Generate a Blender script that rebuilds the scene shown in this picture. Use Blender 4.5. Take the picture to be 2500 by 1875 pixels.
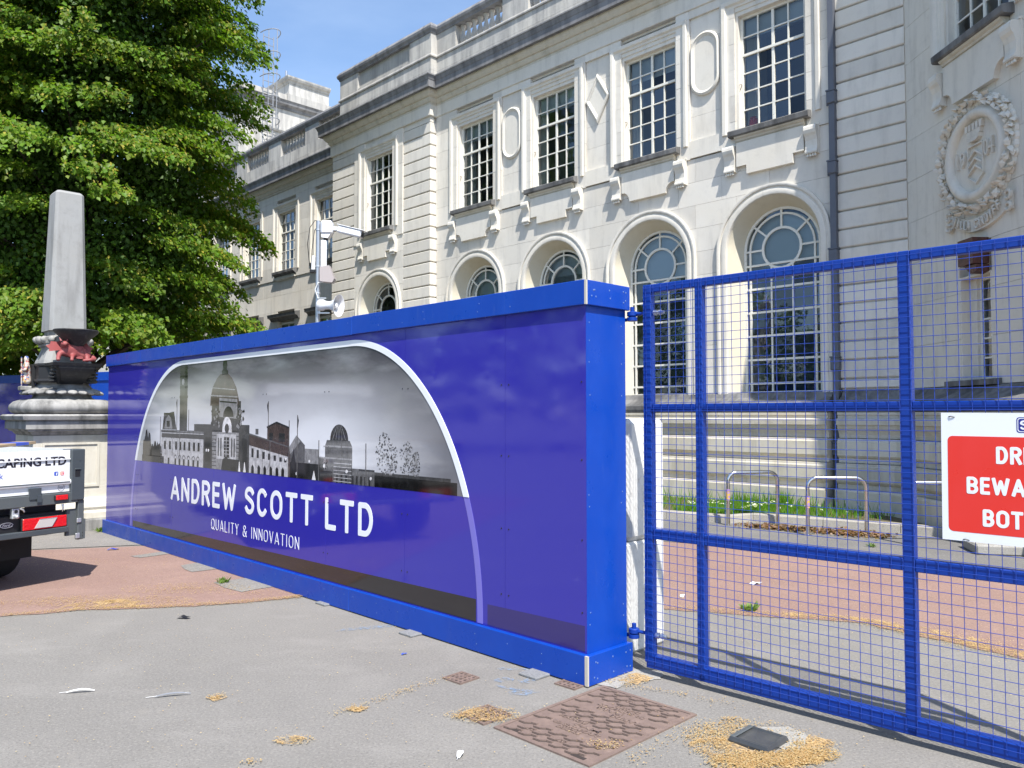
import bpy, bmesh, math, random
import numpy as np
from mathutils import Matrix, Vector
R = math.radians
rng = random.Random(7)
np.random.seed(7)
scene = bpy.context.scene
col = scene.collection
for o in list(bpy.data.objects):
    bpy.data.objects.remove(o)

# ---------------------------------------------------------------- camera, sky, sun, exposure
cam_d = bpy.data.cameras.new('camera')
cam = bpy.data.objects.new('camera', cam_d)
col.objects.link(cam)
cam.location = (0, 0, 1.6)
cam.rotation_euler = (R(90 + 2.233), 0, 0)
cam_d.sensor_width = 36.0
cam_d.lens = 36 * 1936 / 2500
cam_d.clip_start = 0.05
cam_d.clip_end = 2000
scene.camera = cam

SUN_EL = 56.5
SUN_H = Vector((0.315, -0.949)).normalized()
sun_dir = Vector((SUN_H.x * math.cos(R(SUN_EL)), SUN_H.y * math.cos(R(SUN_EL)), math.sin(R(SUN_EL))))
world = bpy.data.worlds.new('World')
scene.world = world
world.use_nodes = True
wn = world.node_tree.nodes
wl = world.node_tree.links
wn.clear()
w_out = wn.new('ShaderNodeOutputWorld')
w_bg = wn.new('ShaderNodeBackground')
w_sky = wn.new('ShaderNodeTexSky')
w_sky.sky_type = 'NISHITA'
w_sky.sun_disc = False
w_sky.sun_elevation = R(SUN_EL)
w_sky.sun_rotation = math.atan2(SUN_H.x, SUN_H.y)
w_sky.air_density = 1.0
w_sky.dust_density = 0.6
w_sky.ozone_density = 3.0
w_bg.inputs['Strength'].default_value = 0.15
# thin high cloud, laid over the whole sky
w_tc = wn.new('ShaderNodeTexCoord')
w_map = wn.new('ShaderNodeMapping')
w_map.inputs['Scale'].default_value = (1.2, 2.6, 4.0)
w_map.inputs['Rotation'].default_value = (0.2, 0.1, 0.6)
w_noi = wn.new('ShaderNodeTexNoise')
w_noi.inputs['Scale'].default_value = 2.2
w_noi.inputs['Detail'].default_value = 7
w_noi.inputs['Roughness'].default_value = 0.55
w_rmp = wn.new('ShaderNodeMapRange')
w_rmp.inputs['From Min'].default_value = 0.42
w_rmp.inputs['From Max'].default_value = 0.85
w_rmp.inputs['To Max'].default_value = 0.16
w_mix = wn.new('ShaderNodeMix')
w_mix.data_type = 'RGBA'
w_mix.inputs['B'].default_value = (5.2, 6.0, 7.0, 1)
wl.new(w_tc.outputs['Generated'], w_map.inputs['Vector'])
wl.new(w_map.outputs['Vector'], w_noi.inputs['Vector'])
wl.new(w_noi.outputs['Fac'], w_rmp.inputs['Value'])
wl.new(w_rmp.outputs['Result'], w_mix.inputs['Factor'])
wl.new(w_sky.outputs['Color'], w_mix.inputs['A'])
wl.new(w_mix.outputs['Result'], w_bg.inputs['Color'])
wl.new(w_bg.outputs['Background'], w_out.inputs['Surface'])

sun_d = bpy.data.lights.new('sun', 'SUN')
sun_d.energy = 4.9
sun_d.angle = R(0.5)
sun_d.color = (1.0, 0.955, 0.89)
sun = bpy.data.objects.new('sun', sun_d)
col.objects.link(sun)
sun.location = (5, -14, 22)
sun.rotation_euler = (-sun_dir).to_track_quat('-Z', 'Y').to_euler()

vs = scene.view_settings
vs.view_transform = 'Standard'
vs.look = 'None'
vs.gamma = 1.0
vs.use_curve_mapping = False
vs.exposure = 0.76
scene.display_settings.display_device = 'sRGB'

# ---------------------------------------------------------------- materials
def srgb(r, g, b):
    f = lambda c: c / 12.92 if c <= 0.04045 else ((c + 0.055) / 1.055) ** 2.4
    return (f(r / 255), f(g / 255), f(b / 255))

class Mat:
    """small node builder"""
    def __init__(s, name, color, rough=0.8, spec=0.5, metal=0.0):
        s.m = bpy.data.materials.new(name)
        s.m.use_nodes = True
        s.n = s.m.node_tree.nodes
        s.l = s.m.node_tree.links
        s.b = s.n['Principled BSDF']
        s.b.inputs['Base Color'].default_value = (*color[:3], 1)
        s.b.inputs['Roughness'].default_value = rough
        s.b.inputs['Specular IOR Level'].default_value = spec
        s.b.inputs['Metallic'].default_value = metal
        s.col = None
        s.base = color
        s.tc = None
    def coord(s, scale=(1, 1, 1), kind='Object'):
        if s.tc is None:
            s.tc = s.n.new('ShaderNodeTexCoord')
        mp = s.n.new('ShaderNodeMapping')
        mp.inputs['Scale'].default_value = scale
        s.l.new(s.tc.outputs[kind], mp.inputs['Vector'])
        return mp.outputs['Vector']
    def noise(s, scale, detail=4, rough=0.55, stretch=(1, 1, 1), kind='Object'):
        nz = s.n.new('ShaderNodeTexNoise')
        nz.inputs['Scale'].default_value = scale
        nz.inputs['Detail'].default_value = detail
        nz.inputs['Roughness'].default_value = rough
        s.l.new(s.coord(stretch, kind), nz.inputs['Vector'])
        return nz.outputs['Fac']
    def voronoi(s, scale, stretch=(1, 1, 1), out='Distance'):
        nz = s.n.new('ShaderNodeTexVoronoi')
        nz.inputs['Scale'].default_value = scale
        s.l.new(s.coord(stretch), nz.inputs['Vector'])
        return nz.outputs[out]
    def remap(s, sock, a, b, lo=0.0, hi=1.0):
        r = s.n.new('ShaderNodeMapRange')
        r.inputs['From Min'].default_value = a
        r.inputs['From Max'].default_value = b
        r.inputs['To Min'].default_value = lo
        r.inputs['To Max'].default_value = hi
        s.l.new(sock, r.inputs['Value'])
        return r.outputs['Result']
    def mul(s, a, b):
        r = s.n.new('ShaderNodeMath')
        r.operation = 'MULTIPLY'
        for i, x in enumerate((a, b)):
            if isinstance(x, (int, float)):
                r.inputs[i].default_value = x
            else:
                s.l.new(x, r.inputs[i])
        return r.outputs[0]
    def mix(s, fac, color, blend='MIX'):
        mx = s.n.new('ShaderNodeMix')
        mx.data_type = 'RGBA'
        mx.blend_type = blend
        if s.col is None:
            mx.inputs['A'].default_value = (*s.base[:3], 1)
        else:
            s.l.new(s.col, mx.inputs['A'])
        mx.inputs['B'].default_value = (*color[:3], 1)
        if isinstance(fac, (int, float)):
            mx.inputs['Factor'].default_value = fac
        else:
            s.l.new(fac, mx.inputs['Factor'])
        s.col = mx.outputs['Result']
        return s
    def value(s, sock):
        """multiply the colour by a scalar socket"""
        mx = s.n.new('ShaderNodeVectorMath')
        mx.operation = 'SCALE'
        if s.col is None:
            mx.inputs[0].default_value = s.base[:3]
        else:
            s.l.new(s.col, mx.inputs[0])
        s.l.new(sock, mx.inputs['Scale'])
        s.col = mx.outputs[0]
        return s
    def random_value(s, lo, hi):
        oi = s.n.new('ShaderNodeObjectInfo')
        return s.value(s.remap(oi.outputs['Random'], 0, 1, lo, hi))
    def bump(s, sock, dist, strength=0.6):
        b = s.n.new('ShaderNodeBump')
        b.inputs['Distance'].default_value = dist
        b.inputs['Strength'].default_value = strength
        s.l.new(sock, b.inputs['Height'])
        if s.b.inputs['Normal'].is_linked:
            s.l.new(s.b.inputs['Normal'].links[0].from_socket, b.inputs['Normal'])
        s.l.new(b.outputs['Normal'], s.b.inputs['Normal'])
        return s
    def rough(s, sock, lo, hi):
        s.l.new(s.remap(sock, 0.3, 0.7, lo, hi), s.b.inputs['Roughness'])
        return s
    def done(s):
        if s.col is not None:
            s.l.new(s.col, s.b.inputs['Base Color'])
        return s.m

def stone_mat(name, base, stain=0.25, stain_col=(0.10, 0.10, 0.10), rnd=(0.90, 1.04), vert=True, edge=(0.5, 0.78), warm=0.25):
    m = Mat(name, base, 0.88, 0.25)
    m.random_value(*rnd)
    m.mix(m.mul(m.remap(m.noise(0.9, 5), 0.45, 0.75), warm), (base[0] * 0.95, base[1] * 0.86, base[2] * 0.70))
    if vert:
        m.mix(m.mul(m.remap(m.noise(2.3, 6, 0.6, (2.2, 2.2, 0.35)), *edge), stain), stain_col)
    m.mix(m.mul(m.remap(m.noise(5.0, 8, 0.7), 0.52, 0.8), stain * 0.6), stain_col)
    m.mix(m.mul(m.remap(m.noise(60, 3), 0.62, 0.8), 0.35), (base[0] * 0.6, base[1] * 0.58, base[2] * 0.55))
    m.bump(m.noise(55, 6, 0.65), 0.004, 0.5)
    m.bump(m.noise(7, 4), 0.006, 0.3)
    return m.done()

STONE = (0.68, 0.645, 0.575)
M_stone = stone_mat('portland_stone', STONE, 0.26, rnd=(0.86, 1.03), warm=0.24)
M_trim = stone_mat('carved_stone', (0.69, 0.655, 0.58), 0.26, rnd=(0.93, 1.02))
M_plinth = stone_mat('plinth_stone', (0.58, 0.54, 0.45), 0.42, (0.16, 0.14, 0.08), rnd=(0.85, 1.03), warm=0.4)
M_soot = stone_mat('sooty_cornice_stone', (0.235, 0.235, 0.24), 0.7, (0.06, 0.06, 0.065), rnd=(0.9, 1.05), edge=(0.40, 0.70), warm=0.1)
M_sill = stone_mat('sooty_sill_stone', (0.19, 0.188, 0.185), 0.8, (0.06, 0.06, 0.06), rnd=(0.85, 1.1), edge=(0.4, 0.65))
M_parapet = stone_mat('weathered_parapet_stone', (0.50, 0.485, 0.45), 0.5, (0.12, 0.12, 0.13), rnd=(0.85, 1.05), edge=(0.42, 0.68))
M_reveal = stone_mat('mossy_reveal_stone', (0.62, 0.58, 0.47), 0.35, (0.27, 0.24, 0.12), rnd=(0.95, 1.02), vert=False, warm=0.5)
M_crest = stone_mat('crest_stone', (0.68, 0.635, 0.55), 0.35, (0.16, 0.13, 0.09), rnd=(0.97, 1.0))
M_obelisk = stone_mat('obelisk_stone', (0.285, 0.29, 0.287), 0.6, (0.09, 0.085, 0.08), rnd=(0.95, 1.0))
M_pedestal = stone_mat('pedestal_stone', (0.33, 0.325, 0.31), 0.85, (0.06, 0.06, 0.058), edge=(0.42, 0.66), rnd=(0.95, 1.0))
M_render = stone_mat('flaking_white_render', (0.56, 0.535, 0.46), 0.6, (0.25, 0.22, 0.15), rnd=(0.97, 1.0))
M_obelisk_black = Mat('black_iron', (0.014, 0.014, 0.015), 0.5).done()

def paint(name, c, rough=0.45, dirt=0.25, spec=0.5):
    m = Mat(name, c, rough, spec)
    m.mix(m.mul(m.remap(m.noise(9, 6, 0.65), 0.55, 0.8), dirt), (c[0] * 0.6 + 0.04, c[1] * 0.6 + 0.035, c[2] * 0.6 + 0.03))
    m.bump(m.noise(30, 3), 0.001, 0.2)
    m.rough(m.noise(6, 4), rough * 0.8, min(1, rough * 1.3))
    return m.done()

M_frame = Mat('white_window_paint', (0.72, 0.70, 0.62), 0.55)
M_frame.mix(M_frame.mul(M_frame.remap(M_frame.noise(25, 6, 0.7), 0.58, 0.72), 0.7), (0.30, 0.24, 0.17))
M_frame.bump(M_frame.noise(40, 3), 0.002, 0.4)
M_frame = M_frame.done()
M_lead = paint('grey_lead_pipe', (0.10, 0.11, 0.135), 0.55, 0.5)
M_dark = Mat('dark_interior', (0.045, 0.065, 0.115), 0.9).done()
M_blind = Mat('pale_roller_blind', (0.50, 0.52, 0.50), 0.9).done()
M_blind2 = Mat('grey_green_blind', (0.50, 0.54, 0.51), 0.9).done()
M_curtain = Mat('white_curtain', (0.62, 0.60, 0.54), 0.9).done()

def glass_mat():
    m = bpy.data.materials.new('window_glass')
    m.use_nodes = True
    n, l = m.node_tree.nodes, m.node_tree.links
    n.clear()
    out = n.new('ShaderNodeOutputMaterial')
    tr = n.new('ShaderNodeBsdfTransparent')
    tr.inputs['Color'].default_value = (0.70, 0.76, 0.79, 1)
    gl = n.new('ShaderNodeBsdfGlossy')
    gl.inputs['Roughness'].default_value = 0.03
    gl.inputs['Color'].default_value = (0.9, 0.95, 1, 1)
    fr = n.new('ShaderNodeFresnel')
    fr.inputs['IOR'].default_value = 1.55
    oi = n.new('ShaderNodeObjectInfo')
    mr = n.new('ShaderNodeMapRange')
    mr.inputs['To Min'].default_value = 0.7
    mr.inputs['To Max'].default_value = 2.6
    l.new(oi.outputs['Random'], mr.inputs['Value'])
    mu = n.new('ShaderNodeMath')
    mu.operation = 'MULTIPLY'
    l.new(fr.outputs['Fac'], mu.inputs[0])
    l.new(mr.outputs['Result'], mu.inputs[1])
    tcn = n.new('ShaderNodeTexCoord')
    nz = n.new('ShaderNodeTexNoise')
    nz.inputs['Scale'].default_value = 3.0
    bp = n.new('ShaderNodeBump')
    bp.inputs['Distance'].default_value = 0.004
    l.new(tcn.outputs['Object'], nz.inputs['Vector'])
    l.new(nz.outputs['Fac'], bp.inputs['Height'])
    l.new(bp.outputs['Normal'], gl.inputs['Normal'])
    mx = n.new('ShaderNodeMixShader')
    l.new(mu.outputs[0], mx.inputs['Fac'])
    l.new(tr.outputs[0], mx.inputs[1])
    l.new(gl.outputs[0], mx.inputs[2])
    l.new(mx.outputs[0], out.inputs['Surface'])
    return m
M_glass = glass_mat()

# ---------------------------------------------------------------- helpers
WM = {}
def tag(o, label=None, cat=None, group=None, kind=None):
    if label: o['label'] = label
    if cat: o['category'] = cat
    if group: o['group'] = group
    if kind: o['kind'] = kind
    return o
def thing(name, label, cat, loc=(0, 0, 0), group=None):
    o = bpy.data.objects.new(name, None)
    o.empty_display_size = 0.3
    o.location = loc
    col.objects.link(o)
    WM[o] = Matrix.Translation(loc)
    return tag(o, label, cat, group)
I4 = Matrix.Identity(4)
def link_mesh(name, me, parent=None, M=I4):
    o = bpy.data.objects.new(name, me)
    col.objects.link(o)
    WM[o] = M.copy()
    if parent is not None:
        o.parent = parent
        o.matrix_basis = WM[parent].inverted() @ M
    else:
        o.matrix_basis = M
    return o

class MB:
    def __init__(s):
        s.v, s.f = [], []
    def quadstrip(s, rings, close_ring=True, caps=True):
        """rings: list of rings of equal length"""
        b = len(s.v)
        n = len(rings[0])
        for r in rings:
            s.v.extend([tuple(p) for p in r])
        for i in range(len(rings) - 1):
            for j in range(n if close_ring else n - 1):
                k = (j + 1) % n
                s.f.append((b + i * n + j, b + i * n + k, b + (i + 1) * n + k, b + (i + 1) * n + j))
        if caps and close_ring:
            s.f.append(tuple(b + j for j in range(n)))
            s.f.append(tuple(b + (len(rings) - 1) * n + j for j in reversed(range(n))))
        return s
    def box(s, x0, x1, y0, y1, z0, z1):
        return s.quadstrip([[(x0, y0, z0), (x1, y0, z0), (x1, y1, z0), (x0, y1, z0)], [(x0, y0, z1), (x1, y0, z1), (x1, y1, z1), (x0, y1, z1)]])
    def cbox(s, x0, x1, y0, y1, z0, z1, c):
        """box with chamfered vertical and horizontal edges"""
        def ring(e, z):
            return [(x0 + e, y0 + c, z), (x0 + c, y0 + e, z), (x1 - c, y0 + e, z), (x1 - e, y0 + c, z), (x1 - e, y1 - c, z), (x1 - c, y1 - e, z), (x0 + c, y1 - e, z), (x0 + e, y1 - c, z)]
        return s.quadstrip([ring(c * 0.9, z0), ring(0, z0 + c), ring(0, z1 - c), ring(c * 0.9, z1)])
    def prism(s, poly, d0, d1, axis=1):
        """poly of 2-D points extruded along axis (1: points are (x,z), extruded in y; 2: points are (x,y), extruded in z; 0: (y,z))"""
        def P(p, d):
            return (p[0], d, p[1]) if axis == 1 else ((p[0], p[1], d) if axis == 2 else (d, p[0], p[1]))
        return s.quadstrip([[P(p, d0) for p in poly], [P(p, d1) for p in poly]])
    def tube(s, pts, r, n=8, caps=True):
        pts = [Vector(p) for p in pts]
        rr = r if isinstance(r, (list, tuple)) else [r] * len(pts)
        rings = []
        t0 = (pts[1] - pts[0]).normalized()
        up = Vector((0, 0, 1)) if abs(t0.z) < 0.9 else Vector((1, 0, 0))
        a = t0.cross(up).normalized()
        for i, p in enumerate(pts):
            t = ((pts[min(i + 1, len(pts) - 1)] - p).normalized() + (p - pts[max(i - 1, 0)]).normalized()).normalized()
            a = (a - t * a.dot(t)).normalized()
            b = t.cross(a)
            rings.append([p + (a * math.cos(2 * math.pi * k / n) + b * math.sin(2 * math.pi * k / n)) * rr[i] for k in range(n)])
        return s.quadstrip(rings, caps=caps)
    def lathe(s, prof, n=20, center=(0, 0, 0), sx=1, sy=1):
        cx, cy, cz = center
        return s.quadstrip([[(cx + r * sx * math.cos(2 * math.pi * k / n), cy + r * sy * math.sin(2 * math.pi * k / n), cz + z) for k in range(n)] for r, z in prof])
    def sphere(s, c, r, n=10, m=7, sc=(1, 1, 1)):
        prof = [(max(1e-4, math.sin(math.pi * i / m)) * r, -math.cos(math.pi * i / m) * r) for i in range(m + 1)]
        return s.quadstrip([[(c[0] + q * sc[0] * math.cos(2 * math.pi * k / n), c[1] + q * sc[1] * math.sin(2 * math.pi * k / n), c[2] + z * sc[2]) for k in range(n)] for q, z in prof])
    def sweep(s, prof, path, close=False):
        """prof [(d, z)] swept with mitres along path [(x, v)] in a facade frame (d outward, to the left of the walking direction seen from above with v up)"""
        n = len(path)
        rings = []
        for i in range(n):
            p = Vector(path[i])
            dirs = []
            if i > 0 or close: dirs.append((p - Vector(path[i - 1])).normalized())
            if i < n - 1 or close: dirs.append((Vector(path[(i + 1) % n]) - p).normalized())
            ns = [Vector((-d.y, d.x)) for d in dirs]
            m = sum(ns, Vector((0, 0)))
            m = m / m.length_squared * (len(ns)) if len(ns) == 2 else m
            if len(ns) == 2:
                m = (ns[0] + ns[1]).normalized()
                m = m / max(0.25, m.dot(ns[0]))
            rings.append([(p.x + m.x * d, -(p.y + m.y * d), z) for d, z in prof])
        if close: rings.append(rings[0])
        return s.quadstrip(rings, caps=not close)
    def mesh(s, name, mat, smooth=None, recalc=True):
        me = bpy.data.meshes.new(name)
        me.from_pydata(s.v, [], s.f)
        if recalc and len(s.f) < 60000:
            bm = bmesh.new()
            bm.from_mesh(me)
            bmesh.ops.recalc_face_normals(bm, faces=bm.faces)
            bm.to_mesh(me)
            bm.free()
        if mat: me.materials.append(mat)
        if smooth:
            me.shade_smooth()
            me.set_sharp_from_angle(angle=R(smooth))
        return me
    def build(s, name, mat, parent=None, M=I4, smooth=None):
        return link_mesh(name, s.mesh(name, mat, smooth), parent, M)

def text_mesh(body, mat, width=None, height=None, depth=0.002, bold=0.0, shear=0.0, res=3):
    """flat text standing in the x-z plane, lower left corner at the origin, front towards -y"""
    cu = bpy.data.curves.new('text', 'FONT')
    cu.body = body
    cu.size = 1.0
    cu.offset = bold
    cu.shear = shear
    cu.extrude = 0.0
    cu.resolution_u = res
    ob = bpy.data.objects.new('text', cu)
    col.objects.link(ob)
    bpy.context.view_layer.update()
    dg = bpy.context.evaluated_depsgraph_get()
    me = bpy.data.meshes.new_from_object(ob.evaluated_get(dg))
    bpy.data.objects.remove(ob)
    bpy.data.curves.remove(cu)
    co = np.array([v.co[:] for v in me.vertices])
    lo, hi = co.min(0), co.max(0)
    sx = width / (hi[0] - lo[0]) if width else None
    sy = height / (hi[1] - lo[1]) if height else None
    sx = sx or sy
    sy = sy or sx
    bm = bmesh.new()
    bm.from_mesh(me)
    for v in bm.verts:
        v.co = ((v.co.x - lo[0]) * sx, 0, (v.co.y - lo[1]) * sy)
    r = bmesh.ops.extrude_face_region(bm, geom=bm.faces[:])
    for e in r['geom']:
        if isinstance(e, bmesh.types.BMVert):
            e.co.y -= depth
    bmesh.ops.recalc_face_normals(bm, faces=bm.faces)
    bm.to_mesh(me)
    bm.free()
    me.materials.clear()
    me.materials.append(mat)
    return me

# facade frame: x = along the facade to the right, local y = into the wall (so v = -y is outward), z up
UR = Vector((0.70029, -0.71386, 0))
NO = Vector((-0.71386, -0.70029, 0))
def frame(x_dir, outward, origin):
    m = Matrix.Identity(4)
    for i in range(3):
        m[i][0] = x_dir[i]
        m[i][1] = -outward[i]
        m[i][2] = (0, 0, 1)[i]
        m[i][3] = origin[i]
    return m
FB = frame(UR, NO, NO * -12.75)          # building facade, v = 0 on the wall face
FH = frame(UR, NO, NO * -3.65)           # hoarding face
CA = R(41)
TD = UR * math.cos(CA) + NO * math.sin(CA)
TN = NO * math.cos(CA) - UR * math.sin(CA)
FC = frame(TD, TN, UR * -4.35 + NO * -12.75)   # canted wall with the crest

# ================================================================ GROUND
def noise_ground(name, c, speck, rough=0.92, patch=None, patch_amt=0.35):
    m = Mat(name, c, rough, 0.3)
    m.mix(m.mul(m.remap(m.noise(0.75, 7, 0.65), 0.45, 0.66), patch_amt), patch or tuple(x * 0.72 for x in c))
    m.mix(m.mul(m.remap(m.noise(1.7, 7, 0.65), 0.5, 0.75), 0.4), tuple(min(1, x * 1.35) for x in c))
    m.mix(m.mul(m.remap(m.noise(1.1, 6, 0.65, (1, 2.2, 1)), 0.56, 0.74), 0.38), tuple(min(1, x * 1.5) for x in c))
    m.mix(m.mul(m.remap(m.noise(62, 4, 0.7), 0.50, 0.66), 0.55), speck)
    m.mix(m.mul(m.remap(m.noise(75, 4, 0.7, (1, 1.1, 1)), 0.52, 0.68), 0.55), tuple(x * 0.36 for x in c))
    m.mix(m.mul(m.remap(m.noise(22, 4, 0.7), 0.62, 0.75), 0.45), tuple(x * 0.55 for x in c))
    m.mix(m.mul(m.remap(m.noise(3.3, 7, 0.7), 0.60, 0.78), 0.30), (c[0] * 1.5, c[1] * 1.42, c[2] * 1.25))
    m.bump(m.noise(100, 4, 0.7), 0.006, 0.7)
    m.bump(m.noise(5, 4), 0.012, 0.3)
    return m.done()
M_asphalt = noise_ground('grey_asphalt', (0.200, 0.190, 0.174), (0.30, 0.285, 0.255))
M_asphalt2 = noise_ground('dark_asphalt', (0.15, 0.145, 0.137), (0.26, 0.25, 0.24))
M_oldtar = noise_ground('worn_grey_tarmac', (0.20, 0.19, 0.175), (0.36, 0.34, 0.30))
M_red = noise_ground('red_tarmac', (0.235, 0.152, 0.126), (0.36, 0.255, 0.21), patch=(0.29, 0.205, 0.165))
M_conc = noise_ground('pale_concrete', (0.30, 0.29, 0.265), (0.42, 0.41, 0.38))
M_kerb = noise_ground('kerb_stone', (0.33, 0.31, 0.27), (0.45, 0.43, 0.38))

def sheet(name, pts, z, mat, kind='structure', label=None, cat=None, sub=0):
    me = bpy.data.meshes.new(name)
    me.from_pydata([(x, y, z) for x, y in pts], [], [tuple(range(len(pts)))])
    bm = bmesh.new(); bm.from_mesh(me)
    bmesh.ops.triangulate(bm, faces=bm.faces)
    for f in bm.faces:
        if f.normal.z < 0: f.normal_flip()
    bm.to_mesh(me); bm.free()
    me.materials.append(mat)
    o = link_mesh(name, me)
    return tag(o, label, cat, None, kind)
def smooth_line(pts, n=6, jit=0.0):
    out = []
    for i in range(len(pts) - 1):
        a, b = Vector(pts[i]), Vector(pts[i + 1])
        for k in range(n):
            p = a.lerp(b, k / n)
            out.append((p.x + rng.uniform(-jit, jit), p.y + rng.uniform(-jit, jit)))
    out.append(tuple(pts[-1]))
    return out
sheet('ground', [(-300, -300), (300, -300), (300, 300), (-300, 300)], 0.0, M_asphalt)
near = [(-10, 5.0), (-4.06, 6.35), (-3.47, 6.57), (-2.95, 6.63), (-2.44, 6.75), (-1.94, 6.96), (-1.74, 7.16), (-0.2, 6.95), (1.31, 6.57), (1.99, 6.37), (2.68, 6.18), (2.92, 5.84), (3.35, 5.26), (6.5, 1.8)]
far = [(8.6, 5.0), (5.17, 8.08), (4.26, 8.75), (3.13, 9.41), (2.0, 10.01), (-1.6, 11.4), (-3.0, 11.1), (-4.19, 9.85), (-4.71, 9.67), (-5.66, 9.43), (-12, 8.0)]
sheet('red_road', smooth_line(near, 7, 0.02) + smooth_line(far, 5, 0.02), 0.004, M_red)
sheet('footway', [(8.6, 5.2), (5.17, 8.12), (4.26, 8.79), (3.13, 9.45), (2.0, 10.05), (-1.6, 11.5), (-3.0, 12.6), (2.38, 12.50), (3.2, 12.0), (4.96, 10.99), (12, 4.0)], 0.004, M_asphalt2)
sheet('path', smooth_line([(-12.3, 8.15), (-5.66, 9.5), (-4.71, 9.74), (-4.19, 9.92)], 4, 0.015) + [(-3.6, 10.9), (-6, 14), (-12, 16)], 0.008, M_oldtar)
for pts in ([(-4.30, 9.0), (-3.95, 9.55), (-3.70, 9.40), (-4.14, 8.93)], [(-3.52, 8.48), (-3.05, 8.90), (-2.75, 8.50), (-3.25, 8.13)], [(-2.85, 7.62), (-2.36, 8.05), (-2.0, 7.62), (-2.44, 7.20)]):
    sheet('patch', smooth_line(pts + [pts[0]], 4, 0.02)[:-1], 0.008, M_oldtar)

# kerb and verge in front of the building
KP = [(-12.5, 26.8), (-3.0, 16.05), (2.38, 12.27), (3.18, 11.72), (3.62, 11.98), (5.26, 10.80), (5.66, 10.45), (9.5, 6.6)]
kp = [Vector(p) for p in KP]
kr = []
for i, p in enumerate(kp):
    d = ((kp[min(i + 1, len(kp) - 1)] - kp[max(i - 1, 0)])).normalized()
    nrm = Vector((d.y, -d.x))
    if nrm.y > 0: nrm = -nrm
    q = p - nrm * 0.14
    kr.append([(p.x + nrm.x * 0.012, p.y + nrm.y * 0.012, -0.02), (p.x, p.y, 0.105), (p.x - nrm.x * 0.015, p.y - nrm.y * 0.015, 0.12), (q.x, q.y, 0.122), (q.x, q.y, -0.02)])
kerb_root = thing('kerb', 'pale stone kerb edging the grass strip below the building', 'kerb', (3.2, 11.7, 0))
for i in range(len(kr) - 1):
    n = max(1, int((kp[i + 1] - kp[i]).length / 0.95))
    for k in range(n):
        mb = MB()
        f = lambda t: [Vector(a).lerp(Vector(b), t) for a, b in zip(kr[i], kr[i + 1])]
        g = 0.004 / max(0.3, (kp[i + 1] - kp[i]).length)
        mb.quadstrip([f(k / n + g), f((k + 1) / n - g)])
        mb.build('kerb_stone', M_kerb, kerb_root)
M_soil = noise_ground('soil', (0.10, 0.085, 0.05), (0.16, 0.14, 0.09))
verge_in = [tuple(UR * u + NO * (0.40 - 12.75))[:2] for u in (-30, -5.4)] + [tuple(UR * -4.2 + NO * (0.42 - 12.75))[:2], tuple(UR * -1.6 + NO * (2.66 - 12.75))[:2], tuple(UR * 3 + NO * (2.66 - 12.75))[:2]]
verge_out = [(r[3].x, r[3].y) if hasattr(r[3], 'x') else r[3][:2] for r in kr]
sheet('verge', verge_out + verge_in[::-1], 0.095, M_soil)

# ================================================================ BUILDING
CITY = thing('civic_building', 'pale stone civic building with tall sash windows, arched windows below and a carved crest', 'building', tuple(UR * -10 + NO * -12.75))
def part(name, mb, mat, M=FB, parent=None, smooth=None, label=None):
    o = mb.build(name, mat, parent or CITY, M, smooth)
    if label: o['label'] = label
    return o

BAYS = [-14.28, -11.71, -9.14, -6.57]
PAV_V = 0.22
PAV_C = -18.02
SP = 4.55          # spring line of the arches
def arc(cx, cz, r, a0, a1, n):
    return [(cx + r * math.cos(R(a0 + (a1 - a0) * i / n)), cz + r * math.sin(R(a0 + (a1 - a0) * i / n))) for i in range(n + 1)]

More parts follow.
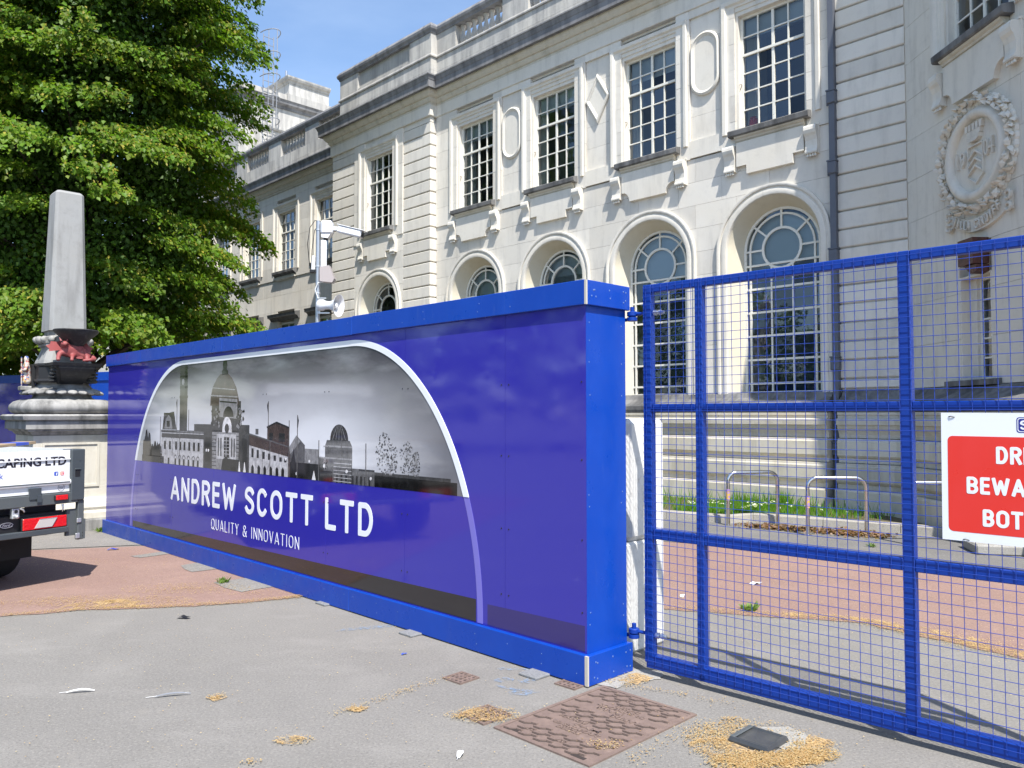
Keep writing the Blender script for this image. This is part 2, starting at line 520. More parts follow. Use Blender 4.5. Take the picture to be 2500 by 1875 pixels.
# ---- smooth wall stones (each block its own object), blocks cut round the arches
def wall_blocks(M, u0, u1, z0, z1, v, course, length, arches=(), rects=(), mat=None, depth=0.14, skip_hidden=None):
    nz = max(1, round((z1 - z0) / course))
    h = (z1 - z0) / nz
    for r in range(nz):
        a, b = z0 + r * h, z0 + (r + 1) * h
        cuts = [(u0, u1)]
        for (p, q, c, d) in rects:
            if c < b - 1e-3 and d > a + 1e-3:
                cuts = [x for (s0, s1) in cuts for x in ((s0, min(s1, p)), (max(s0, q), s1)) if x[1] - x[0] > 1e-3]
        for (ac, ar, az) in arches:
            if a < az + ar:
                cuts = [x for (s0, s1) in cuts for x in (((s0, min(s1, ac)), (max(s0, ac), s1)) if s0 < ac < s1 else ((s0, s1),)) if x[1] - x[0] > 1e-3]
        for (s0, s1) in cuts:
            n = max(1, round((s1 - s0) / length))
            edges = [s0 + (s1 - s0) * (k / n) for k in range(n + 1)]
            if n > 1:
                sh = (s1 - s0) / n * (0.22 if r % 2 else -0.18)
                edges = [edges[0]] + [e + sh for e in edges[1:-1]] + [edges[-1]]
            for e0, e1 in zip(edges[:-1], edges[1:]):
                g = 0.0022
                zz = [a + g, b - g]
                touched = None
                for (ac, ar, az) in arches:
                    if a < az + ar and e0 < ac + ar and e1 > ac - ar:
                        touched = (ac, ar, az)
                if touched:
                    ac, ar, az = touched
                    zz = [a + g + (b - a - 2 * g) * k / 5 for k in range(6)]
                    right = e0 >= ac - 1e-6
                    rows = []
                    for z in zz:
                        rr = ar if z <= az else (math.sqrt(max(0, ar * ar - (z - az) ** 2)) if z < az + ar else 0)
                        lo, hi = (max(e0, ac + rr), e1) if right else (e0, min(e1, ac - rr))
                        rows.append((lo + g, hi - g, z))
                    rows = [q for q in rows if q[1] - q[0] > 0.004]
                    if len(rows) < 2: continue
                    mb = MB().quadstrip([[(lo, -v, z), (hi, -v, z), (hi, -v + depth, z), (lo, -v + depth, z)] for lo, hi, z in rows])
                else:
                    dv = rng.uniform(-0.0015, 0.0015)
                    mb = MB().box(e0 + g, e1 - g, -v - dv, -v + depth, a + g, b - g)
                part('stone', mb, mat or M_stone, M)

A_OUT = 0.95        # stones stop here, under the archivolt
zone = [(c, A_OUT, SP) for c in BAYS]
wall_blocks(FB, -15.76, -5.5, 2.0, 6.40, 0.0, 0.44, 0.95, arches=zone)
sunk = []
rects = [(c - 0.66, c + 0.66, 6.0, 9.0) for c in BAYS]
gaps = [((BAYS[i] + BAYS[i + 1]) / 2 - 0.325, (BAYS[i] + BAYS[i + 1]) / 2 + 0.325) for i in range(3)]
wall_blocks(FB, -15.76, -5.5, 6.40, 9.25, 0.03, 0.475, 0.9, rects=rects + [(a, b, 6.75, 9.1) for a, b in gaps])
# the sunk fields need exact edges: thin borders close the remaining gap above and below
for a, b in gaps:
    part('panel_border', MB().box(a, b, -0.029, 0.11, 9.09, 9.252), M_trim)
    part('panel_border', MB().box(a, b, -0.029, 0.11, 6.42, 6.74), M_trim)
    wall_blocks(FB, a, b, 6.74, 9.09, -0.015, 0.47, 0.66, depth=0.1)
wall_blocks(FB, -19.19, -16.89, 2.0, 6.40, PAV_V, 0.44, 0.95, arches=[(PAV_C, A_OUT, SP)])
wall_blocks(FB, -19.19, -16.89, 6.40, 9.25, PAV_V + 0.03, 0.475, 0.9, rects=[(PAV_C - 0.66, PAV_C + 0.66, 6.0, 9.0)])
# solid core behind the facing stones
core = MB()
for a, b, v in [(-15.9, BAYS[0] - .86, 0)] + [(BAYS[i] + .86, BAYS[i + 1] - .86, 0) for i in range(3)] + [(BAYS[3] + .86, -4.2, 0), (-20.36, PAV_C - .86, PAV_V), (PAV_C + .86, -15.8, PAV_V)]:
    core.box(a, b, -v + 0.13, 1.6, 0.0, 6.5)
for a, b, v in [(-15.9, BAYS[0] - .62, 0)] + [(BAYS[i] + .62, BAYS[i + 1] - .62, 0) for i in range(3)] + [(BAYS[3] + .62, -4.2, 0), (-20.36, PAV_C - .62, PAV_V), (PAV_C + .62, -15.8, PAV_V)]:
    core.box(a, b, -v + 0.10, 1.6, 6.5, 9.26)
for c, v in [(c, 0) for c in BAYS] + [(PAV_C, PAV_V)]:
    core.box(c - .87, c + .87, -v + 0.18, 1.6, SP + 0.90, 6.52)
    core.box(c - .63, c + .63, -v + 0.18, 1.6, 8.83, 9.27)
    core.box(c - .87, c + .87, -v + 0.14, 1.6, 0.0, 1.94)
core.box(-20.3, -4.2, 0.05, 9.0, 9.2, 10.16)
core.box(-20.3, -3.0, 1.62, 9.0, 0.0, 9.2)
part('wall_core', core, M_stone)

# ---- rusticated courses
def course_prof(z0, z1, v, deep=0.05, groove=0.028):
    return [(-0.12 + v, z0 + 0.002), (v - deep, z0 + 0.002), (v - deep, z0 + groove * 0.7), (v - 0.012, z0 + groove), (v, z0 + groove + 0.014), (v, z1 - 0.014), (v - 0.012, z1 - 0.002), (-0.12 + v, z1 - 0.002)]
def rust(M, path, ztop, n, h, v, bottom):
    z1 = ztop
    for k in range(n):
        z0 = max(bottom, z1 - h)
        if z1 - z0 < 0.06: break
        part('stone_course', MB().sweep(course_prof(z0, z1, v), path), M_stone, M)
        z1 = z0
rust(FB, [(-20.38, PAV_V), (-19.2, PAV_V)], 9.11, 24, 0.302, 0.0, 2.0)
rust(FB, [(-16.88, PAV_V), (-15.76, PAV_V), (-15.76, 0.0)], 9.11, 24, 0.302, 0.0, 2.0)
rust(FB, [(-5.40, 0.03), (-4.34, 0.03)], 9.11, 24, 0.302, 0.0, 2.0)
for a, b, v in ((-20.38, -15.76, PAV_V), (-5.40, -4.34, 0.03)):
    part('frieze_block', MB().box(a, b, -v, -v + 0.12, 9.115, 9.25), M_stone)

# ---- cornice, frieze and parapet
CANT = 3.4
cx, cv = -4.35 + CANT * math.cos(CA), CANT * math.sin(CA)
path_main = [(-20.38, -1.0), (-20.38, PAV_V), (-15.76, PAV_V), (-15.76, 0.0), (-4.35, 0.0), (cx, cv), (3.5, cv)]
part('frieze', MB().sweep([(-0.1, 9.25), (0.045, 9.25), (0.055, 9.262), (0.055, 9.53), (-0.1, 9.53)], path_main), M_trim)
part('bed_moulding', MB().sweep([(-0.1, 9.53), (0.05, 9.53), (0.055, 9.555), (0.05, 9.58), (0.08, 9.60), (0.11, 9.66), (0.115, 9.70), (0.15, 9.71), (0.19, 9.76), (0.215, 9.82), (0.22, 9.86), (-0.1, 9.86)], path_main), M_plinth)
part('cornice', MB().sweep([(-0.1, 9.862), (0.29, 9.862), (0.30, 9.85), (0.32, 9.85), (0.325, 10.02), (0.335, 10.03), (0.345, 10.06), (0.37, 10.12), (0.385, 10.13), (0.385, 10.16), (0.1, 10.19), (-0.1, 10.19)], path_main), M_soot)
path_par = [(-20.10, -1.0), (-20.10, PAV_V - .05), (-15.81, PAV_V - .05), (-15.81, -0.03), (-4.30, -0.03), (cx + .02, cv - .05), (3.5, cv - .05)]
# blocking course as stones
def split_path(path, length):
    out = []
    for a, b in zip(path[:-1], path[1:]):
        n = max(1, round((Vector(b) - Vector(a)).length / length))
        for k in range(n):
            out.append((tuple(Vector(a).lerp(Vector(b), k / n)), tuple(Vector(a).lerp(Vector(b), (k + 1) / n))))
    return out
for zz in ((10.17, 10.50), (10.504, 10.84)):
    for a, b in split_path(path_par[1:], 0.85 if zz[0] < 10.3 else 0.95):
        d = (Vector(b) - Vector(a)).normalized() * 0.002
        part('parapet_stone', MB().sweep([(-0.35, zz[0]), (rng.uniform(-0.001, 0.001), zz[0]), (0, zz[1]), (-0.35, zz[1])], [tuple(Vector(a) + d), tuple(Vector(b) - d)]), M_parapet)
part('parapet_core', MB().sweep([(-0.34, 10.16), (-0.012, 10.16), (-0.012, 10.85), (-0.34, 10.85)], path_par), M_parapet)
part('parapet_moulding', MB().sweep([(-0.36, 10.844), (0.035, 10.844), (0.04, 10.87), (0.03, 10.90), (0.0, 10.93), (-0.36, 10.93)], path_par), M_parapet)
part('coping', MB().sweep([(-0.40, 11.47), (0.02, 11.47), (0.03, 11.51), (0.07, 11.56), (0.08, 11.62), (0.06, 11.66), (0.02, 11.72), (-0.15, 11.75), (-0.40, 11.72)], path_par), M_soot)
# upper parapet: pavilion with a sunk panel, pedestals and baluster openings
pv = PAV_V - 0.05
for a, b in ((-20.10, -19.18), (-16.72, -15.81)):
    part('parapet_pier', MB().box(a, b, -pv, -pv + 0.33, 10.93, 11.47), M_parapet)
part('parapet_panel', MB().box(-19.18, -16.72, -pv + 0.07, -pv + 0.33, 10.93, 11.47).box(-19.18, -16.72, -pv + 0.012, -pv + 0.1, 10.932, 10.99), M_parapet)
part('parapet_pier', MB().box(-15.81, -15.07, 0.03, 0.36, 10.93, 11.47), M_parapet)
part('parapet_side', MB().box(-15.85, -15.812, -pv + 0.002, 0.3, 10.93, 11.468), M_parapet)
for a, b in ((-13.35, -12.50), (-10.78, -9.93), (-8.2, -7.35), (-5.63, -4.3)):
    part('parapet_pier', MB().box(a, b, 0.03, 0.36, 10.93, 11.47), M_parapet)
BAL = [(0.055, 0.0), (0.07, 0.0), (0.07, 0.04), (0.045, 0.06), (0.05, 0.08), (0.075, 0.14), (0.082, 0.19), (0.07, 0.25), (0.045, 0.33), (0.036, 0.40), (0.042, 0.43), (0.05, 0.44), (0.045, 0.46), (0.07, 0.49), (0.07, 0.53)]
bal_me = MB().lathe(BAL, 10).mesh('baluster', M_parapet, 50)
def balusters(u0, u1, v, n):
    for k in range(n):
        u = u0 + (u1 - u0) * (k + 0.5) / n
        link_mesh('baluster', bal_me, CITY, FB @ Matrix.Translation((u, -v, 10.935)))
balusters(-15.07, -13.35, -0.2, 8)
balusters(-12.50, -10.78, -0.2, 8)

# ---- upper windows
def u_frame(M, c, v, half, zt, zb, prof, name, mat):
    """prof: (distance outwards from opening, v); swept up the left jamb, over the head and down the right jamb"""
    mb = MB()
    rings = []
    for (x, z, ox, oz) in ((-half, zb, -1, 0), (-half, zt, -1, 1), (half, zt, 1, 1), (half, zb, 1, 0)):
        rings.append([(c + x + ox * d, -(v + q), z + oz * d) for d, q in prof])
    mb.quadstrip(rings)
    return part(name, mb, mat, M)
ARCHI = [(0.0, -0.20), (0.0, -0.045), (0.07, -0.045), (0.076, -0.025), (0.15, -0.022), (0.156, 0.0), (0.195, 0.004), (0.225, 0.04), (0.285, 0.045), (0.30, 0.03), (0.30, -0.20)]
pane_cache = {}
def pane_mesh(w, h):
    k = (round(w, 3), round(h, 3))
    if k not in pane_cache:
        mb = MB()
        mb.v = [(-w / 2, 0, -h / 2), (w / 2, 0, -h / 2), (w / 2, 0, h / 2), (-w / 2, 0, h / 2)]
        mb.f = [(0, 1, 2, 3)]
        pane_cache[k] = mb.mesh('pane', M_glass, recalc=False)
    return pane_cache[k]
def add_pane(parent, M, u, y, z, w, h, tilt=0.014):
    m = M @ Matrix.Translation((u, y, z)) @ Matrix.Rotation(rng.gauss(0, tilt), 4, 'Z') @ Matrix.Rotation(rng.gauss(0, tilt), 4, 'X')
    return link_mesh('pane', pane_mesh(w, h), parent, m)
def wavy(x0, x1, y, z0, z1, n=22, amp=0.03):
    mb = MB()
    ph = rng.uniform(0, 6)
    top, bot = [], []
    for i in range(n + 1):
        x = x0 + (x1 - x0) * i / n
        yy = y + amp * math.sin(i * 1.5 + ph) + rng.uniform(-.006, .006)
        top.append((x, yy, z1)); bot.append((x, yy + 0.01, z0))
    mb.quadstrip([bot, top], close_ring=False, caps=False)
    return mb
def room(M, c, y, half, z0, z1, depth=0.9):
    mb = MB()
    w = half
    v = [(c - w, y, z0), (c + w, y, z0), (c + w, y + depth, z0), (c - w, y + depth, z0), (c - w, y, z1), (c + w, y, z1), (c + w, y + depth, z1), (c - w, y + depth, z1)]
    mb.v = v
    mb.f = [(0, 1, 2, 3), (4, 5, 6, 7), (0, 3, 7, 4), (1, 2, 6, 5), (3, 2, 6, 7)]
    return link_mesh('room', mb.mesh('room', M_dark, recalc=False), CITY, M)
def sash_window(M, c, v, z0=6.70, z1=8.80, half=0.615, vg=-0.17, curtain=0.28, blind=0.0, detail=True, cols=4):
    """glazed sash: 4 x 6 panes, meeting rail under the second row"""
    y = -(v + vg)
    fr = MB()
    t = 0.045
    fr.box(c - half, c - half + t, y - 0.03, y + 0.05, z0, z1).box(c + half - t, c + half, y - 0.03, y + 0.05, z0, z1)
    fr.box(c - half + t, c + half - t, y - 0.03, y + 0.05, z1 - t, z1).box(c - half + t, c + half - t, y - 0.03, y + 0.05, z0, z0 + 0.055)
    w = 2 * half - 2 * t
    xs = [c - half + t + w * k / 4 for k in range(5)]
    zs = [z0 + 0.055 + (z1 - t - z0 - 0.055) * k / 6 for k in range(7)]
    for k, x in enumerate(xs[1:-1]):
        b = 0.024 if k == 1 else 0.012
        fr.box(x - b, x + b, y - 0.018, y + 0.02, zs[0], zs[-1])
    for k, z in enumerate(zs[1:-1]):
        if k == 3:
            fr.box(xs[0], xs[-1], y - 0.036, y + 0.022, z - 0.022, z + 0.022)
        else:
            fr.box(xs[0], xs[-1], y - 0.017, y + 0.019, z - 0.011, z + 0.011)
    wnd = part('window', fr, M_frame, M)
    if detail:
        for i in range(4):
            for j in range(6):
                pw, ph = xs[i + 1] - xs[i] - 0.014, zs[j + 1] - zs[j] - 0.012
                add_pane(wnd, M, (xs[i] + xs[i + 1]) / 2, y + 0.004, (zs[j] + zs[j + 1]) / 2, pw, ph)
    else:
        add_pane(wnd, M, c, y + 0.004, (z0 + z1) / 2, w, z1 - z0 - 0.08)
    if curtain:
        link_mesh('curtain', wavy(c - half + 0.03, c - half + 0.03 + curtain, y + 0.12, z0, z1).mesh('curtain', M_curtain, 60), wnd, M)
    if blind:
        link_mesh('blind', MB().box(c - half + 0.05, c + half - 0.05, y + 0.08, y + 0.085, z1 - blind, z1 - 0.03).mesh('blind', M_blind), wnd, M)
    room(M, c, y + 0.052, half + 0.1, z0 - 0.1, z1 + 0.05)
    return wnd
SILL = [(0.0, 6.46), (0.05, 6.46), (0.055, 6.485), (0.075, 6.49), (0.08, 6.515), (0.11, 6.53), (0.12, 6.555)]
def sill(M, c, v, half=0.745):
    prof = [(-0.15, 6.455), (0.05, 6.455), (0.058, 6.48), (0.075, 6.485), (0.085, 6.515), (0.115, 6.535), (0.125, 6.56), (-0.15, 6.56)]
    sl = part('sill_moulding', MB().sweep(prof, [(c - half + 0.10, v), (c + half - 0.10, v)]), M_plinth, M)
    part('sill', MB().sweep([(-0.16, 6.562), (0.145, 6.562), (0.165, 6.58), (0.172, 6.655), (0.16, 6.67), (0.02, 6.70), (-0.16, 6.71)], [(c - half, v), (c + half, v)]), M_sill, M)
def apron(M, c, v, curved):
    y0, y1 = -(v + 0.075), -(v - 0.02)
    zt, zm, zb = 6.455, 6.03, 5.87
    wo, wi = 0.625, 0.43
    if curved:
        l = [(c - wo, zt), (c - wo, zm + 0.02)] + [(c - wo + (wo - wi) * math.sin(R(a)), zb + (zm + 0.02 - zb) * math.cos(R(a))) for a in (15, 30, 45, 60, 75)][::1]
        l = [(c - wo, zt), (c - wo, zm + 0.03), (c - wo + 0.03, zm + 0.03)] + [(c - wo + 0.03 + (wo - wi - 0.03) * math.sin(R(a)), zm + 0.03 - (zm + 0.03 - zb) * (1 - math.cos(R(a)))) for a in (20, 40, 60, 80, 90)]
    else:
        l = [(c - wo, zt), (c - wo, zm), (c - wi, zm), (c - wi, zb)]
    r = [(2 * c - x, z) for x, z in reversed(l)]
    part('apron', MB().prism(l + r, y0, y1), M_trim, M)
def bracket(M, x0, x1, v):
    pr = [(0.0, 6.41), (0.135, 6.41), (0.15, 6.38), (0.155, 6.33), (0.14, 6.28), (0.11, 6.24), (0.085, 6.17), (0.08, 6.08), (0.09, 6.02), (0.11, 5.985), (0.11, 5.96), (0.0, 5.955)]
    mb = MB()
    mb.sweep([(d - (0.03 if d == 0 else 0), z) for d, z in pr], [(x0 + 0.012, v), (x1 - 0.012, v)])
    mb.box(x0, x1, -(v + 0.03), -(v - 0.03), 5.94, 6.42)
    mb.box(x0 - 0.005, x1 + 0.005, -(v + 0.045), -(v - 0.03), 6.421, 6.45)
    for k in range(4):
        xx = x0 + 0.03 + (x1 - x0 - 0.06) * (k + 0.5) / 4
        mb.lathe([(0.012, 0.05), (0.022, 0.0)], 7, (xx, -(v + 0.075), 5.90))
    mb.box(x0 + 0.01, x1 - 0.01, -(v + 0.105), -(v - 0.02), 5.948, 5.957)
    part('bracket', mb, M_trim, M)
def upper_bay(M, c, v, curved, **kw):
    u_frame(M, c, v + 0.03, 0.615, 8.80, 6.66, ARCHI, 'window_surround', M_trim)
    w = sash_window(M, c, v + 0.03, **kw)
    sill(M, c, v)
    apron(M, c, v, curved)
    bracket(M, c - 0.875, c - 0.645, v)
    bracket(M, c + 0.645, c + 0.875, v)
    return w

# ---- arched windows
def band(cx, cz, r0, r1, a0, a1, n=12):
    return arc(cx, cz, r1, a0, a1, n) + arc(cx, cz, r0, a1, a0, n)
def arch_path(c, r, zb, n=20):
    return [(c - r, zb)] + arc(c, SP, r, 180, 0, n) + [(c + r, zb)]
def arched_bay(M, c, v, lower=True, frost=M_blind2, blind_low=0.0):
    zb = 1.97
    # archivolt
    prof = [(0.86, -0.02), (0.86, 0.02), (0.875, 0.045), (0.92, 0.055), (0.965, 0.045), (0.975, 0.03), (1.00, 0.03), (1.005, 0.055), (1.03, 0.065), (1.055, 0.06), (1.06, -0.03)]
    mb = MB()
    rings = []
    for i in range(23):
        if i == 0: px, pz, ca, sa = -1, zb, -1, 0
        elif i == 22: px, pz, ca, sa = 1, zb, 1, 0
        else:
            a = math.pi * (1 - (i - 1) / 20)
            ca, sa, pz = math.cos(a), math.sin(a), SP
        rings.append([(c + ca * r, -(v + q), pz + sa * r) for r, q in prof])
    mb.quadstrip(rings)
    part('arch_surround', mb, M_trim, M, smooth=35)
    # splayed reveal
    mb = MB()
    o = arch_path(c, 0.865, zb); i_ = arch_path(c, 0.72, zb); b_ = arch_path(c, 0.72, zb)
    mb.quadstrip([[(x, -(v + 0.0), z) for x, z in o], [(x, -(v - 0.32), z) for x, z in i_], [(x, -(v - 0.46), z) for x, z in b_]], close_ring=False, caps=False)
    link_mesh('arch_reveal', mb.mesh('arch_reveal', M_reveal, 40, recalc=False), CITY, M)
    y = -(v - 0.36)
    fr = MB()
    d0, d1 = y - 0.025, y + 0.045
    zs = [2.06 + 0.10 + 0.425 * k for k in range(6)]          # horizontal bars; the last is the transom
    zt = zs[-1]
    fr.prism(band(c, SP, 0.675, 0.72, 0, 180, 18), d0, d1)
    fr.box(c - 0.72, c - 0.675, d0, d1, zb, SP).box(c + 0.675, c + 0.72, d0, d1, zb, SP).box(c - 0.675, c + 0.675, d0, d1, zb, zb + 0.05)
    fr.prism(band(c, SP, 0.585, 0.62, 0, 180, 18), y - 0.018, y + 0.02)
    fr.prism(band(c, SP, 0.335, 0.378, 0, 360, 28), y - 0.02, y + 0.022)
    for a in (0, 40, 90, 140, 180):
        ca, sa = math.cos(R(a)), math.sin(R(a))
        w = 0.017
        fr.prism([(c + ca * 0.376 - sa * w, SP + sa * 0.376 + ca * w), (c + ca * 0.69 - sa * w, SP + sa * 0.69 + ca * w), (c + ca * 0.69 + sa * w, SP + sa * 0.69 - ca * w), (c + ca * 0.376 + sa * w, SP + sa * 0.376 - ca * w)], y - 0.0165, y + 0.0185)
    for s in (-1, 1):
        fr.box(c + s * 0.6025 - 0.0175, c + s * 0.6025 + 0.0175, y - 0.017, y + 0.019, zb + 0.05, SP)
        fr.box(c + s * 0.20 - 0.014, c + s * 0.20 + 0.014, y - 0.016, y + 0.018, zb + 0.05, zt)
    for k, z in enumerate(zs):
        fr.box(c - 0.675, c + 0.675, y - 0.0155 - (0.01 if k == 5 else 0), y + 0.0175, z - 0.018, z + 0.018)
    wnd = part('arched_window', fr, M_frame, M)
    py = y + 0.006
    def poly_pane(pts):
        mx = sum(p[0] for p in pts) / len(pts); mz = sum(p[1] for p in pts) / len(pts)
        ar = sum(p[0] * q[1] - q[0] * p[1] for p, q in zip(pts, pts[1:] + pts[:1]))
        mb = MB()
        mb.v = [(a - mx, 0, b - mz) for a, b in (pts if ar > 0 else pts[::-1])]
        mb.f = [tuple(range(len(pts)))]
        me = mb.mesh('pane', M_glass, recalc=False)
        link_mesh('pane', me, wnd, M @ Matrix.Translation((mx, py, mz)) @ Matrix.Rotation(rng.gauss(0, .012), 4, 'Z') @ Matrix.Rotation(rng.gauss(0, .012), 4, 'X'))
    cuts = (0, 40, 90, 140, 180)
    for a, b in zip(cuts[:-1], cuts[1:]):
        poly_pane(band(c, SP, 0.372, 0.59, a + 1.5, b - 1.5, 5))
        poly_pane(band(c, SP, 0.615, 0.68, a + 1.2, b - 1.2, 5))
    poly_pane(arc(c, SP, 0.34, 0, 345, 23))
    for s in (-1, 1):
        poly_pane([(c + s * 0.59, SP - 0.01), (c + s * 0.375, SP - 0.01)] + [(c + s * 0.37 * math.cos(R(a)), SP - 0.37 * math.sin(R(a))) for a in (15, 35, 55, 75, 88)] + [(c + s * 0.59, zt + 0.015)])
        poly_pane([(c + s * 0.618, zt + 0.02), (c + s * 0.677, zt + 0.02), (c + s * 0.677, SP - 0.01), (c + s * 0.618, SP - 0.01)])
    if lower:
        rows = [zb + 0.05] + zs
        for k in range(6):
            for a, b in ((-0.68, -0.615), (-0.59, -0.21), (-0.19, 0.19), (0.21, 0.59), (0.615, 0.68)):
                add_pane(wnd, M, c + (a + b) / 2, py, (rows[k] + rows[k + 1]) / 2, b - a, rows[k + 1] - rows[k] - 0.034, 0.009)
    else:
        add_pane(wnd, M, c, py, (zb + zt) / 2, 1.34, zt - zb - 0.06)
    if frost:
        link_mesh('blind', MB().prism(arch_path(c, 0.64, zt + blind_low, 16), y + 0.09, y + 0.095).mesh('blind', frost), wnd, M)
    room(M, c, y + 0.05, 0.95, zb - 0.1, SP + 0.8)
    part('window_ledge', MB().sweep([(-0.5, 1.87), (0.02, 1.87), (0.03, 1.90), (0.03, 1.94), (-0.30, 1.972), (-0.5, 1.972)], [(c - 0.93, v), (c + 0.93, v)]), M_sill, M)

upper_bay(FB, PAV_C, PAV_V, False, curtain=0.3, blind=0.0)
arched_bay(FB, PAV_C, PAV_V, lower=False, frost=None)
for i, c in enumerate(BAYS):
    upper_bay(FB, c, 0.0, i % 2 == 0, curtain=(0.34, 0.24, 0.26, 0.2)[i], blind=(0.42, 0.40, 0.46, 0.38)[i])
    arched_bay(FB, c, 0.0, lower=(i >= 2), frost=(M_blind2 if i != 1 else M_blind), blind_low=(0.0, 0.42, 0.05, 0.0)[i])

# ---- medallions between the upper windows
def medallion(cx_, diamond):
    zc = 8.22 if diamond else 8.15
    prof = [(0.0, -0.03), (0.0, 0.025), (0.018, 0.045), (0.04, 0.05), (0.05, 0.035), (0.07, 0.03), (0.085, 0.015), (0.085, -0.03)]
    if diamond:
        out = [(-0.32, 0), (0, 0.525), (0.32, 0), (0, -0.525)]
        inn = lambda d: [(x * (1 - d / 0.28), z * (1 - d / 0.28)) for x, z in out]
    else:
        def inn(d):
            r = 0.31 - d
            return [(r * math.cos(R(a)), 0.29 + r * math.sin(R(a))) for a in range(0, 181, 12)] + [(r * math.cos(R(a)), -0.29 + r * math.sin(R(a))) for a in range(180, 361, 12)]
    mb = MB().quadstrip([[(cx_ + x, -q, zc + z) for x, z in inn(d)] for d, q in prof], caps=False)
    ring = part('medallion', mb, M_trim, smooth=None if diamond else 40)
    link_mesh('medallion_field', MB().prism([(cx_ + x, zc + z) for x, z in inn(0.085)], -0.012, 0.02).mesh('medallion_field', M_trim), ring, FB)
for i, (a, b) in enumerate(gaps):
    medallion((a + b) / 2, i == 1)

# ---- plinth: profiled courses laid as stones
PL = {
 'base_course': [(0.0, 0.0), (0.42, 0.0), (0.42, 0.41), (0.40, 0.44), (0.0, 0.44)],
 'plinth_course': [(0.0, 0.445), (0.30, 0.445), (0.30, 0.515), (0.33, 0.535), (0.355, 0.56), (0.36, 0.575), (0.36, 0.79), (0.345, 0.81), (0.34, 0.84), (0.0, 0.845)],
 'plinth_course ': [(0.0, 0.85), (0.245, 0.85), (0.245, 0.92), (0.28, 0.94), (0.305, 0.965), (0.305, 1.18), (0.285, 1.20), (0.275, 1.225), (0.0, 1.23)],
 'plinth_moulding': [(0.0, 1.235), (0.215, 1.235), (0.225, 1.29), (0.25, 1.34), (0.29, 1.39), (0.30, 1.44), (0.33, 1.445), (0.335, 1.53), (0.30, 1.545), (0.265, 1.55), (0.265, 1.595), (0.285, 1.60), (0.285, 1.64), (0.0, 1.645)],
 'plinth_top': [(0.0, 1.648), (0.285, 1.648), (0.30, 1.70), (0.30, 1.77), (0.28, 1.80), (0.10, 1.90), (0.05, 1.975), (0.0, 1.995)],
}
for name, prof in PL.items():
    mt = M_sill if name == 'plinth_top' else M_plinth
    ln = {'base_course': 1.15, 'plinth_course': 1.4, 'plinth_course ': 1.25}.get(name, 1.9)
    for a, b in split_path([(-15.4, 0.0), (-5.52, 0.0)], ln):
        d = 0.0025
        part(name.strip(), MB().sweep(prof, [(a[0] + d, a[1]), (b[0] - d, b[1])]), mt)
    part(name.strip(), MB().sweep(prof, [(-20.38, PAV_V), (-15.40, PAV_V)]), mt)
    t1 = 1.7
    p1 = (-4.35 + t1 * math.cos(CA), t1 * math.sin(CA))
    part(name.strip(), MB().sweep(prof, [(-5.36, 0.0), (-4.35, 0.0), p1]), mt)
    p1b = (p1[0] + 0.003 * math.cos(CA), p1[1] + 0.003 * math.sin(CA))
    part(name.strip(), MB().sweep(prof, [p1b, (cx, cv), (3.5, cv)]), mt)

# ---- rainwater pipe
pp = MB().box(-5.497, -5.403, -0.115, -0.02, 0.3, 10.0)
pipe = part('downpipe', pp, M_lead)
for z in (8.90, 6.68, 5.52, 4.08, 2.32, 0.95):
    link_mesh('pipe_collar', MB().cbox(-5.525, -5.385, -0.145, -0.005, z, z + 0.20, 0.012).box(-5.56, -5.52, -0.05, -0.004, z + 0.0, z + 0.2).box(-5.53, -5.38, -0.15, -0.004, z + 0.2, z + 0.225).mesh('pipe_collar', M_lead), pipe, FB)
link_mesh('pipe_shoe', MB().box(-5.50, -5.38, -0.47, -0.005, 0.05, 0.3).mesh('pipe_shoe', M_lead), pipe, FB)

# ---- canted wall
wall_blocks(FC, 0.0, CANT, 2.0, 6.40, 0.0, 0.6, 1.13, rects=[(1.24, 1.90, 2.03, 3.47)], mat=M_crest)
wall_blocks(FC, 0.0, CANT, 6.40, 9.25, 0.0, 0.6, 0.9, rects=[(1.7 - 0.66, 1.7 + 0.66, 6.0, 9.0)], mat=M_crest)
cc = MB()
cc.box(0.0, 1.04, 0.12, 1.4, 0, 9.3).box(2.36, CANT, 0.12, 1.4, 0, 9.3).box(1.04, 2.36, 0.12, 1.4, 3.5, 6.6).box(1.04, 2.36, 0.12, 1.4, 8.85, 9.3).box(1.04, 2.36, 0.12, 1.4, 0, 1.98).box(1.04, 1.24, 0.12, 1.4, 1.98, 3.5).box(1.9, 2.36, 0.12, 1.4, 1.98, 3.5)
part('wall_core', cc, M_crest, FC)
FT = FB @ Matrix.Translation((cx, -cv, 0))
part('wall_core', MB().box(0.0, 5.3, 0.0, 6.0, 0.0, 9.3), M_crest, FT)
upper_bay(FC, 1.7, 0.0, True, curtain=0.0, blind=0.0)
part('window_surround', MB().box(1.24, 1.27, -0.0, 0.3, 2.03, 3.44).box(1.87, 1.90, -0.0, 0.3, 2.03, 3.44).box(1.24, 1.90, -0.0, 0.3, 3.44, 3.468), M_crest, FC)
fr = MB().box(1.42, 1.46, 0.16, 0.22, 2.05, 3.44).box(1.68, 1.72, 0.16, 0.22, 2.05, 3.44).box(1.46, 1.68, 0.16, 0.22, 3.40, 3.44).box(1.46, 1.68, 0.16, 0.22, 2.05, 2.1)
for k in range(1, 5):
    fr.box(1.46, 1.68, 0.17, 0.21, 2.1 + 0.26 * k - 0.011, 2.1 + 0.26 * k + 0.011)
sw = part('window', fr, M_frame, FC)
for k in range(5):
    add_pane(sw, FC, 1.57, 0.19, 2.1 + 0.26 * k + 0.13, 0.22, 0.235)
